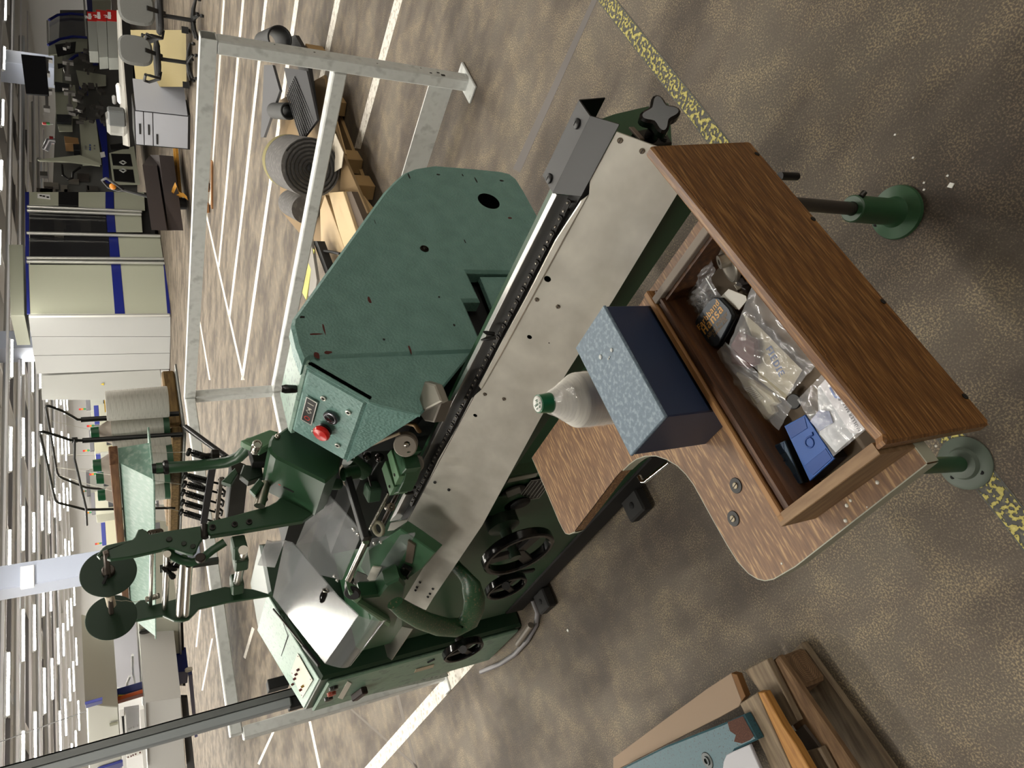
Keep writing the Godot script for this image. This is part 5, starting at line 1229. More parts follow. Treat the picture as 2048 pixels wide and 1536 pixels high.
	part(t, "side_rail", Bld.new().tube([Vector3(-0.9876,0.6000,-0.4769), Vector3(-1.058,0.6000,-0.4832), Vector3(-1.077,0.6000,-0.4858), Vector3(-1.086,0.6000,-0.4908), Vector3(-1.087,0.6000,-0.5038)], 0.005, 10), ch, "bright chrome rail below the cutout")

# crumpled film between four corners
func film(b: Bld, a: Vector3, c: Vector3, d: Vector3, e: Vector3, amp: float, sd: int, n := 14):
	var f := FastNoiseLite.new()
	f.seed = sd
	f.frequency = 0.9
	f.fractal_octaves = 3
	b.grid(n, n, func(u, v):
		var p: Vector3 = a.lerp(c, u).lerp(e.lerp(d, u), v)
		var w: float = clampf(minf(minf(u, 1 - u), minf(v, 1 - v)) * 6, 0.25, 1)
		return p + Vector3(0, (f.get_noise_2d(u * 4.2, v * 4.2) * amp + amp * 0.5) * w, 0))

func table_goods():
	var T := 0.705
	var film_m := glass(Color(0.86, 0.86, 0.87), 0.22)
	film_m.roughness = 0.14
	# blue steel box
	var bx := thing("steel_box", "blue painted steel box with a worn pale lid standing on the brown table", "box", Vector3(-0.7305, T, -0.507))
	var blue := mt(Color(0.14, 0.19, 0.29), 0.42)
	part(bx, "body", Bld.new().box(Vector3(-0.7305, T + 0.076, -0.507), Vector3(0.105, 0.152, 0.216), Basis(), 0.002), blue, "dark blue box body")
	part(bx, "lid", Bld.new().box(Vector3(-0.7305, T + 0.155, -0.507), Vector3(0.107, 0.006, 0.218), Basis(), 0.0015), speckled(Color(0.36, 0.43, 0.49), Color(0.48, 0.55, 0.6), 0.5, 0, 0.04, 9.0, 0.5, 0.8, 17), "dusty grey blue lid")
	var sp := Bld.new()
	for q in [[Vector3(-0.7085,0.8635,-0.5490), 0.0035], [Vector3(-0.7382,0.8635,-0.5591), 0.0042], [Vector3(-0.7240,0.8635,-0.5434), 0.0018], [Vector3(-0.7199,0.8635,-0.5441), 0.0016]]:
		sp.disc(q[0], Vector3(0, 1, 0), q[1], 0.0004, 10)
	part(bx, "paint_spot", sp, mt(Color(0.72, 0.74, 0.74), 0.6), "dried white drops")
	# thread cone in film
	var cp: Vector3 = Vector3(-0.8983,0.7050,-0.5852)
	var cn := thing("thread_cone", "white thread cone wrapped in clear film standing by the blue box", "thread cone", cp)
	var wh := speckled(Color(0.86, 0.85, 0.82), Color(0.8, 0.79, 0.77), 0.75, 0, 0.03, 5.0)
	wh.uv1_scale = Vector3(2, 90, 2)
	part(cn, "thread_body", Bld.new().lathe(cp, Vector3.UP, [[0.0001, 0.006], [0.046, 0.006], [0.0505, 0.012], [0.0505, 0.112], [0.0495, 0.117], [0.0455, 0.124], [0.018, 0.168], [0.0001, 0.169]], 48), wh, "white wound thread")
	part(cn, "cap", Bld.new().lathe(cp, Vector3.UP, [[0.0175, 0.166], [0.0185, 0.17], [0.0165, 0.194], [0.0001, 0.1945]], 28), mt(Color(0.06, 0.36, 0.22), 0.35), "green paper cap")
	var cl := part(cn, "cap_label", Bld.new().disc(cp + Vector3(0, 0.1945, 0), Vector3.UP, 0.0145, 0.0006, 28), mt(Color(0.88, 0.88, 0.86), 0.5), "white round cap label")
	var rt: Vector3 = ((Vector3(-0.8669,0.9000,-0.5708)) - (Vector3(-0.9028,0.9000,-0.5806))).normalized()
	var upv := Vector3.UP.cross(rt)
	for i in 3:
		txt(cl, "cap_print", ["70", "5000 m", "ne 40"][i], cp + Vector3(0, 0.1953, 0) + upv * (0.005 - i * 0.006), rt, upv, 0.004 if i else 0.006, mt(Color(0.1, 0.3, 0.2), 0.6), true, 0.0001)
	var fl := Bld.new()
	var pr := []
	for i in 18:
		var f := i / 17.0
		var r := 0.0525 if f < 0.62 else lerpf(0.0525, 0.0195, (f - 0.62) / 0.38)
		pr.append([r + 0.0012 * sin(f * 40.0) + (0.003 if f < 0.05 else 0.0), 0.004 + f * 0.168])
	fl.lathe(cp, Vector3.UP, pr, 40)
	part(cn, "film_wrap", fl, glass(Color(0.9, 0.9, 0.92), 0.10), "clear film wrap")
	# ribbon tin
	var yt := 0.742
	var tin := thing("ribbon_tin", "small dark blue ribbon tin with gold lettering lying in the wooden tray", "tin", Vector3(-0.6263,0.7220,-0.5288))
	var tn := [Vector3(-0.6445,0.7420,-0.5383), Vector3(-0.6358,0.7420,-0.5432), Vector3(-0.5944,0.7420,-0.5463), Vector3(-0.5846,0.7420,-0.5433), Vector3(-0.5769,0.7420,-0.5350), Vector3(-0.5726,0.7420,-0.5096), Vector3(-0.5746,0.7420,-0.4983), Vector3(-0.5809,0.7420,-0.4940), Vector3(-0.6240,0.7420,-0.4827), Vector3(-0.6312,0.7420,-0.4837), Vector3(-0.6374,0.7420,-0.4909), Vector3(-0.6462,0.7420,-0.5230)]
	part(tin, "lid", Bld.new().slab(tn, Vector3(0, -0.008, 0), 0.0012), mt(Color(0.10, 0.135, 0.17), 0.38, 0.2))
	part(tin, "base", Bld.new().slab(tn, Vector3(0, -0.0085, 0), 0.001), mt(Color(0.05, 0.06, 0.08), 0.4)).position += Vector3(0.0006, -0.0082, 0)
	var tr: Vector3 = (Vector3(-0.5651,0.7420,-0.5137)) - (Vector3(-0.6355,0.7420,-0.5107))
	var tu := Vector3.UP.cross(tr.normalized())
	var gold := mt(Color(0.78, 0.58, 0.28), 0.45)
	var tc: Vector3 = Vector3(-0.6099,0.7420,-0.5159)
	var tx := tr.normalized()
	var lift := Vector3(0, 0.0004, 0)
	txt(tin, "lettering", "Farbband", tc + tu * 0.0145 + lift, tr, tu, 0.0095, gold, true, 0.0002)
	txt(tin, "lettering", "Hansa", tc + tu * 0.0035 + lift + tx * 0.001, tr, tu, 0.0135, gold, true, 0.0002)
	txt(tin, "lettering", "Alfred Rodiger", tc - tu * 0.0095 + lift + tx * 0.003, tr, tu, 0.0062, mt(Color(0.55, 0.42, 0.22), 0.5), false, 0.0002)
	txt(tin, "lettering", "Zwickau ASS", tc - tu * 0.0165 + lift + tx * 0.005, tr, tu, 0.0048, mt(Color(0.5, 0.38, 0.2), 0.5), false, 0.0002)
	# pulley
	var pc: Vector3 = Vector3(-0.5297,0.7420,-0.5678)
	var pd := Vector3(-0.55, 0.82, -0.1).normalized()
	var al := mt(Color(0.62, 0.6, 0.56), 0.42, 0.85)
	var pu := thing("pulley", "grey aluminium pulley leaning at the far end of the wooden tray", "pulley", pc - Vector3(0, 0.03, 0))
	part(pu, "rim", Bld.new().lathe(pc - pd * 0.022, pd, [[0.0001, 0], [0.034, 0], [0.036, 0.002], [0.036, 0.005], [0.032, 0.0085], [0.032, 0.0115], [0.036, 0.015], [0.036, 0.02], [0.034, 0.022], [0.030, 0.022], [0.026, 0.019], [0.012, 0.018], [0.0001, 0.018]], 44), al)
	part(pu, "hub", Bld.new().lathe(pc - pd * 0.004, pd, [[0.011, 0], [0.0105, 0.015], [0.0045, 0.015], [0.0045, 0.004], [0.0001, 0.004]], 24), al)
	# bags and papers at the far end
	var bag := thing("screw_bag", "small clear zip bag of dark screws beside the pulley", "bag", Vector3(-0.6282,0.7150,-0.5787))
	var b1 := Bld.new()
	film(b1, Vector3(-0.6353,0.7280,-0.5878), Vector3(-0.5722,0.7350,-0.5791), Vector3(-0.5780,0.7350,-0.5318), Vector3(-0.6472,0.7280,-0.5370), 0.012, 3)
	part(bag, "film", b1, film_m)
	var sc := Bld.new()
	for i in 46:
		var p: Vector3 = (Vector3(-0.6434,0.7180,-0.5842)).lerp(Vector3(-0.5942,0.7220,-0.5575), rng.randf()).lerp(Vector3(-0.6405,0.7180,-0.5467), rng.randf() * 0.55)
		p.y += rng.randf() * 0.01
		var dv := Vector3(rng.randf_range(-1, 1), rng.randf_range(-0.3, 0.5), rng.randf_range(-1, 1)).normalized()
		sc.tube([p - dv * 0.006, p + dv * 0.006], 0.0022, 6)
	var sm := part(bag, "screws", sc, mt(Color(0.07, 0.065, 0.075), 0.3, 0.6))
	sm.set_meta("kind", "stuff")
	part(bag, "zip_strip", Bld.new().bar(Vector3(-0.5756,0.7430,-0.5759), Vector3(-0.5776,0.7430,-0.5420), 0.002, 0.001), mt(Color(0.8, 0.8, 0.82), 0.3))
	var b2 := Bld.new()
	film(b2, Vector3(-0.6649,0.7200,-0.6225), Vector3(-0.5510,0.7350,-0.6064), Vector3(-0.5584,0.7350,-0.5759), Vector3(-0.6706,0.7220,-0.5627), 0.012, 5)
	solo("plastic_bag", b2, film_m, "empty clear plastic bag lying against the far tray wall", "bag")
	solo("white_paper", Bld.new().slab([Vector3(-0.5890,0.7300,-0.5421), Vector3(-0.5598,0.7330,-0.5373), Vector3(-0.5428,0.7330,-0.5067), Vector3(-0.5459,0.7300,-0.5016), Vector3(-0.5681,0.7300,-0.5021), Vector3(-0.5728,0.7300,-0.5085)], Vector3(0, 0.001, 0)), mt(Color(0.82, 0.81, 0.78), 0.8), "crumpled white paper between the tin and the pulley", "paper")
	solo("white_paper", Bld.new().slab([Vector3(-0.6793,0.7120,-0.5460), Vector3(-0.6668,0.7120,-0.5395), Vector3(-0.6504,0.7120,-0.4920), Vector3(-0.6812,0.7120,-0.4811)], Vector3(0, 0.001, 0)), mt(Color(0.8, 0.79, 0.76), 0.8), "white paper edge showing under the ribbon tin", "paper")
	for i in 6:
		var q: Vector3 = [Vector3(-0.5456,0.7200,-0.5422), Vector3(-0.5417,0.7220,-0.5321), Vector3(-0.5317,0.7260,-0.5264), Vector3(-0.5487,0.7200,-0.5327), Vector3(-0.5374,0.7240,-0.5197), Vector3(-0.5311,0.7280,-0.5330)][i]
		solo("metal_block", Bld.new().box(q, Vector3(0.011, 0.009, 0.016), Basis(Vector3.UP, 0.5 * i) * Basis(Vector3.RIGHT, 0.2 * i), 0.0008), mt(Color(0.13, 0.1, 0.09), 0.5, 0.4) if i % 3 else mt(Color(0.62, 0.6, 0.56), 0.4, 0.6), ["small dark metal block right under the pulley rim", "small dark metal block beside the block under the pulley rim", "dark metal block nearest the front board", "pale metal block among the dark blocks by the pulley", "dark metal block lowest by the white paper", "dark metal block highest beside the pulley rim"][i], "block", "small metal blocks by the pulley")
	# large pouches
	var p1 := thing("plastic_pouch", "clear pouch with a red brush part and printed card, in the middle of the tray", "pouch", Vector3(-0.5685,0.7150,-0.4336))
	part(p1, "red_part", Bld.new().slab([Vector3(-0.6136,0.7350,-0.4726), Vector3(-0.5879,0.7350,-0.4782), Vector3(-0.5694,0.7350,-0.4448), Vector3(-0.5907,0.7350,-0.4173), Vector3(-0.6125,0.7350,-0.4263), Vector3(-0.6312,0.7350,-0.4508)], Vector3(0, -0.012, 0), 0.004), mt(Color(0.36, 0.17, 0.17), 0.6), "dark red part inside")
	part(p1, "backing", Bld.new().slab([Vector3(-0.5703,0.7220,-0.4990), Vector3(-0.5613,0.7220,-0.4661), Vector3(-0.5438,0.7220,-0.3682), Vector3(-0.5945,0.7220,-0.3539), Vector3(-0.6126,0.7220,-0.4038), Vector3(-0.5833,0.7220,-0.4464)], Vector3(0, 0.0008, 0)), mt(Color(0.72, 0.69, 0.6), 0.7), "cream card")
	txt(p1, "print", "FIEDIE", Vector3(-0.5709,0.7235,-0.4061), (Vector3(-0.5772,0.7200,-0.3899)) - (Vector3(-0.5712,0.7200,-0.4266)), (Vector3(-0.5609,0.7200,-0.4088)) - (Vector3(-0.5782,0.7200,-0.4090)), 0.011, mt(Color(0.35, 0.45, 0.65), 0.6), true, 0.0001)
	var f1 := Bld.new()
	film(f1, Vector3(-0.6123,0.7380,-0.4697), Vector3(-0.5082,0.7480,-0.5022), Vector3(-0.4997,0.7500,-0.3470), Vector3(-0.5746,0.7380,-0.3478), 0.012, 11, 22)
	part(p1, "film", f1, film_m, "crinkled clear film")
	var p2 := thing("plastic_pouch", "clear pouch with cream plastic parts lying across the tray, nearest the left wall", "pouch", Vector3(-0.6462,0.7150,-0.4004))
	var cream := mt(Color(0.82, 0.79, 0.68), 0.55)
	part(p2, "cream_part", Bld.new().slab([Vector3(-0.6597,0.7300,-0.4485), Vector3(-0.6398,0.7300,-0.4466), Vector3(-0.6200,0.7300,-0.4101), Vector3(-0.6015,0.7300,-0.3687), Vector3(-0.6008,0.7300,-0.3549), Vector3(-0.6126,0.7300,-0.3572), Vector3(-0.6146,0.7300,-0.3481), Vector3(-0.6476,0.7300,-0.3482), Vector3(-0.6531,0.7300,-0.3718), Vector3(-0.6604,0.7300,-0.4077)], Vector3(0, -0.012, 0), 0.003), cream)
	part(p2, "label", Bld.new().slab([Vector3(-0.6500,0.7305,-0.4160), Vector3(-0.6217,0.7305,-0.4003), Vector3(-0.6165,0.7305,-0.3753), Vector3(-0.6498,0.7305,-0.3750)], Vector3(0, 0.0006, 0)), mt(Color(0.86, 0.85, 0.78), 0.6))
	var ln := Bld.new()
	for i in 7:
		var k := i / 7.0
		ln.bar((Vector3(-0.6354,0.7312,-0.4051)).lerp(Vector3(-0.6294,0.7312,-0.3804), k), (Vector3(-0.6249,0.7312,-0.4000)).lerp(Vector3(-0.6181,0.7312,-0.3766), k), 0.0008, 0.0002)
	part(p2, "label_print", ln, mt(Color(0.55, 0.5, 0.45), 0.7))
	var f2 := Bld.new()
	film(f2, Vector3(-0.6768,0.7350,-0.4793), Vector3(-0.6129,0.7380,-0.4781), Vector3(-0.5776,0.7380,-0.3329), Vector3(-0.6232,0.7320,-0.3222), 0.008, 17, 18)
	part(p2, "film", f2, film_m)
	# boxes of needles
	var names := ["grey blue needle box with a dull lid nearest the near tray wall", "bright blue needle box half under the clear leaflet bag"]
	var k := 0
	for q in [[Vector3(-0.6587,0.7370,-0.3135), Vector3(-0.6200,0.7370,-0.3037), Vector3(-0.6339,0.7370,-0.2430), Vector3(-0.6717,0.7370,-0.2512), Color(0.22, 0.31, 0.4), Color(0.13, 0.22, 0.33)], [Vector3(-0.6037,0.7420,-0.3178), Vector3(-0.5652,0.7420,-0.3102), Vector3(-0.5656,0.7420,-0.2406), Vector3(-0.6178,0.7420,-0.2375), Color(0.12, 0.32, 0.62), Color(0.09, 0.27, 0.56)]]:
		var a: Vector3 = q[0]
		var b: Vector3 = q[1]
		var c: Vector3 = q[2]
		var d: Vector3 = q[3]
		var nb := thing("needle_box", names[k], "box", Vector3((a.x + c.x) / 2, T + 0.004, (a.z + c.z) / 2), "flat blue needle boxes")
		part(nb, "base", Bld.new().slab([a, b, c, d], Vector3(0, -0.026, 0), 0.001), mt(Color(0.03, 0.05, 0.1), 0.4))
		part(nb, "lid", Bld.new().slab([a, b, c, d], Vector3(0, 0.002, 0), 0.0008), mt(q[4], 0.4))
		var lm := mt(q[5], 0.35)
		for e in [0.0, 0.72]:
			part(nb, "raised_panel", Bld.new().slab([a.lerp(d, e + 0.03).lerp(b.lerp(c, e + 0.03), 0.05), a.lerp(d, e + 0.03).lerp(b.lerp(c, e + 0.03), 0.95), a.lerp(d, e + 0.25).lerp(b.lerp(c, e + 0.25), 0.8 if e < 0.5 else 0.95), a.lerp(d, e + 0.25).lerp(b.lerp(c, e + 0.25), 0.05 if e < 0.5 else 0.2)], Vector3(0, 0.0026, 0), 0.0004), lm)
		var m := a.lerp(c, 0.52) + Vector3(0, 0.0026, 0)
		var dx := (b - a).normalized()
		var dy := (d - a).normalized()
		var em := Bld.new()
		em.ring(m, Vector3.UP, 0.0078, 0.0052, 0.0012, 24)
		em.tube([m - dy * 0.0065, m - dy * 0.0068 + dx * 0.006, m - dy * 0.007 + dx * 0.0105, m - dy * 0.0105 + dx * 0.011], 0.0013, 6)
		part(nb, "emblem", em, lm, "raised looped emblem")
		k += 1
	var lb := thing("leaflet_bag", "clear bag with a white printed leaflet in the tray corner by the front board", "bag", Vector3(-0.5455,0.7150,-0.2844))
	var yl := 0.752
	part(lb, "leaflet", Bld.new().slab([Vector3(-0.5162,0.7520,-0.3229), Vector3(-0.4987,0.7520,-0.3242), Vector3(-0.4902,0.7520,-0.2435), Vector3(-0.5101,0.7520,-0.2444), Vector3(-0.5192,0.7520,-0.2505)], Vector3(0, 0.001, 0)), mt(Color(0.88, 0.88, 0.9), 0.6), "white leaflet")
	part(lb, "leaflet", Bld.new().slab([Vector3(-0.5253,0.7450,-0.3251), Vector3(-0.5207,0.7450,-0.3258), Vector3(-0.5163,0.7450,-0.2477), Vector3(-0.5579,0.7450,-0.2453), Vector3(-0.5621,0.7450,-0.2769)], Vector3(0, 0.001, 0)), mt(Color(0.76, 0.78, 0.8), 0.6))
	var blu := mt(Color(0.16, 0.38, 0.7), 0.5)
	var nav := mt(Color(0.1, 0.12, 0.22), 0.5)
	var l1 := Bld.new()
	for q in [[Vector3(-0.5052,0.7535,-0.3115), Vector3(-0.5071,0.7535,-0.2970)], [Vector3(-0.5071,0.7535,-0.2970), Vector3(-0.4997,0.7535,-0.2947)], [Vector3(-0.4997,0.7535,-0.2947), Vector3(-0.5047,0.7535,-0.2921)]]:
		l1.bar(q[0], q[1], 0.0026, 0.0004)
	part(lb, "emblem_line", l1, blu)
	var l2 := Bld.new()
	for q in [[Vector3(-0.5056,0.7536,-0.2920), Vector3(-0.4994,0.7536,-0.2906)], [Vector3(-0.4994,0.7536,-0.2906), Vector3(-0.4986,0.7536,-0.2502)]]:
		l2.bar(q[0], q[1], 0.0026, 0.0004)
	part(lb, "emblem_line", l2, nav)
	var mr: Vector3 = (Vector3(-0.5027,0.7520,-0.2874)) - (Vector3(-0.5059,0.7520,-0.2589))
	txt(lb, "print", "MÜLLER MARTINI", Vector3(-0.5036,0.7534,-0.2719), mr, -(Vector3.UP.cross(mr.normalized())) * -1.0, 0.0042, mt(Color(0.2, 0.22, 0.28), 0.6), true, 0.0001)
	part(lb, "folded_sheet", Bld.new().slab([Vector3(-0.5617,0.7460,-0.2976), Vector3(-0.5409,0.7460,-0.3008), Vector3(-0.5296,0.7460,-0.2911), Vector3(-0.5345,0.7460,-0.2764), Vector3(-0.5589,0.7460,-0.2796)], Vector3(0, 0.002, 0)), mt(Color(0.5, 0.55, 0.68), 0.5))
	var f3 := Bld.new()
	film(f3, Vector3(-0.5565,0.7520,-0.3291), Vector3(-0.4981,0.7560,-0.3305), Vector3(-0.4883,0.7570,-0.2406), Vector3(-0.5588,0.7520,-0.2407), 0.006, 23, 16)
	part(lb, "film", f3, film_m)
	var gb := thing("clear_box", "low transparent box with a bright blue rim along the left tray wall", "box", Vector3(-0.6781,0.7100,-0.3854))
	part(gb, "blue_rim", Bld.new().bar(Vector3(-0.6731,0.7350,-0.4242), Vector3(-0.6730,0.7350,-0.3419), 0.0022, 0.003), mt(Color(0.1, 0.42, 0.7), 0.35), "bright blue rim")
	part(gb, "side", Bld.new().slab([Vector3(-0.6718,0.7340,-0.4241), Vector3(-0.6723,0.7340,-0.3413), Vector3(-0.6446,0.7340,-0.3256), Vector3(-0.6460,0.7340,-0.3745), Vector3(-0.6498,0.7340,-0.4143)], Vector3(0, -0.022, 0)), mt(Color(0.17, 0.18, 0.18), 0.2))
	solo("dark_lid", Bld.new().disc(Vector3(-0.5821,0.7220,-0.3423), Vector3(0.1, 1, 0), 0.011, 0.004, 22, 0.001), black(0.4), "round black lid half hidden between the two clear bags", "lid")

func floor_goods():
	var gw := wood([[0.0, Color(0.36, 0.3, 0.24)], [0.5, Color(0.47, 0.41, 0.33)], [1.0, Color(0.57, 0.5, 0.41)]], 2, 9, 5.0, 0.8, 51)
	var gx := wood([[0.0, Color(0.36, 0.3, 0.24)], [0.5, Color(0.47, 0.41, 0.33)], [1.0, Color(0.57, 0.5, 0.41)]], 0, 9, 5.0, 0.8, 53)
	var bw := wood([[0.0, Color(0.32, 0.23, 0.15)], [0.5, Color(0.42, 0.32, 0.22)], [1.0, Color(0.52, 0.41, 0.29)]], 2, 7, 6.0, 0.8, 52)
	# near pallet, only its corner in view
	var p := thing("wooden_pallet", "weathered wooden pallet corner at the floor nearest the camera", "pallet", Vector3(-1.606,0.0000,0.0845))
	var d1: Vector3 = ((Vector3(-1.456,0.1200,0.1513)) - (Vector3(-1.502,0.1200,-0.1273))).normalized()
	var d2 := Vector3(d1.z, 0, -d1.x)
	if d2.x > 0:
		d2 = -d2
	var c: Vector3 = Vector3(-1.468,0.1220,-0.1256)
	var bs := Basis(-d2, Vector3.UP, d1)
	var blk := Bld.new()
	var bc := c + d1 * 0.046 + d2 * 0.05
	bc.y = 0.061
	part(p, "block", Bld.new().box(bc, Vector3(0.1, 0.078, 0.088), bs, 0.008), bw, "pallet block with growth rings")
	var rings := Bld.new()
	for i in 7:
		rings.ring(bc - d2 * 0.0502 + Vector3(0, 0.004, 0), -d2, 0.006 + i * 0.0055, 0.0052 + i * 0.0055, 0.0006, 30)
	part(p, "growth_ring", rings, mt(Color(0.27, 0.2, 0.14), 0.8))
	part(p, "block", Bld.new().box(bc + d2 * 0.55, Vector3(0.1, 0.078, 0.088), bs, 0.008), bw)
	part(p, "block", Bld.new().box(bc + d1 * 0.36, Vector3(0.1, 0.078, 0.1), bs, 0.008), bw)
	part(p, "bottom_board", Bld.new().box(c + d1 * 0.4 + d2 * 0.05 + Vector3(0, -0.111, 0), Vector3(0.1, 0.022, 0.82), bs, 0.003), gw)
	part(p, "bottom_board", Bld.new().box(c + d1 * 0.4 + d2 * 0.6 + Vector3(0, -0.111, 0), Vector3(0.1, 0.022, 0.82), bs, 0.003), gw)
	part(p, "stringer_board", Bld.new().box(c + d1 * 0.4 + d2 * 0.05 + Vector3(0, -0.011, 0), Vector3(0.1, 0.022, 0.8), bs, 0.004), bw)
	part(p, "stringer_board", Bld.new().box(c + d1 * 0.4 + d2 * 0.6 + Vector3(0, -0.011, 0), Vector3(0.1, 0.022, 0.8), bs, 0.004), bw)
	var deck := Bld.new()
	part(p, "deck_board", Bld.new().slab([Vector3(-1.586,0.1430,-0.1304), Vector3(-1.488,0.1430,-0.1285), Vector3(-1.494,0.1430,0.0235), Vector3(-1.541,0.1430,0.0283)], Vector3(0, -0.021, 0), 0.002), gw)
	part(p, "deck_board", Bld.new().slab([Vector3(-1.530,0.1430,0.0887), Vector3(-1.470,0.1430,0.0910), Vector3(-1.471,0.1430,0.1951), Vector3(-1.539,0.1430,0.1940)], Vector3(0, -0.021, 0), 0.002), gw)
	part(p, "deck_board", Bld.new().slab([Vector3(-1.557,0.1300,0.0450), Vector3(-1.499,0.1300,0.0356), Vector3(-1.483,0.1300,0.0918), Vector3(-1.547,0.1300,0.0925)], Vector3(0, -0.02, 0), 0.002), mt(Color(0.28, 0.24, 0.21), 0.8))
	var bd := solo("pale_board", Bld.new().slab([Vector3(-2.353,0.1650,-0.0839), Vector3(-2.013,0.1650,-0.1112), Vector3(-1.739,0.1650,-0.1317), Vector3(-1.612,0.1650,-0.1378), Vector3(-1.625,0.1650,-0.0679), Vector3(-1.644,0.1650,-0.0589), Vector3(-1.739,0.1650,-0.0555), Vector3(-2.386,0.1650,-0.0478)], Vector3(0, -0.02, 0), 0.001), mt(Color(0.55, 0.47, 0.39), 0.8), "pale beige board lying across the near pallet", "board")
	part(bd, "cut_end", Bld.new().slab([Vector3(-1.614,0.1640,-0.1379), Vector3(-1.595,0.1640,-0.1280), Vector3(-1.604,0.1640,-0.0732), Vector3(-1.627,0.1640,-0.0669)], Vector3(0, -0.02, 0), 0.001), mt(Color(0.42, 0.28, 0.12), 0.8), "orange brown cut end")
	var pk := solo("wooden_plank", Bld.new().slab([Vector3(-1.608,0.1900,-0.0625), Vector3(-1.527,0.1900,-0.0684), Vector3(-1.536,0.1900,0.0265), Vector3(-1.545,0.1900,0.1502), Vector3(-1.627,0.1900,0.1466), Vector3(-1.607,0.1900,0.0631)], Vector3(0, -0.024, 0), 0.002), gw, "grey weathered plank with an orange sawn edge on the near pallet", "plank")
	part(pk, "sawn_edge", Bld.new().slab([Vector3(-1.528,0.1880,-0.0681), Vector3(-1.506,0.1880,-0.0618), Vector3(-1.501,0.1880,0.0204), Vector3(-1.491,0.1880,0.0667), Vector3(-1.485,0.1880,0.1620), Vector3(-1.546,0.1880,0.1507)], Vector3(0, -0.024, 0), 0.002), wood([[0.0, Color(0.5, 0.33, 0.13)], [0.5, Color(0.62, 0.43, 0.18)], [1.0, Color(0.7, 0.52, 0.26)]], 2, 9, 6.0, 0.7, 54), "orange sawn edge")
	var tc := thing("casting", "teal painted iron casting with a rusty corner on the near pallet", "casting", Vector3(-1.840,0.1650,0.0063))
	var tm := speckled(Color(0.17, 0.33, 0.37), Color(0.12, 0.22, 0.25), 0.5, 0, 0.05, 7.0, 0.72, 0.76, 71)
	part(tc, "body", Bld.new().slab([Vector3(-2.274,0.2150,-0.0438), Vector3(-1.965,0.2150,-0.0469), Vector3(-1.690,0.2150,-0.0378), Vector3(-1.583,0.2150,-0.0364), Vector3(-1.580,0.2150,0.0262), Vector3(-1.676,0.2150,0.0281), Vector3(-1.789,0.2150,0.0785), Vector3(-1.912,0.2150,0.1064), Vector3(-2.295,0.2150,0.0403)], Vector3(0, -0.05, 0), 0.004), tm)
	part(tc, "rust_patch", Bld.new().slab([Vector3(-1.653,0.2155,-0.0363), Vector3(-1.620,0.2155,-0.0353), Vector3(-1.587,0.2155,-0.0339), Vector3(-1.583,0.2155,0.0158), Vector3(-1.604,0.2155,0.0204), Vector3(-1.638,0.2155,0.0207), Vector3(-1.664,0.2155,0.0098), Vector3(-1.645,0.2155,-0.0018), Vector3(-1.660,0.2155,-0.0154)], Vector3(0, 0.0006, 0)), speckled(Color(0.27, 0.15, 0.1), Color(0.36, 0.22, 0.15), 0.9, 0, 0.08, 12.0), "brown rust patch")
	part(tc, "bolt_boss", Bld.new().lathe(Vector3(-1.804,0.2150,0.0264), Vector3.UP, [[0.022, 0.0005], [0.02, 0.002], [0.012, 0.002], [0.011, 0.006], [0.007, 0.006], [0.0065, 0.001], [0.0001, 0.001]], 20), mt(Color(0.25, 0.27, 0.27), 0.4, 0.4))
	part(tc, "grey_plate", Bld.new().slab([Vector3(-1.761,0.2200,0.0650), Vector3(-1.738,0.2200,0.0438), Vector3(-1.713,0.2200,0.0307), Vector3(-1.680,0.2200,0.0294), Vector3(-1.608,0.2200,0.0289), Vector3(-1.613,0.2200,0.0949)], Vector3(0, -0.01, 0), 0.002), mt(Color(0.66, 0.66, 0.68), 0.6), "pale grey rounded plate")
	# goods behind the fence: pallet, roll, mats, boards
	var fp := thing("wooden_pallet", "wooden pallet behind the railing under the grey roll", "pallet", Vector3(-2.937,0.0000,-4.160))
	var lw := mt(Color(0.6, 0.48, 0.31), 0.8)
	var lt := mt(Color(0.74, 0.62, 0.44), 0.8)
	var hA := 0.16
	part(fp, "deck", Bld.new().slab([Vector3(-2.614,0.1600,-4.513), Vector3(-2.678,0.1600,-4.352), Vector3(-2.748,0.1600,-3.832), Vector3(-2.692,0.1600,-3.218), Vector3(-3.537,0.1600,-3.592), Vector3(-4.256,0.1600,-5.059), Vector3(-3.504,0.1600,-5.565)], Vector3(0, -0.02, 0), 0.002), mt(Color(0.5, 0.41, 0.28), 0.8))
	for q in [Vector3(-2.744,0.0700,-4.413), Vector3(-2.813,0.0700,-3.879), Vector3(-2.782,0.0700,-3.578), Vector3(-2.750,0.0700,-5.039)]:
		part(fp, "block", Bld.new().box(q + Vector3(-0.05, 0, -0.05), Vector3(0.1, 0.13, 0.14), Basis(Vector3.UP, 0.2), 0.004), lw)
	part(fp, "side_board", Bld.new().bar(Vector3(-2.872,0.1200,-3.620), Vector3(-2.756,0.1200,-3.272), 0.02, 0.1), lt)
	part(fp, "side_board", Bld.new().bar(Vector3(-2.726,0.1300,-4.374), Vector3(-2.793,0.1300,-3.897), 0.02, 0.03), lt)
	part(fp, "bottom_board", Bld.new().bar(Vector3(-2.921,0.0120,-4.628), Vector3(-2.913,0.0120,-3.631), 0.1, 0.022), lw)
	solo("strip_bundle", Bld.new().slab([Vector3(-2.839,0.2000,-3.582), Vector3(-2.726,0.2000,-3.444), Vector3(-2.704,0.2000,-3.145), Vector3(-2.849,0.2000,-3.211)], Vector3(0, -0.04, 0)), mt(Color(0.33, 0.28, 0.23), 0.8), "stacked brown strips along the cream boards", "boards")
	var cb := thing("cream_boards", "stack of cream coloured boards on the pallet behind the railing", "boards", Vector3(-3.133,0.1600,-3.604))
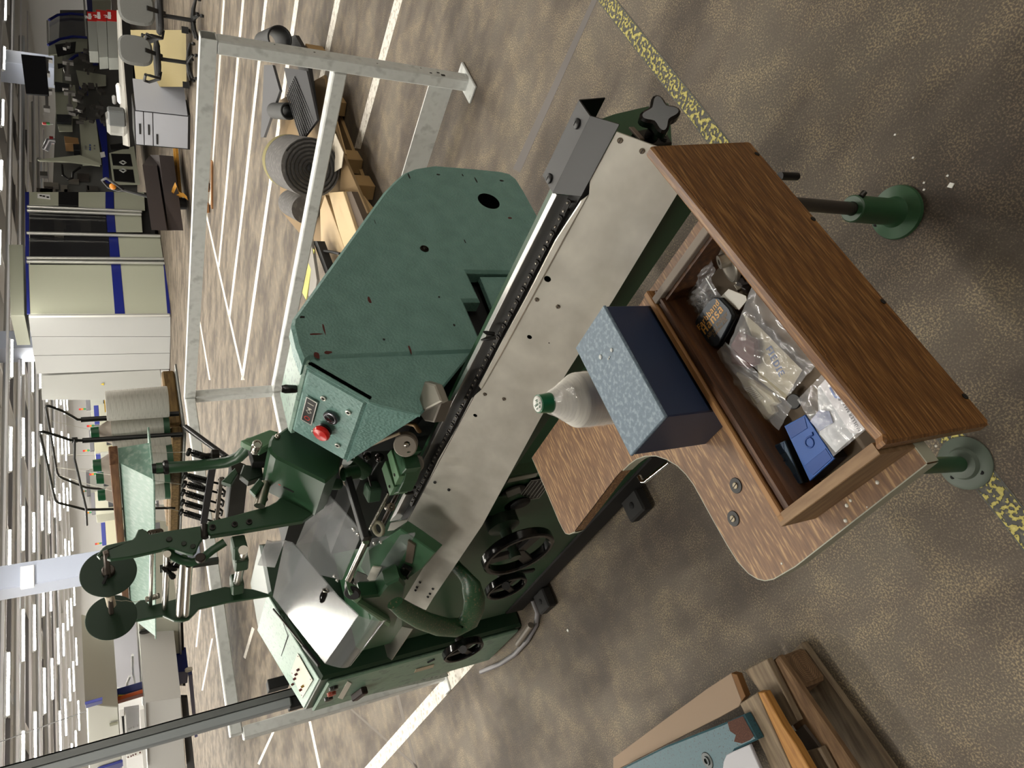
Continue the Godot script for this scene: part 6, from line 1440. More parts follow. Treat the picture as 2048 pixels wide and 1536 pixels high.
	part(cb, "board", Bld.new().slab([Vector3(-3.011,0.2200,-3.779), Vector3(-2.797,0.2200,-3.529), Vector3(-2.806,0.2200,-3.163), Vector3(-3.045,0.2200,-3.270), Vector3(-3.045,0.2200,-3.454)], Vector3(0, -0.03, 0), 0.002), mt(Color(0.80, 0.70, 0.54), 0.7))
	part(cb, "board", Bld.new().slab([Vector3(-3.090,0.2150,-3.850), Vector3(-3.064,0.2150,-3.475), Vector3(-3.056,0.2150,-3.282), Vector3(-3.415,0.2150,-3.467), Vector3(-3.409,0.2150,-3.731), Vector3(-3.251,0.2150,-3.886)], Vector3(0, -0.03, 0), 0.002), mt(Color(0.78, 0.68, 0.53), 0.7))
	part(cb, "paper_sheet", Bld.new().slab([Vector3(-2.746,0.2000,-4.112), Vector3(-2.662,0.2000,-3.925), Vector3(-2.644,0.2000,-3.714), Vector3(-2.740,0.2000,-3.691), Vector3(-2.945,0.2000,-3.877)], Vector3(0, 0.004, 0)), mt(Color(0.8, 0.76, 0.69), 0.7))
	# grey felt roll
	var dd := Vector3(-0.56, 0, -0.83).normalized()
	var rr := 0.185
	var c0: Vector3 = Vector3(-2.846,0.3550,-3.803)
	var rl := thing("felt_roll", "large grey felt roll with a spiral end lying on the pallet behind the railing", "roll", c0 - Vector3(0, 0.19, 0))
	var gm := speckled(Color(0.36, 0.35, 0.345), Color(0.42, 0.41, 0.4), 0.9, 0, 0.03, 3.0)
	part(rl, "roll_body", Bld.new().lathe(c0, dd, [[0.0001, 0.01], [rr, 0], [rr, 0.5], [0.0001, 0.5]], 40), gm)
	part(rl, "pale_band", Bld.new().lathe(c0 + dd * 0.5, dd, [[rr + 0.001, 0], [rr, 0.1], [0.0001, 0.1]], 40), mt(Color(0.5, 0.47, 0.3), 0.9), "khaki band at the far end")
	var sp := []
	var ax := dd.cross(Vector3.UP).normalized()
	for i in 150:
		var an := i * 0.26
		var r2 := 0.03 + 0.15 * i / 150.0
		sp.append(c0 + (ax * cos(an) + Vector3.UP * sin(an)) * r2 - dd * 0.002)
	part(rl, "spiral_edge", Bld.new().tube(sp, 0.0055, 5), mt(Color(0.13, 0.125, 0.12), 0.9), "dark spiral layers")
	part(rl, "core_hole", Bld.new().disc(c0 - dd * 0.006, -dd, 0.025, 0.002, 20), black(0.9))
	var c2: Vector3 = Vector3(-3.389,0.2600,-4.043)
	solo("felt_roll", Bld.new().lathe(c2, dd, [[0.0001, 0], [0.1, 0], [0.1, 0.45], [0.0001, 0.45]], 28), gm, "small grey felt roll beside the large roll", "roll")
	# black rubber mats
	var mb := mt(Color(0.05, 0.05, 0.052), 0.6)
	var mg := mt(Color(0.2, 0.2, 0.21), 0.8)
	solo("rubber_mat", Bld.new().ring(Vector3(-2.805,0.3600,-5.199), Vector3(-0.56, 0, -0.83), 0.085, 0.072, 0.5, 28), mb, "rolled black rubber mat, topmost behind the railing", "mat")
	solo("rubber_mat", Bld.new().ring(Vector3(-3.187,0.3000,-4.918), Vector3(-0.56, 0, -0.83), 0.06, 0.045, 0.5, 24), mb, "thin black rubber roll beside the grey roll", "mat")
	var wf := Bld.new()
	wf.slab([Vector3(-2.892,0.3000,-5.016), Vector3(-2.560,0.3000,-4.438), Vector3(-2.692,0.2600,-4.103), Vector3(-3.080,0.2600,-4.415), Vector3(-3.084,0.2800,-4.603), Vector3(-2.984,0.3000,-4.815)], Vector3(0, -0.015, 0))
	var wm := solo("rubber_mat", wf, mg, "grey mat with a waffle face lying under the black rolls", "mat")
	var dots := Bld.new()
	for i in 26:
		for j in 9:
			var pp: Vector3 = (Vector3(-2.984,0.3000,-4.815)).lerp(Vector3(-3.056,0.2700,-4.381), i / 26.0).lerp((Vector3(-2.735,0.3000,-4.671)).lerp(Vector3(-2.718,0.2700,-4.129), i / 26.0), j / 9.0)
			dots.box(pp + Vector3(0, 0.003, 0), Vector3(0.012, 0.006, 0.016), Basis(Vector3.UP, 0.5))
	var dm := part(wm, "waffle_stud", dots, mt(Color(0.11, 0.11, 0.115), 0.7))
	dm.set_meta("kind", "stuff")
	solo("rubber_mat", Bld.new().slab([Vector3(-2.893,0.2000,-5.449), Vector3(-2.748,0.2000,-5.231), Vector3(-2.688,0.2000,-4.867), Vector3(-2.906,0.1800,-4.455), Vector3(-3.009,0.1800,-4.515), Vector3(-2.888,0.2000,-4.940)], Vector3(0, -0.03, 0)), mb, "flat folded black mat at the pallet edge", "mat")
	solo("rubber_mat", Bld.new().slab([Vector3(-3.261,0.3000,-5.650), Vector3(-3.088,0.3000,-5.368), Vector3(-3.094,0.3300,-5.038), Vector3(-3.713,0.3000,-5.320), Vector3(-3.788,0.3000,-5.423)], Vector3(0, -0.02, 0)), mt(Color(0.33, 0.33, 0.34), 0.8), "light grey felt flap above the black mats", "mat")
	# lid with a yellow strip leaning on the boards
	var ld := thing("grey_case", "grey case lid with a yellow strip and black handles by the railing", "case", Vector3(-3.668,0.1600,-3.828))
	part(ld, "lid", Bld.new().slab([Vector3(-3.218,0.3600,-3.662), Vector3(-3.186,0.3600,-3.555), Vector3(-3.332,0.3000,-3.291), Vector3(-3.509,0.3000,-3.279), Vector3(-3.703,0.3400,-3.510), Vector3(-3.577,0.3600,-3.678)], Vector3(0, -0.02, 0), 0.002), mt(Color(0.52, 0.5, 0.47), 0.6))
	part(ld, "yellow_strip", Bld.new().slab([Vector3(-3.256,0.3450,-3.528), Vector3(-3.215,0.3450,-3.446), Vector3(-3.663,0.3350,-3.424), Vector3(-3.704,0.3350,-3.535)], Vector3(0, 0.006, 0)), mt(Color(0.75, 0.73, 0.4), 0.7), "yellow strip")
	part(ld, "side", Bld.new().slab([Vector3(-3.217,0.3400,-3.533), Vector3(-3.149,0.3400,-3.459), Vector3(-3.240,0.2800,-3.245), Vector3(-3.324,0.2800,-3.284)], Vector3(0, -0.05, 0)), black(0.7))
	part(ld, "handle", Bld.new().tube([Vector3(-3.014,0.4000,-3.530), Vector3(-3.014,0.4100,-3.464), Vector3(-3.098,0.4000,-3.484)], 0.014, 10), black(0.5))
	part(ld, "handle", Bld.new().tube([Vector3(-3.486,0.4000,-3.551), Vector3(-3.546,0.4100,-3.525), Vector3(-3.607,0.4000,-3.499)], 0.012, 10), black(0.5))
	part(ld, "rod", Bld.new().tube([Vector3(-3.153,0.4000,-3.588), Vector3(-3.482,0.4000,-3.571)], 0.008, 8), mt(Color(0.4, 0.36, 0.33), 0.5, 0.5))
	solo("cable_end", Bld.new().tube([Vector3(-3.282,0.3000,-3.519), Vector3(-3.168,0.3000,-3.389), Vector3(-3.151,0.2600,-3.363), Vector3(-3.092,0.2400,-3.284)], 0.01, 8), black(0.5), "black cable across the cream boards", "cable")
	# slotted post left of the cabinet
	var sx := mt(Color(0.42, 0.43, 0.43), 0.4, 0.3)
	var b0: Vector3 = Vector3(-3.782,0.8500,-0.9026)
	var sp2 := thing("cable_post", "tall grey slotted steel post with a conduit rising behind the electrical cabinet", "post", Vector3(b0.x, 0, b0.z))
	var ch := Bld.new()
	ch.box(Vector3(b0.x, 2.1, b0.z - 0.03), Vector3(0.05, 4.2, 0.006))
	ch.box(Vector3(b0.x - 0.022, 2.1, b0.z - 0.015), Vector3(0.006, 4.2, 0.035))
	ch.box(Vector3(b0.x + 0.022, 2.1, b0.z - 0.015), Vector3(0.006, 4.2, 0.035))
	part(sp2, "channel", ch, sx)
	part(sp2, "conduit", Bld.new().box(Vector3(b0.x, 2.5, b0.z + 0.025), Vector3(0.045, 3.2, 0.045), Basis(), 0.006), mt(Color(0.55, 0.57, 0.58), 0.45), "square grey conduit")
	var sl := Bld.new()
	for i in 22:
		sl.box(Vector3(b0.x, 0.8 + i * 0.15, b0.z - 0.026), Vector3(0.012, 0.05, 0.003))
	part(sp2, "slot", sl, mt(Color(0.7, 0.66, 0.6), 0.8))
	part(sp2, "bracket", Bld.new().box(Vector3(b0.x - 0.02, 0.86, b0.z + 0.03), Vector3(0.07, 0.1, 0.05), Basis(), 0.003).box(Vector3(b0.x - 0.02, 0.94, b0.z - 0.08), Vector3(0.07, 0.1, 0.05), Basis(), 0.003), black(0.6))
	# thread cones on the stand
	var wht := speckled(Color(0.84, 0.83, 0.8), Color(0.76, 0.75, 0.72), 0.8, 0, 0.03, 5.0, 0.5, 0.7)
	wht.uv1_scale = Vector3(3, 60, 3)
	var gr := mt(Color(0.05, 0.33, 0.19), 0.4)
	var yl := mt(Color(0.8, 0.65, 0.15), 0.5)
	var ys: float = (Vector3(-2.200,1.349,-1.452)).y + 0.043
	var tall: Node3D = null
	for q in [[Vector3(-2.128,1.392,-1.536), "wide white thread spool at the right rear of the thread stand"], [Vector3(-2.235,1.390,-1.432), "wide white thread spool behind the black front upright"]]:
		var at: Vector3 = q[0]
		at.y = ys
		if tall == null:
			tall = thing("thread_spool", q[1], "thread spool", Vector3.ZERO, "white thread cones on the stand")
			part(tall, "thread_body", Bld.new().lathe(Vector3.ZERO, Vector3.UP, [[0.0001, 0], [0.051, 0], [0.052, 0.004], [0.049, 0.176], [0.047, 0.18], [0.02, 0.181], [0.0001, 0.181]], 40), wht)
			part(tall, "core", Bld.new().lathe(Vector3(0, 0.181, 0), Vector3.UP, [[0.02, 0], [0.02, 0.003], [0.015, 0.003], [0.014, 0.0005], [0.0001, 0.0005]], 24), yl, "yellow core")
			tall.position = at
		else:
			dup(tall, at, 0.4, q[1], "thread_spool").scale = Vector3(0.85, 0.95, 0.85)
	var cone: Node3D = null
	var cl := ["white thread cone with a green cap between the two black uprights", "white thread cone with a green cap behind the pan, right of a twin", "white thread cone with a tilted green cap, middle of the front three", "white thread cone with a green cap nearest the arms"]
	var ci := 0
	for a0 in [Vector3(-2.216,1.392,-1.495), Vector3(-2.231,1.392,-1.380), Vector3(-2.469,1.385,-1.475), Vector3(-2.543,1.385,-1.449)]:
		var at2: Vector3 = a0
		at2.y = ys
		if cone == null:
			cone = thing("thread_cone", cl[ci], "thread cone", Vector3.ZERO, "white thread cones on the stand")
			part(cone, "base", Bld.new().lathe(Vector3.ZERO, Vector3.UP, [[0.0001, 0], [0.046, 0], [0.044, 0.018], [0.0001, 0.019]], 30), mt(Color(0.16, 0.32, 0.22), 0.5), "green cone foot")
			part(cone, "thread_body", Bld.new().lathe(Vector3.ZERO, Vector3.UP, [[0.044, 0.018], [0.045, 0.03], [0.043, 0.17], [0.0001, 0.171]], 36), wht)
			part(cone, "shoulder", Bld.new().lathe(Vector3.ZERO, Vector3.UP, [[0.043, 0.17], [0.021, 0.205], [0.0001, 0.206]], 36), mt(Color(0.62, 0.58, 0.54), 0.8))
			part(cone, "cap", Bld.new().lathe(Vector3.ZERO, Vector3.UP, [[0.021, 0.204], [0.0195, 0.228], [0.0001, 0.23]], 26), gr, "green cap")
			cone.position = at2
		else:
			dup(cone, at2, 0.7 * ci, cl[ci], "thread_cone")
		ci += 1

# panel facing +x given by four points on one plane
func px(p: Node3D, called: String, pts: Array, m: Material, t := 0.04, proud := 0.0) -> MeshInstance3D:
	var q := []
	for a in pts:
		q.append(a + Vector3(proud, 0, 0))
	return part(p, called, Bld.new().slab(q, Vector3(-t, 0, 0), 0.004), m)

func pz(p: Node3D, called: String, pts: Array, m: Material, t := 0.04, proud := 0.0) -> MeshInstance3D:
	var q := []
	for a in pts:
		q.append(a + Vector3(0, 0, proud))
	return part(p, called, Bld.new().slab(q, Vector3(0, 0, -t), 0.004), m)

func far_machines():
	var beige := mt(Color(0.66, 0.67, 0.60), 0.5)
	var pale := mt(Color(0.72, 0.73, 0.72), 0.45)
	var blue := mt(Color(0.09, 0.13, 0.44), 0.4)
	var alu := mt(Color(0.8, 0.8, 0.78), 0.35, 0.6)
	var dk := mt(Color(0.07, 0.07, 0.075), 0.4)
	var win := glass(Color(0.16, 0.16, 0.17), 0.45)
	var gut := mt(Color(0.3, 0.29, 0.28), 0.5, 0.4)
	# tall enclosed line machine
	var m := thing("enclosed_machine", "tall beige enclosed production machine with blue bands and windows across the aisle", "machine", Vector3(-14.661,0.0000,-14.459))
	var bodyb := Bld.new()
	bodyb.slab([Vector3(-16.300,3.245,-19.589), Vector3(-16.300,3.260,-14.810), Vector3(-16.300,0.1435,-14.725), Vector3(-16.300,0.1052,-19.895)], Vector3(-2.4, 0, 0))
	part(m, "core", bodyb, mt(Color(0.12, 0.12, 0.12), 0.7))
	px(m, "panel", [Vector3(-16.100,3.256,-16.434), Vector3(-16.100,3.239,-14.680), Vector3(-16.100,1.355,-14.631), Vector3(-16.100,1.337,-16.473)], beige)
	px(m, "blue_band", [Vector3(-16.100,1.348,-16.493), Vector3(-16.100,1.356,-14.613), Vector3(-16.100,1.122,-14.607), Vector3(-16.100,1.115,-16.498)], blue, 0.04, 0.01)
	px(m, "panel", [Vector3(-16.100,1.115,-16.498), Vector3(-16.100,1.121,-14.625), Vector3(-16.100,0.0939,-14.598), Vector3(-16.100,0.0227,-16.520)], beige)
	px(m, "blue_foot_band", [Vector3(-16.100,0.0227,-16.520), Vector3(-16.100,0.0956,-14.580), Vector3(-16.100,0.0212,-14.578), Vector3(-16.100,-0.0558,-16.522)], blue, 0.04, 0.01)
	px(m, "blue_top_band", [Vector3(-16.100,3.333,-16.451), Vector3(-16.100,3.303,-14.664), Vector3(-16.100,3.239,-14.663), Vector3(-16.100,3.267,-16.452)], blue, 0.04, 0.01)
	px(m, "blue_top_band", [Vector3(-16.100,3.343,-19.359), Vector3(-16.100,3.333,-16.470), Vector3(-16.100,3.256,-16.472), Vector3(-16.100,3.248,-19.368)], blue, 0.04, 0.005)
	for w in [[Vector3(-16.100,3.253,-17.496), Vector3(-16.100,3.255,-16.737), Vector3(-16.100,1.369,-16.790), Vector3(-16.100,1.352,-17.588)], [Vector3(-16.100,3.250,-18.535), Vector3(-16.100,3.264,-17.735), Vector3(-16.100,1.378,-17.817), Vector3(-16.100,1.373,-18.678)]]:
		px(m, "window", w, win, 0.01, -0.02)
	for bnd in [[Vector3(-16.100,1.340,-17.588), Vector3(-16.100,1.358,-16.771), Vector3(-16.100,1.111,-16.778), Vector3(-16.100,1.113,-17.599)], [Vector3(-16.100,1.360,-18.679), Vector3(-16.100,1.366,-17.818), Vector3(-16.100,1.150,-17.829), Vector3(-16.100,1.153,-18.694)], [Vector3(-16.100,1.329,-19.557), Vector3(-16.100,1.370,-18.744), Vector3(-16.100,1.149,-18.761), Vector3(-16.100,1.117,-19.577)]]:
		px(m, "blue_band", bnd, blue, 0.04, 0.01)
	for pn in [[Vector3(-16.100,1.113,-17.599), Vector3(-16.100,1.111,-16.778), Vector3(-16.100,0.0103,-16.808), Vector3(-16.100,0.0160,-17.653)], [Vector3(-16.100,1.140,-18.695), Vector3(-16.100,1.150,-17.829), Vector3(-16.100,0.4626,-17.867), Vector3(-16.100,0.4373,-18.749)], [Vector3(-16.100,1.104,-19.579), Vector3(-16.100,1.136,-18.762), Vector3(-16.100,0.3239,-18.825), Vector3(-16.100,0.2882,-19.659)], [Vector3(-16.100,3.248,-19.368), Vector3(-16.100,3.237,-18.831), Vector3(-16.100,2.542,-18.868), Vector3(-16.100,2.530,-19.439)], [Vector3(-16.100,2.028,-19.488), Vector3(-16.100,2.049,-18.865), Vector3(-16.100,1.368,-18.788), Vector3(-16.100,1.329,-19.557)]]:
		px(m, "panel", pn, beige)
	px(m, "window", [Vector3(-16.100,2.530,-19.439), Vector3(-16.100,2.542,-18.868), Vector3(-16.100,2.049,-18.865), Vector3(-16.100,2.028,-19.488)], dk, 0.02, 0.005)
	px(m, "door_sign", [Vector3(-16.100,3.044,-19.301), Vector3(-16.100,3.046,-19.105), Vector3(-16.100,2.733,-19.068), Vector3(-16.100,2.742,-19.286)], mt(Color(0.9, 0.9, 0.9), 0.5), 0.01, 0.02)
	for q in [[Vector3(-16.060,2.993,-19.192), 0], [Vector3(-16.060,2.921,-19.177), 0], [Vector3(-16.060,2.825,-19.142), 0]]:
		px(m, "sign_print", [q[0] + Vector3(0, -0.06, -0.03), q[0] + Vector3(0, -0.06, 0.03), q[0] + Vector3(0, 0.0, 0.03), q[0] + Vector3(0, 0.0, -0.03)], dk, 0.004)
	for s in [[Vector3(-16.000,3.285,-18.625), Vector3(-16.000,0.4174,-18.634)], [Vector3(-16.000,3.298,-17.542), Vector3(-16.000,0.0085,-17.587)], [Vector3(-16.000,3.300,-16.574), Vector3(-16.000,0.0010,-16.622)], [Vector3(-16.000,3.300,-16.443), Vector3(-16.000,0.0026,-16.459)], [Vector3(-16.000,3.250,-14.505), Vector3(-16.000,0.0464,-14.451)], [Vector3(-16.000,3.286,-18.458), Vector3(-16.000,0.4407,-18.499)]]:
		part(m, "post", Bld.new().bar(s[0], s[1], 0.07, 0.07, Vector3.RIGHT, 0.01), alu, "aluminium profile post")
	# inner workings seen through the windows
	for i in 34:
		var b := Bld.new()
		var y := rng.randf_range(1.4, 3.0)
		var z := rng.randf_range(-20.4, -17.3)
		b.box(Vector3(-16.28, y, z), Vector3(0.1, rng.randf_range(0.05, 0.4), rng.randf_range(0.05, 0.5)))
		part(m, "inner_part", b, [gut, mt(Color(0.5, 0.48, 0.45), 0.4, 0.5), mt(Color(0.2, 0.18, 0.17), 0.5)][i % 3])
	var tb := Bld.new()
	tb.slab([Vector3(-16.600,3.767,-17.716), Vector3(-16.600,3.711,-15.077), Vector3(-16.600,3.411,-15.069), Vector3(-16.600,3.446,-17.729)], Vector3(-1.2, 0, 0), 0.01)
	part(m, "top_box", tb, beige, "beige duct box on the roof")
	# ribbed grey end
	for s in [[Vector3(-16.209,3.283,-14.660), Vector3(-16.967,3.311,-14.660), Vector3(-17.146,0.0027,-14.660), Vector3(-16.314,0.0113,-14.660)], [Vector3(-16.988,3.302,-14.660), Vector3(-17.750,3.339,-14.660), Vector3(-17.888,0.0084,-14.660), Vector3(-17.168,0.0025,-14.660)], [Vector3(-17.772,3.330,-14.660), Vector3(-18.560,3.355,-14.660), Vector3(-18.646,0.0145,-14.660), Vector3(-17.911,0.0081,-14.660)]]:
		pz(m, "grey_panel", s, mt(Color(0.64, 0.645, 0.64), 0.45))
	pz(m, "grey_panel", [Vector3(-18.660,3.260,-14.660), Vector3(-19.786,3.348,-14.660), Vector3(-20.217,0.1286,-14.660), Vector3(-18.670,0.2721,-14.660)], mt(Color(0.6, 0.605, 0.59), 0.5), 1.5)
	pz(m, "foot_panel", [Vector3(-18.672,0.2586,-14.660), Vector3(-20.217,0.1286,-14.660), Vector3(-20.233,0.0140,-14.660), Vector3(-18.693,0.0277,-14.660)], mt(Color(0.66, 0.66, 0.65), 0.5))
	pz(m, "warning_sign", [Vector3(-19.162,1.846,-14.640), Vector3(-19.123,1.755,-14.640), Vector3(-19.244,1.760,-14.640)], mt(Color(0.8, 0.7, 0.1), 0.5), 0.01, 0.01)
	var ft := Bld.new()
	ft.slab([Vector3(-16.582,-0.0139,-14.900), Vector3(-20.564,-0.0112,-14.900), Vector3(-20.586,-0.1725,-14.900), Vector3(-16.587,-0.1681,-14.900)], Vector3(0, 0, -2))
	ft.slab([Vector3(-16.300,-0.1472,-17.967), Vector3(-16.300,0.0057,-14.721), Vector3(-16.300,-0.1330,-14.718), Vector3(-16.300,-0.2846,-17.974)], Vector3(-2, 0, 0))
	part(m, "plinth", ft, black(0.9), "black recessed plinth")
	for q in [Vector3(-16.862,-0.0672,-14.750), Vector3(-17.682,-0.0908,-14.750), Vector3(-16.150,-0.1185,-15.928), Vector3(-16.150,-0.0581,-15.149)]:
		part(m, "levelling_foot", Bld.new().box(q, Vector3(0.12, 0.1, 0.12), Basis(), 0.01), mt(Color(0.55, 0.55, 0.55), 0.4, 0.6))
	# steps
	var st := thing("platform_steps", "dark brown metal steps in front of the enclosed machine", "steps", Vector3(-13.512,0.0000,-15.840))
	for q in [[Vector3(-10.733,0.5000,-14.343), Vector3(-10.650,0.5000,-11.880), Vector3(-9.810,0.4500,-10.951), Vector3(-9.620,0.4500,-12.879), -0.25], [Vector3(-9.771,0.7500,-12.728), Vector3(-9.672,0.7500,-10.781), Vector3(-10.650,0.5000,-11.880), Vector3(-10.733,0.5000,-14.343), -0.25]]:
		part(st, "step", Bld.new().slab([q[0], q[1], q[2], q[3]], Vector3(0, q[4], 0), 0.0), mt(Color(0.16, 0.125, 0.12), 0.7))
	# line machine with blue band and monitors
	var n := thing("line_machine", "beige stitching line with a blue band, curved guards and monitors", "machine", Vector3(-15.637,0.0000,-21.152))
	part(n, "core", Bld.new().slab([Vector3(-16.400,2.290,-30.140), Vector3(-16.400,2.699,-19.786), Vector3(-16.400,0.4476,-20.007), Vector3(-16.400,-0.1042,-31.000)], Vector3(-2, 0, 0)), mt(Color(0.34, 0.34, 0.33), 0.6))
	for pn in [[Vector3(-16.100,2.523,-23.120), Vector3(-16.100,2.458,-22.354), Vector3(-16.100,2.095,-22.416), Vector3(-16.100,2.072,-23.207)], [Vector3(-16.100,1.899,-23.027), Vector3(-16.100,1.882,-20.759), Vector3(-16.100,1.372,-20.874), Vector3(-16.100,1.421,-23.117)], [Vector3(-16.100,1.139,-21.450), Vector3(-16.100,1.110,-19.950), Vector3(-16.100,0.3712,-20.029), Vector3(-16.100,0.4071,-21.917)], [Vector3(-16.100,2.677,-27.408), Vector3(-16.100,2.674,-26.540), Vector3(-16.100,1.503,-27.188), Vector3(-16.100,1.473,-27.972)], [Vector3(-16.100,2.515,-26.585), Vector3(-16.100,2.546,-24.810), Vector3(-16.100,2.307,-24.867), Vector3(-16.100,2.266,-26.656)], [Vector3(-16.100,1.893,-25.847), Vector3(-16.100,1.810,-24.841), Vector3(-16.100,1.034,-25.169), Vector3(-16.100,1.004,-25.774)], [Vector3(-16.100,2.518,-24.817), Vector3(-16.100,2.523,-23.120), Vector3(-16.100,1.895,-23.134), Vector3(-16.100,1.950,-24.952)], [Vector3(-16.100,1.255,-30.676), Vector3(-16.100,1.238,-29.891), Vector3(-16.100,0.6205,-30.112), Vector3(-16.100,0.5767,-30.931)]]:
		px(n, "panel", pn, beige)
	for bnd in [[Vector3(-16.100,1.421,-23.117), Vector3(-16.100,1.325,-21.574), Vector3(-16.100,1.375,-19.968), Vector3(-16.100,1.202,-19.987), Vector3(-16.100,1.150,-22.580), Vector3(-16.100,1.235,-23.152)], [Vector3(-16.100,1.404,-30.619), Vector3(-16.100,1.404,-29.761), Vector3(-16.100,1.241,-29.819), Vector3(-16.100,1.221,-30.688)], [Vector3(-16.100,1.429,-27.146), Vector3(-16.100,1.373,-26.287), Vector3(-16.100,1.220,-26.328), Vector3(-16.100,1.195,-27.214)], [Vector3(-16.100,1.836,-24.921), Vector3(-16.100,1.820,-24.524), Vector3(-16.100,1.593,-24.462), Vector3(-16.100,1.587,-24.634), Vector3(-16.100,1.757,-24.710)]]:
		px(n, "blue_band", bnd, blue, 0.05, 0.03)
	px(n, "band_sign", [Vector3(-16.100,1.389,-21.364), Vector3(-16.100,1.374,-21.119), Vector3(-16.100,1.248,-21.186), Vector3(-16.100,1.263,-21.432)], mt(Color(0.88, 0.88, 0.88), 0.5), 0.02, 0.06)
	for w in [[Vector3(-16.100,1.086,-21.408), Vector3(-16.100,1.061,-20.842), Vector3(-16.100,0.5214,-20.862), Vector3(-16.100,0.5376,-21.461)], [Vector3(-16.100,1.072,-20.646), Vector3(-16.100,1.063,-20.073), Vector3(-16.100,0.5068,-20.062), Vector3(-16.100,0.5191,-20.690)], [Vector3(-16.100,1.089,-21.863), Vector3(-16.100,1.075,-21.611), Vector3(-16.100,0.5619,-21.738), Vector3(-16.100,0.5414,-22.052)], [Vector3(-16.100,2.475,-27.217), Vector3(-16.100,2.415,-26.491), Vector3(-16.100,1.890,-26.919), Vector3(-16.100,1.838,-27.600)], [Vector3(-16.100,2.424,-26.066), Vector3(-16.100,2.415,-25.770), Vector3(-16.100,2.210,-25.943), Vector3(-16.100,2.206,-26.124)]]:
		px(n, "window", w, dk, 0.03, 0.02)
	for f in [[Vector3(-16.000,0.7802,-20.896), 0], [Vector3(-16.000,0.8043,-20.503), 0]]:
		part(n, "latch", Bld.new().ring(f[0], Vector3.RIGHT, 0.11, 0.06, 0.04, 4), pale)
	for mo in [[Vector3(-16.000,2.510,-24.776), Vector3(-16.000,2.520,-24.269), Vector3(-16.000,2.128,-24.414), Vector3(-16.000,2.104,-24.759)], [Vector3(-16.000,2.503,-23.005), Vector3(-16.000,2.498,-22.564), Vector3(-16.000,2.109,-22.609), Vector3(-16.000,2.096,-23.057)]]:
		px(n, "monitor", mo, mt(Color(0.13, 0.14, 0.15), 0.25), 0.06, 0.05)
	for q in [[Vector3(-16.050,1.769,-21.590), 0], [Vector3(-16.050,1.772,-21.515), 0], [Vector3(-16.050,1.644,-21.684), 1], [Vector3(-16.050,1.649,-21.558), 1], [Vector3(-16.050,1.653,-21.458), 1], [Vector3(-16.050,1.522,-21.678), 0], [Vector3(-16.050,1.529,-21.526), 0]]:
		part(n, "button", Bld.new().disc(q[0], Vector3.RIGHT, 0.022, 0.03, 10), mt(Color(0.1, 0.25, 0.55), 0.4) if q[1] else mt(Color(0.45, 0.45, 0.45), 0.4))
	part(n, "wing_panel", Bld.new().slab([Vector3(-15.900,3.014,-20.608), Vector3(-15.900,2.952,-20.570), Vector3(-15.900,2.196,-20.625), Vector3(-15.900,1.417,-20.537), Vector3(-15.900,1.413,-20.634), Vector3(-15.900,1.926,-20.973)], Vector3(-0.05, 0, 0)), beige)
	part(n, "carton", Bld.new().slab([Vector3(-15.900,2.320,-21.846), Vector3(-15.900,2.303,-21.502), Vector3(-15.900,1.934,-21.536), Vector3(-15.900,1.952,-21.807)], Vector3(-0.3, 0, 0)), mt(Color(0.55, 0.42, 0.27), 0.8), "brown carton on the machine")
	px(n, "dark_bin", [Vector3(-15.850,2.092,-21.418), Vector3(-15.850,2.088,-21.126), Vector3(-15.850,1.918,-21.127), Vector3(-15.850,1.907,-21.447)], dk, 0.2)
	part(n, "hose", Bld.new().tube([Vector3(-15.900,2.405,-20.433), Vector3(-15.900,2.390,-19.973), Vector3(-15.900,2.269,-19.782), Vector3(-15.900,2.154,-19.863), Vector3(-15.900,2.134,-20.118), Vector3(-15.900,1.947,-20.375)], 0.035, 8), dk)
	part(n, "signal_tower", Bld.new().tube([Vector3(-16.200,2.883,-22.804), Vector3(-16.200,2.604,-22.829)], 0.02, 6), pale)
	for q in [[Vector3(-16.200,2.856,-22.809), Color(0.8, 0.1, 0.1)], [Vector3(-16.200,2.763,-22.826), Color(0.1, 0.5, 0.2)]]:
		part(n, "signal_lamp", Bld.new().lathe(q[0], Vector3.UP, [[0.0001, -0.06], [0.04, -0.06], [0.04, 0.04], [0.0001, 0.05]], 12), mt(q[1], 0.3))
	part(n, "red_flange", Bld.new().ring(Vector3(-16.400,2.684,-22.273), Vector3.UP, 0.12, 0.09, 0.1, 16), mt(Color(0.55, 0.1, 0.1), 0.5))
	part(n, "duct", Bld.new().tube([Vector3(-16.400,2.592,-22.237), Vector3(-16.400,2.751,-22.212), Vector3(-16.600,2.878,-22.011)], 0.1, 12), mt(Color(0.6, 0.6, 0.62), 0.3, 0.8))
	for g in [[Vector3(-15.900,2.614,-28.429), Vector3(-15.900,2.351,-28.853), Vector3(-15.900,1.964,-29.091), Vector3(-15.900,1.541,-29.171)], [Vector3(-15.900,2.666,-26.818), Vector3(-15.900,2.309,-27.302), Vector3(-15.900,1.930,-27.579), Vector3(-15.900,1.488,-27.653)], [Vector3(-15.900,2.046,-26.081), Vector3(-15.900,1.892,-26.367), Vector3(-15.900,1.663,-26.586), Vector3(-15.900,1.510,-26.692)]]:
		part(n, "curved_rim", Bld.new().tube(g, 0.045, 8), blue, "curved blue guard rim")
	px(n, "window", [Vector3(-16.000,2.621,-28.541), Vector3(-16.000,2.358,-28.966), Vector3(-16.000,1.559,-29.279), Vector3(-16.000,1.500,-27.921), Vector3(-16.000,2.312,-27.538), Vector3(-16.000,2.628,-27.125)], glass(Color(0.3, 0.3, 0.31), 0.4), 0.02)
	px(n, "monitor", [Vector3(-16.200,2.236,-29.034), Vector3(-16.200,2.231,-28.566), Vector3(-16.200,1.841,-28.761), Vector3(-16.200,1.845,-29.132)], dk, 0.05)
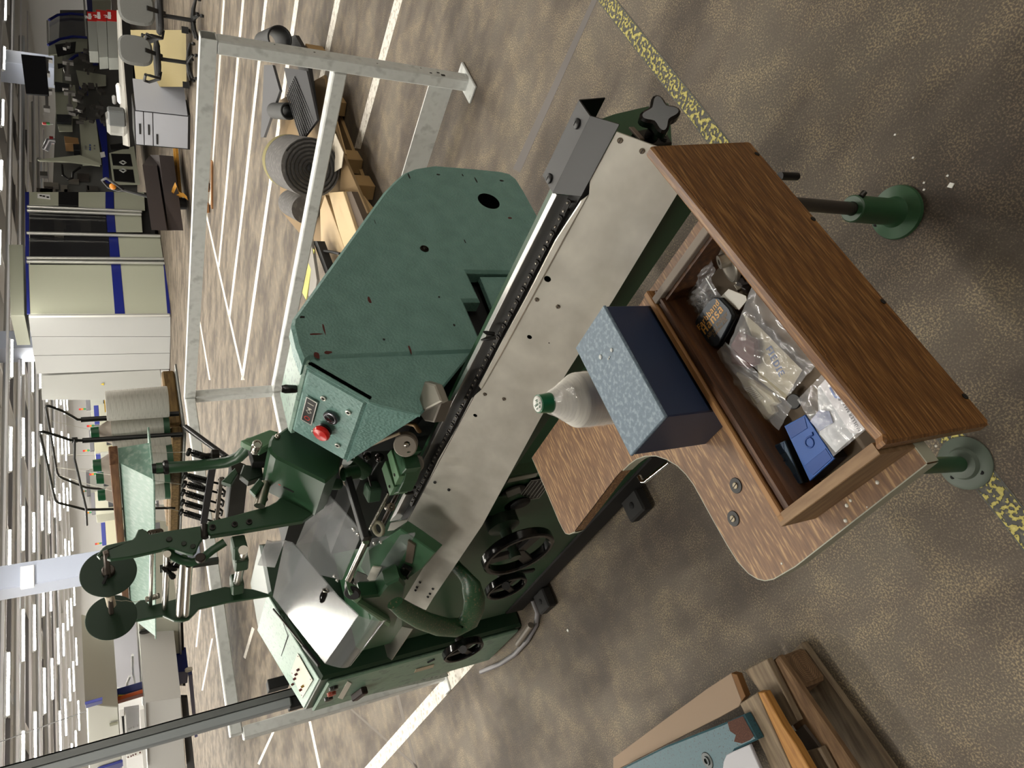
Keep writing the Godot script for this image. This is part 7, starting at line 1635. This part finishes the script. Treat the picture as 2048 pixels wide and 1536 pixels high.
	part(n, "guard_post", Bld.new().bar(Vector3(-15.900,2.659,-28.348), Vector3(-15.900,2.665,-26.880), 0.06, 0.06, Vector3.RIGHT), pale)
	part(n, "guard_post", Bld.new().bar(Vector3(-15.900,1.487,-30.208), Vector3(-15.900,1.502,-27.681), 0.06, 0.06, Vector3.RIGHT), pale)
	var frameb := Bld.new()
	for i in 40:
		frameb.box(Vector3(-15.6 + rng.randf() * 0.3, rng.randf_range(1.15, 2.2), rng.randf_range(-26.5, -21.8)), Vector3(0.1, rng.randf_range(0.04, 0.22), rng.randf_range(0.04, 0.3)), Basis(Vector3.RIGHT, rng.randf_range(-0.6, 0.6)))
	part(n, "clamp_mechanism", frameb, mt(Color(0.4, 0.39, 0.38), 0.35, 0.7))
	for q in [[Vector3(-15.200,2.656,-24.759), Vector3(-15.200,2.667,-23.976)], [Vector3(-15.200,2.692,-23.032), Vector3(-15.200,2.691,-22.133)], [Vector3(-15.200,2.084,-24.773), Vector3(-15.200,2.106,-23.924)], [Vector3(-15.200,2.088,-23.090), Vector3(-15.200,2.096,-22.331)]]:
		part(n, "gripper", Bld.new().bar(q[0], q[1], 0.08, 0.08, Vector3.RIGHT, 0.02).box(q[0], Vector3(0.12, 0.3, 0.12)).box(q[1], Vector3(0.14, 0.16, 0.14)), mt(Color(0.62, 0.61, 0.6), 0.3, 0.6))
	solo("black_panel", Bld.new().slab([Vector3(-15.000,3.322,-24.577), Vector3(-15.000,3.194,-22.509), Vector3(-15.000,2.616,-22.562), Vector3(-15.000,2.679,-24.619)], Vector3(-0.05, 0, 0), 0.005), mt(Color(0.1, 0.105, 0.13), 0.5), "dark slate rectangular panel raised over the stitching line", "panel")
	# left machines
	var w := thing("white_machine", "white machine with an open conveyor window and a round port, behind the thread discs", "machine", Vector3(-27.194,0.0000,-9.504))
	var gp: Vector3 = Vector3(-27.069,0.0000,-10.004)
	part(w, "base_cabinet", Bld.new().slab([Vector3(-10.942,1.451,-4.200), Vector3(-14.049,1.447,-4.200), Vector3(-14.668,0.8332,-4.200), Vector3(-11.262,0.9348,-4.200)], Vector3(0, 0, -1.6), 0.01), mt(Color(0.67, 0.68, 0.63), 0.5), "beige base cabinet")
	pz(w, "edge_profile", [Vector3(-11.208,0.9377,-4.180), Vector3(-14.598,0.8367,-4.180), Vector3(-14.629,0.8029,-4.180), Vector3(-11.225,0.9107,-4.180)], alu)
	pz(w, "plinth", [Vector3(-11.413,0.9000,-4.250), Vector3(-14.874,0.7904,-4.250), Vector3(-14.914,0.7473,-4.250), Vector3(-11.434,0.8656,-4.250)], black(0.9))
	part(w, "round_port", Bld.new().disc(Vector3(-11.459,1.370,-4.190), Vector3.BACK, 0.085, 0.02, 24), mt(Color(0.1, 0.1, 0.1), 0.5))
	pz(w, "blue_label", [Vector3(-13.494,1.388,-4.190), Vector3(-13.788,1.391,-4.190), Vector3(-13.826,1.286,-4.190), Vector3(-13.549,1.291,-4.190)], blue, 0.01, 0.01)
	pz(w, "window_frame", [Vector3(-11.617,1.951,-4.250), Vector3(-14.537,2.034,-4.250), Vector3(-14.565,2.006,-4.250), Vector3(-11.634,1.927,-4.250)], mt(Color(0.85, 0.85, 0.85), 0.4))
	pz(w, "window_frame", [Vector3(-11.125,1.488,-4.250), Vector3(-14.331,1.479,-4.250), Vector3(-14.359,1.448,-4.250), Vector3(-11.141,1.464,-4.250)], mt(Color(0.88, 0.88, 0.88), 0.4))
	pz(w, "side_panel", [Vector3(-11.954,2.071,-4.400), Vector3(-14.781,2.168,-4.400), Vector3(-14.881,2.067,-4.400), Vector3(-12.027,1.966,-4.400)], mt(Color(0.6, 0.6, 0.63), 0.5))
	pz(w, "inner_back", [Vector3(-13.798,2.010,-5.400), Vector3(-17.563,2.159,-5.400), Vector3(-18.200,1.469,-5.400), Vector3(-14.161,1.432,-5.400)], mt(Color(0.62, 0.62, 0.65), 0.5))
	for i in 26:
		var b := Bld.new()
		var yy := rng.randf_range(1.0, 1.5)
		b.box(Vector3(rng.randf_range(-9.6, -7.6), rng.randf_range(0.95, 1.5), rng.randf_range(-5.2, -4.6)), Vector3(rng.randf_range(0.1, 0.6), rng.randf_range(0.02, 0.08), 0.1))
		part(w, "roller_bar", b, [mt(Color(0.6, 0.58, 0.56), 0.35, 0.5), mt(Color(0.45, 0.45, 0.46), 0.4, 0.5), mt(Color(0.7, 0.68, 0.64), 0.5)][i % 3])
	for q in [[Vector3(-12.713,1.560,-4.300), Vector3(-14.522,1.549,-4.300)], [Vector3(-13.724,1.621,-4.300), Vector3(-14.538,1.689,-4.300)]]:
		part(w, "air_hose", Bld.new().tube([q[0], q[0].lerp(q[1], 0.5) + Vector3(0.03, 0.02, 0), q[1]], 0.02, 8), mt(Color(0.88, 0.88, 0.88), 0.4))
	var w2 := thing("white_machine", "white cabinet machine with blue bands and a button strip at the far left edge", "machine", Vector3(-27.381,0.0000,-6.498))
	part(w2, "upper_cabinet", Bld.new().slab([Vector3(-11.196,2.121,-3.200), Vector3(-10.888,2.129,-3.200), Vector3(-11.435,1.779,-3.200), Vector3(-12.882,1.805,-3.200), Vector3(-15.234,1.848,-3.200), Vector3(-14.530,2.306,-3.200)], Vector3(0, 0, -1.2), 0.01), mt(Color(0.7, 0.7, 0.66), 0.5))
	part(w2, "lower_cabinet", Bld.new().slab([Vector3(-11.525,1.453,-3.200), Vector3(-15.820,1.467,-3.200), Vector3(-16.843,0.8009,-3.200), Vector3(-11.736,0.9927,-3.200)], Vector3(0, 0, -1.2), 0.01), mt(Color(0.72, 0.72, 0.71), 0.5))
	pz(w2, "blue_band", [Vector3(-10.883,2.129,-3.180), Vector3(-11.044,2.129,-3.180), Vector3(-11.007,1.941,-3.180), Vector3(-10.856,1.934,-3.180)], blue)
	pz(w2, "blue_band", [Vector3(-14.471,2.185,-3.150), Vector3(-14.417,1.824,-3.150), Vector3(-14.682,1.796,-3.150), Vector3(-14.964,1.991,-3.150)], blue)
	pz(w2, "blue_band", [Vector3(-13.922,1.773,-3.150), Vector3(-13.883,1.501,-3.150), Vector3(-14.104,1.489,-3.150), Vector3(-14.210,1.767,-3.150)], blue)
	var bsn := pz(w2, "button_strip", [Vector3(-13.874,1.760,-3.120), Vector3(-13.779,1.530,-3.120), Vector3(-14.135,1.521,-3.120), Vector3(-14.163,1.754,-3.120)], mt(Color(0.9, 0.9, 0.88), 0.4))
	for q in [Vector3(-13.923,1.734,-3.100), Vector3(-13.913,1.691,-3.100), Vector3(-13.885,1.662,-3.100), Vector3(-13.865,1.626,-3.100), Vector3(-13.851,1.562,-3.100)]:
		part(w2, "button", Bld.new().disc(q, Vector3.BACK, 0.012, 0.02, 10), mt(Color(0.3, 0.1, 0.1), 0.4))
	pz(w2, "window", [Vector3(-11.990,1.718,-3.300), Vector3(-14.049,1.768,-3.300), Vector3(-14.194,1.553,-3.300), Vector3(-12.058,1.529,-3.300)], glass(Color(0.5, 0.5, 0.52), 0.5))
	for q in [[Vector3(-11.896,1.877,-3.170), Vector3(-12.239,1.835,-3.170)], [Vector3(-13.639,1.922,-3.170), Vector3(-14.164,1.865,-3.170)]]:
		var a: Vector3 = q[0]
		var b: Vector3 = q[1]
		part(w2, "vent", Bld.new().box((a + b) / 2, Vector3(0.1, 0.1, 0.02)), mt(Color(0.5, 0.5, 0.42), 0.6))
	for s in [[Vector3(-11.297,1.735,-3.150), Vector3(-15.051,1.807,-3.150)], [Vector3(-11.548,1.494,-3.150), Vector3(-15.512,1.507,-3.150)], [Vector3(-11.631,1.722,-3.150), Vector3(-13.056,1.740,-3.150)]]:
		part(w2, "post", Bld.new().bar(s[0], s[1], 0.05, 0.05, Vector3.BACK), mt(Color(0.85, 0.85, 0.84), 0.35))
	pz(w2, "plinth", [Vector3(-12.103,0.9753,-3.300), Vector3(-17.399,0.7582,-3.300), Vector3(-17.641,0.6005,-3.300), Vector3(-12.192,0.8845,-3.300)], black(0.8))
	# pale cabinet behind the discs and mid hall machines
	var mid := thing("grey_cabinet", "low grey green cabinet behind the thread arms at the left", "cabinet", Vector3(-28.360,0.0000,-12.707))
	part(mid, "body", Bld.new().slab([Vector3(-14.628,1.070,-7.000), Vector3(-18.406,1.061,-7.000), Vector3(-18.702,0.5813,-7.000), Vector3(-14.777,0.7064,-7.000)], Vector3(0, 0, -1), 0.01), mt(Color(0.66, 0.66, 0.64), 0.5))
	var words := ["nearest the ribbed machine end", "under the wire loops", "behind the right thread cones", "behind the green caps", "left of the wooden board", "beside the thread pan", "furthest under the lamp rows", "left of the discs"]
	var k := 0
	for q in [[Vector3(-35.235,0.0000,-25.641), 2.6, 1.6, 0.8], [Vector3(-32.916,0.0000,-22.942), 2.2, 1.2, 0.5], [Vector3(-37.221,0.0000,-24.328), 2.6, 1.5, 0.6], [Vector3(-35.422,0.0000,-21.737), 2.3, 1.3, 0.55], [Vector3(-43.544,0.0000,-24.043), 2.9, 1.6, 0.62], [Vector3(-40.801,0.0000,-20.573), 2.4, 1.5, 0.55], [Vector3(-48.708,0.0000,-28.528), 3.3, 2.2, 0.66], [Vector3(-42.937,0.0000,-20.037), 2.2, 1.4, 0.6]]:
		var mm := thing("distant_machine", "distant grey machine cabinet in the hall, %s" % words[k], "machine", q[0])
		var c: Vector3 = q[0]
		part(mm, "body", Bld.new().box(c + Vector3(0, q[1] / 2, 0), Vector3(1.0, q[1], q[2]), Basis(), 0.02), mt(Color(0.62 + 0.04 * (k % 3), 0.63 + 0.03 * (k % 3), 0.6), 0.5))
		part(mm, "control_panel", Bld.new().box(c + Vector3(0.55, q[1] * 0.7, 0.2), Vector3(0.12, 0.4, 0.4), Basis(), 0.01), mt(Color(0.2, 0.21, 0.23), 0.4))
		part(mm, "tower", Bld.new().tube([c + Vector3(0, q[1], 0.3), c + Vector3(0, q[1] + 0.55, 0.3)], 0.03, 8), mt(Color(0.3, 0.3, 0.3), 0.4))
		for j in 3:
			part(mm, "signal_lamp", Bld.new().lathe(c + Vector3(0, q[1] + 0.25 + 0.1 * j, 0.3), Vector3.UP, [[0.0001, 0], [0.05, 0], [0.05, 0.09], [0.0001, 0.09]], 10), mt([Color(0.1, 0.5, 0.25), Color(0.85, 0.5, 0.1), Color(0.75, 0.08, 0.08)][j], 0.3))
		part(mm, "frame", Bld.new().box(c + Vector3(0.45, q[1] + 0.1, 0), Vector3(0.1, 0.2, q[2] * 0.9), Basis(), 0.01), mt(Color(0.16, 0.2, 0.5), 0.4) if k % 2 else mt(Color(0.4, 0.4, 0.42), 0.4))
		k += 1

func far_goods():
	# columns
	var cm := mt(Color(0.62, 0.65, 0.72), 0.55)
	var i := 0
	for q in [[Vector3(-23.078,3.977,-19.500), 0.8], [Vector3(-19.500,3.552,-30.963), 0.9], [Vector3(-17.261,3.021,-8.000), 0.55]]:
		var c: Vector3 = Vector3(q[0].x, 0, q[0].z)
		var cl := thing("column", ["pale blue grey column rising behind the ribbed machine end", "pale blue grey column behind the slate panel", "pale grey column beside the thread discs"][i], "column", c)
		part(cl, "shaft", Bld.new().box(c + Vector3(0, 2.9, 0), Vector3(q[1], 5.8, q[1]), Basis(), 0.02), cm)
		part(cl, "bracket", Bld.new().box(c + Vector3(q[1] * 0.55, 3.4, 0.1), Vector3(0.08, 0.25, 0.5), Basis(), 0.01), mt(Color(0.85, 0.86, 0.88), 0.4))
		i += 1
	# workbench with drawers
	var lp := mt(Color(0.62, 0.63, 0.66), 0.5)
	var bk := mt(Color(0.045, 0.045, 0.05), 0.5)
	var a: Vector3 = Vector3(-8.219,0.0000,-12.198)
	var b: Vector3 = Vector3(-8.855,0.0000,-12.107)
	var e: Vector3 = Vector3(-8.053,0.0000,-12.865)
	var bt := thing("workbench", "grey workbench with black frame, two drawers and a cupboard door", "workbench", a)
	var U := Vector3(0, 0.87, 0)
	var nrm := (b - a).cross(Vector3.UP).normalized()
	if nrm.x < 0:
		nrm = -nrm
	var mk = func(t0: float, t1: float, h0: float, h1: float) -> Array:
		var p0 := a.lerp(b, t0)
		var p1 := a.lerp(b, t1)
		return [p0 + Vector3(0, h0, 0), p1 + Vector3(0, h0, 0), p1 + Vector3(0, h1, 0), p0 + Vector3(0, h1, 0)]
	part(bt, "carcass", Bld.new().slab(mk.call(-0.02, 1.02, 0.0, 0.9), -nrm * 0.6), bk)
	var dr := part(bt, "drawer", Bld.new().slab(mk.call(0.02, 0.98, 0.76, 0.88), nrm * 0.02, 0.003), lp)
	part(dr, "handle", Bld.new().slab(mk.call(0.36, 0.66, 0.80, 0.83), nrm * 0.03), bk)
	dr = part(bt, "drawer", Bld.new().slab(mk.call(0.02, 0.98, 0.615, 0.745), nrm * 0.02, 0.003), lp)
	part(dr, "handle", Bld.new().slab(mk.call(0.36, 0.66, 0.66, 0.69), nrm * 0.03), bk)
	dr = part(bt, "door", Bld.new().slab(mk.call(0.02, 0.98, 0.04, 0.60), nrm * 0.02, 0.003), lp)
	part(dr, "handle", Bld.new().slab(mk.call(0.62, 0.92, 0.53, 0.56), nrm * 0.03), bk)
	var n2 := (a - e).cross(Vector3.UP).normalized()
	if n2.x < 0:
		n2 = -n2
	part(bt, "side_panel", Bld.new().slab([e + Vector3(0, 0.05, 0), a + Vector3(0, 0.05, 0), a + U, e + U], n2 * 0.02), lp)
	part(bt, "back_panel", Bld.new().slab([Vector3(-6.692,0.1000,-12.308), Vector3(-7.533,0.1000,-12.035), Vector3(-8.542,0.8200,-13.431), Vector3(-7.698,0.8200,-13.854)], -n2 * 0.02), mt(Color(0.5, 0.45, 0.3), 0.7))
	part(bt, "worktop", Bld.new().slab([Vector3(-10.480,0.9200,-14.232), Vector3(-9.846,0.9200,-14.668), Vector3(-9.358,0.9200,-15.604), Vector3(-8.405,0.9200,-15.809), Vector3(-9.049,0.9200,-17.003), Vector3(-11.728,0.9200,-17.446), Vector3(-12.230,0.9200,-16.652)], Vector3(0, -0.04, 0), 0.004), mt(Color(0.7, 0.69, 0.66), 0.5))
	part(bt, "leg", Bld.new().bar(Vector3(-7.802,0.0200,-12.502), Vector3(-3.649,0.8500,-5.843), 0.05, 0.05), bk)
	part(bt, "leg", Bld.new().bar(Vector3(-6.987,0.0200,-12.854), Vector3(-3.266,0.8500,-6.003), 0.05, 0.05), bk)
	# goods on the bench
	var pk := thing("film_pack", "grey goods wrapped in shiny clear film on the workbench", "package", Vector3(-10.281,0.9300,-14.863))
	part(pk, "contents", Bld.new().box(Vector3(-9.889,0.9300,-14.385) + Vector3(0, 0.17, 0), Vector3(0.3, 0.32, 0.45), Basis(Vector3.UP, 0.4), 0.03), mt(Color(0.35, 0.36, 0.36), 0.5))
	var fb := Bld.new()
	var pc: Vector3 = Vector3(-10.118,0.9300,-14.491)
	fb.box(pc + Vector3(0, 0.18, 0), Vector3(0.36, 0.36, 0.75), Basis(Vector3.UP, 0.4), 0.06)
	part(pk, "film", fb, glass(Color(0.8, 0.8, 0.78), 0.4))
	var lbs := ["first white rolled sheet bundle from the film pack", "second white rolled sheet bundle beside the film pack", "third white rolled sheet bundle beside the film pack", "short white bundle lying at the back by the film pack"]
	for j in 4:
		var p0: Vector3 = [Vector3(-10.975,0.9500,-16.502), Vector3(-13.507,0.9500,-20.279), Vector3(-17.996,0.9500,-26.977), Vector3(-22.287,0.9500,-33.379)][j]
		var p1: Vector3 = [Vector3(-10.369,0.9800,-16.304), Vector3(-12.050,1.000,-18.965), Vector3(-15.460,1.020,-24.290), Vector3(-19.613,1.020,-30.141)][j]
		var zz := (p1 - p0).limit_length(0.7)
		solo("white_bundle", Bld.new().tube([p0, p0 + zz * 0.1, p0 + zz * 0.9, p0 + zz], [0.03, 0.055, 0.055, 0.03], 12), mt(Color(0.9, 0.9, 0.9), 0.5), lbs[j], "bundle", "white bundles on the workbench")
	var bx := 0
	for q in [[Vector3(-11.000,1.462,-20.330), Vector3(-11.000,1.488,-18.541), Vector3(-11.000,1.298,-18.574), Vector3(-11.000,1.239,-20.385)], [Vector3(-10.600,1.267,-19.755), Vector3(-10.600,1.298,-17.651), Vector3(-10.600,1.112,-17.724), Vector3(-10.600,1.049,-19.785)], [Vector3(-10.500,1.041,-19.650), Vector3(-10.500,1.108,-17.518), Vector3(-10.500,0.9112,-17.573), Vector3(-10.500,0.8105,-19.686)]]:
		var o := thing("file_box", ["grey file box with a red end, upper one of three", "grey file box with a red end and white label, middle of three", "grey file box with a red end nearest the chair"][bx], "box", q[0], "grey and red boxes behind the chairs")
		part(o, "body", Bld.new().slab(q, Vector3(-0.3, 0, 0), 0.005), mt(Color(0.56, 0.57, 0.55), 0.6))
		var a0: Vector3 = q[0]
		var a1: Vector3 = q[1]
		var a2: Vector3 = q[2]
		var a3: Vector3 = q[3]
		part(o, "red_end", Bld.new().slab([a0, a0.lerp(a1, 0.24), a3.lerp(a2, 0.24), a3], Vector3(0.01, 0, 0)), mt(Color(0.75, 0.13, 0.12), 0.5))
		txt(o, "print", "37", a0.lerp(a2, 0.15) + Vector3(0.012, 0.0, 0) , (a2 - a1), (a1 - a0) * -1.0, 0.12, mt(Color(0.92, 0.92, 0.92), 0.5), true, 0.002)
		part(o, "label", Bld.new().slab([a3.lerp(a0, 0.6).lerp(a2.lerp(a1, 0.6), 0.05), a3.lerp(a0, 0.6).lerp(a2.lerp(a1, 0.6), 0.2), a3.lerp(a0, 0.9).lerp(a2.lerp(a1, 0.9), 0.2), a3.lerp(a0, 0.9).lerp(a2.lerp(a1, 0.9), 0.05)], Vector3(0.014, 0, 0)), mt(Color(0.9, 0.9, 0.9), 0.5))
		bx += 1
	# office chairs
	var fab := speckled(Color(0.35, 0.355, 0.345), Color(0.44, 0.44, 0.43), 0.95, 0, 0.2, 3.0, 0.45, 0.7)
	var ch := thing("office_chair", "grey fabric office chair with black armrests, nearer the workbench drawers", "chair", Vector3.ZERO, "grey office chairs at the workbench")
	var back := Bld.new()
	var bp := []
	for j in 24:
		var an := TAU * j / 24
		bp.append(Vector3(signf(cos(an)) * pow(absf(cos(an)), 0.6) * 0.235, 0.88 + signf(sin(an)) * pow(absf(sin(an)), 0.7) * 0.24, 0.21))
	back.slab(bp, Vector3(0, 0, -0.075), 0.03)
	part(ch, "backrest", back, fab, "grey fabric backrest")
	var seat := Bld.new()
	var sp := []
	for j in 24:
		var an := TAU * j / 24
		sp.append(Vector3(signf(cos(an)) * pow(absf(cos(an)), 0.55) * 0.25, 0.53, signf(sin(an)) * pow(absf(sin(an)), 0.55) * 0.24 - 0.05))
	seat.slab(sp, Vector3(0, 0.08, 0), 0.03)
	part(ch, "seat", seat, mt(Color(0.085, 0.085, 0.09), 0.8))
	for s in [-1.0, 1.0]:
		part(ch, "armrest", Bld.new().tube([Vector3(s * 0.2, 0.53, -0.02), Vector3(s * 0.31, 0.55, -0.02), Vector3(s * 0.315, 0.7, 0.06), Vector3(s * 0.315, 0.76, 0.08), Vector3(s * 0.315, 0.77, -0.16), Vector3(s * 0.315, 0.7, -0.2), Vector3(s * 0.31, 0.55, -0.03)], 0.022, 8), bk)
	part(ch, "back_bar", Bld.new().bar(Vector3(0, 0.5, 0.1), Vector3(0, 0.75, 0.25), 0.06, 0.02), bk)
	part(ch, "column", Bld.new().tube([Vector3(0, 0.08, 0), Vector3(0, 0.53, 0)], 0.03, 12), bk)
	for j in 5:
		var an := TAU * j / 5 + 0.3
		var dv := Vector3(cos(an), 0, sin(an))
		var lg := part(ch, "foot", Bld.new().tube([Vector3(0, 0.12, 0), dv * 0.16 + Vector3(0, 0.11, 0), dv * 0.3 + Vector3(0, 0.075, 0)], [0.035, 0.03, 0.02], 8), bk)
		part(lg, "castor", Bld.new().disc(dv * 0.3 + Vector3(-0.02, 0.028, 0), Vector3.RIGHT, 0.028, 0.04, 14, 0.006), bk)
	ch.position = Vector3(-6.950,0.0000,-11.772)
	ch.rotation.y = 0.95
	dup(ch, Vector3(-6.017,0.0000,-11.369), 0.75, "grey fabric office chair with black armrests, cut by the picture edge", "office_chair")
	# pallet truck and its pallet
	var yel := speckled(Color(0.68, 0.47, 0.08), Color(0.2, 0.16, 0.1), 0.6, 0, 0.06, 4.0, 0.66, 0.7, 91)
	var tk: Vector3 = Vector3(-9.918,-0.0000,-12.246)
	var tr := thing("pallet_truck", "yellow hand pallet truck with a long black handle before the steps", "pallet truck", tk)
	var hb: Vector3 = Vector3(-10.208,0.0000,-12.174)
	part(tr, "drawbar", Bld.new().tube([hb + Vector3(0, 0.2, 0), hb + Vector3(0.05, 0.7, -0.1), hb + Vector3(0.1, 1.12, -0.2)], 0.03, 10), bk)
	part(tr, "handle_loop", Bld.new().tube([hb + Vector3(0.1, 1.1, -0.2), hb + Vector3(0.25, 1.22, -0.15), hb + Vector3(0.27, 1.38, -0.3), hb + Vector3(0.12, 1.45, -0.42), hb + Vector3(-0.02, 1.36, -0.4), hb + Vector3(0.0, 1.2, -0.28), hb + Vector3(0.1, 1.1, -0.2)], 0.025, 8), bk)
	part(tr, "grip", Bld.new().ball(hb + Vector3(0.1, 1.28, -0.28), 0.06), mt(Color(0.75, 0.45, 0.08), 0.4))
	part(tr, "pump", Bld.new().lathe(hb, Vector3.UP, [[0.0001, 0.02], [0.11, 0.02], [0.12, 0.16], [0.08, 0.3], [0.05, 0.34], [0.0001, 0.34]], 16), bk)
	part(tr, "chassis", Bld.new().slab([Vector3(-10.184,0.3000,-12.344), Vector3(-9.248,0.3500,-11.463), Vector3(-8.694,0.3500,-10.956), Vector3(-9.141,0.1200,-11.538), Vector3(-9.377,0.1200,-11.322), Vector3(-9.314,0.2500,-11.207)], Vector3(-0.25, -0.05, -0.2), 0.01), yel, "chipped yellow chassis")
	for s in [0.0, 0.45]:
		part(tr, "fork", Bld.new().bar(hb + Vector3(-0.1 - s * 0.3, 0.1, -0.2 - s), hb + Vector3(-0.1 - s * 0.3 + 0.6, 0.1, -1.2 - s), 0.16, 0.05), yel)
	var pp: Vector3 = Vector3(-7.969,0.0000,-9.628)
	var p2 := thing("wooden_pallet", "small wooden pallet by the pallet truck beyond the top rail", "pallet", pp)
	var lw := mt(Color(0.55, 0.38, 0.22), 0.8)
	for q in [Vector3(-7.423,0.0000,-9.841), Vector3(-7.722,0.0000,-9.665), Vector3(-8.037,0.0000,-9.541)]:
		part(p2, "block", Bld.new().box(q + Vector3(-0.1, 0.06, -0.1), Vector3(0.14, 0.1, 0.14), Basis(Vector3.UP, 0.5), 0.005), lw)
	part(p2, "deck_board", Bld.new().bar(Vector3(-7.072,0.1300,-9.415), Vector3(-7.748,0.1300,-9.170), 0.14, 0.022), lw)
	part(p2, "deck_board", Bld.new().bar(Vector3(-7.285,0.1300,-9.693), Vector3(-7.988,0.1300,-9.450), 0.14, 0.022), lw)
	part(p2, "bottom_board", Bld.new().bar(Vector3(-7.201,0.0120,-9.599), Vector3(-7.876,0.0120,-9.329), 0.1, 0.022), lw)
	# blue and orange lifter
	var o2 := mt(Color(0.82, 0.34, 0.08), 0.45)
	var b2 := mt(Color(0.06, 0.13, 0.42), 0.4)
	var lf := thing("stacker_lift", "blue hand stacker with an orange fork frame standing before the white machine", "lift truck", Vector3(-24.457,0.0000,-6.936))
	part(lf, "mast", Bld.new().slab([Vector3(-13.319,1.904,-3.900), Vector3(-13.628,1.874,-3.900), Vector3(-13.486,1.092,-3.900), Vector3(-13.192,1.116,-3.900)], Vector3(0, 0, -0.12), 0.01), b2)
	part(lf, "foot_box", Bld.new().slab([Vector3(-12.782,1.168,-3.900), Vector3(-13.451,1.129,-3.900), Vector3(-13.543,0.7860,-3.900), Vector3(-12.902,0.7878,-3.900), Vector3(-12.809,0.9882,-3.900)], Vector3(0, 0, -0.4), 0.01), b2)
	part(lf, "carriage", Bld.new().slab([Vector3(-13.219,1.898,-3.800), Vector3(-13.399,1.885,-3.800), Vector3(-13.309,1.387,-3.800), Vector3(-13.127,1.406,-3.800)], Vector3(0, 0, -0.06), 0.005), o2)
	var fr := Bld.new()
	fr.slab([Vector3(-12.908,1.401,-3.750), Vector3(-13.707,1.380,-3.750), Vector3(-13.716,1.343,-3.750), Vector3(-12.954,1.352,-3.750)], Vector3(0, 0, -0.06))
	fr.slab([Vector3(-12.856,1.400,-3.750), Vector3(-12.816,1.217,-3.750), Vector3(-12.854,1.117,-3.750), Vector3(-13.014,1.116,-3.750), Vector3(-13.068,1.202,-3.750), Vector3(-13.087,1.381,-3.750)], Vector3(0, 0, -0.06))
	fr.slab([Vector3(-12.987,1.203,-3.750), Vector3(-12.961,1.116,-3.750), Vector3(-14.740,1.047,-3.750), Vector3(-14.775,1.136,-3.750)], Vector3(0, 0, -0.06))
	fr.slab([Vector3(-13.535,1.378,-3.750), Vector3(-13.722,1.365,-3.750), Vector3(-13.670,1.186,-3.750), Vector3(-13.483,1.202,-3.750)], Vector3(0, 0, -0.06))
	part(lf, "fork_frame", fr, o2, "orange fork frame")
	part(lf, "fork", Bld.new().slab([Vector3(-14.728,1.124,-3.700), Vector3(-14.800,1.060,-3.700), Vector3(-16.591,0.9708,-3.700), Vector3(-16.555,1.060,-3.700)], Vector3(0, 0, -0.08)), o2)
	part(lf, "wooden_bar", Bld.new().slab([Vector3(-12.830,1.230,-3.680), Vector3(-12.910,1.202,-3.680), Vector3(-17.699,0.9671,-3.680), Vector3(-17.512,1.100,-3.680)], Vector3(0, 0, -0.06)), mt(Color(0.55, 0.45, 0.32), 0.8), "wooden slat on the fork")
	pz(lf, "warning_sign", [Vector3(-13.133,1.801,-3.880), Vector3(-13.376,1.803,-3.880), Vector3(-13.416,1.705,-3.880), Vector3(-13.223,1.706,-3.880)], mt(Color(0.85, 0.72, 0.12), 0.5), 0.01, 0.02)
	part(lf, "guide_wheel", Bld.new().disc(Vector3(-12.419,0.8115,-3.800), Vector3.BACK, 0.055, 0.05, 20, 0.008), mt(Color(0.85, 0.84, 0.8), 0.5), "white guide wheel")
	part(lf, "outrigger", Bld.new().bar(Vector3(-12.833,0.7728,-3.850), Vector3(-17.117,0.5380,-3.850), 0.06, 0.08, Vector3.BACK), b2)
	part(lf, "chain_hook", Bld.new().tube([Vector3(-13.201,1.901,-3.850), Vector3(-13.332,1.990,-3.850), Vector3(-13.425,2.063,-3.850), Vector3(-13.505,2.095,-3.850)], 0.018, 8), mt(Color(0.5, 0.14, 0.12), 0.5))
	part(lf, "lift_cable", Bld.new().tube([Vector3(-13.465,2.079,-3.850), Vector3(-13.609,2.482,-3.850), Vector3(-13.814,3.028,-3.850), Vector3(-13.992,3.434,-3.850)], 0.008, 6), mt(Color(0.35, 0.35, 0.35), 0.5))
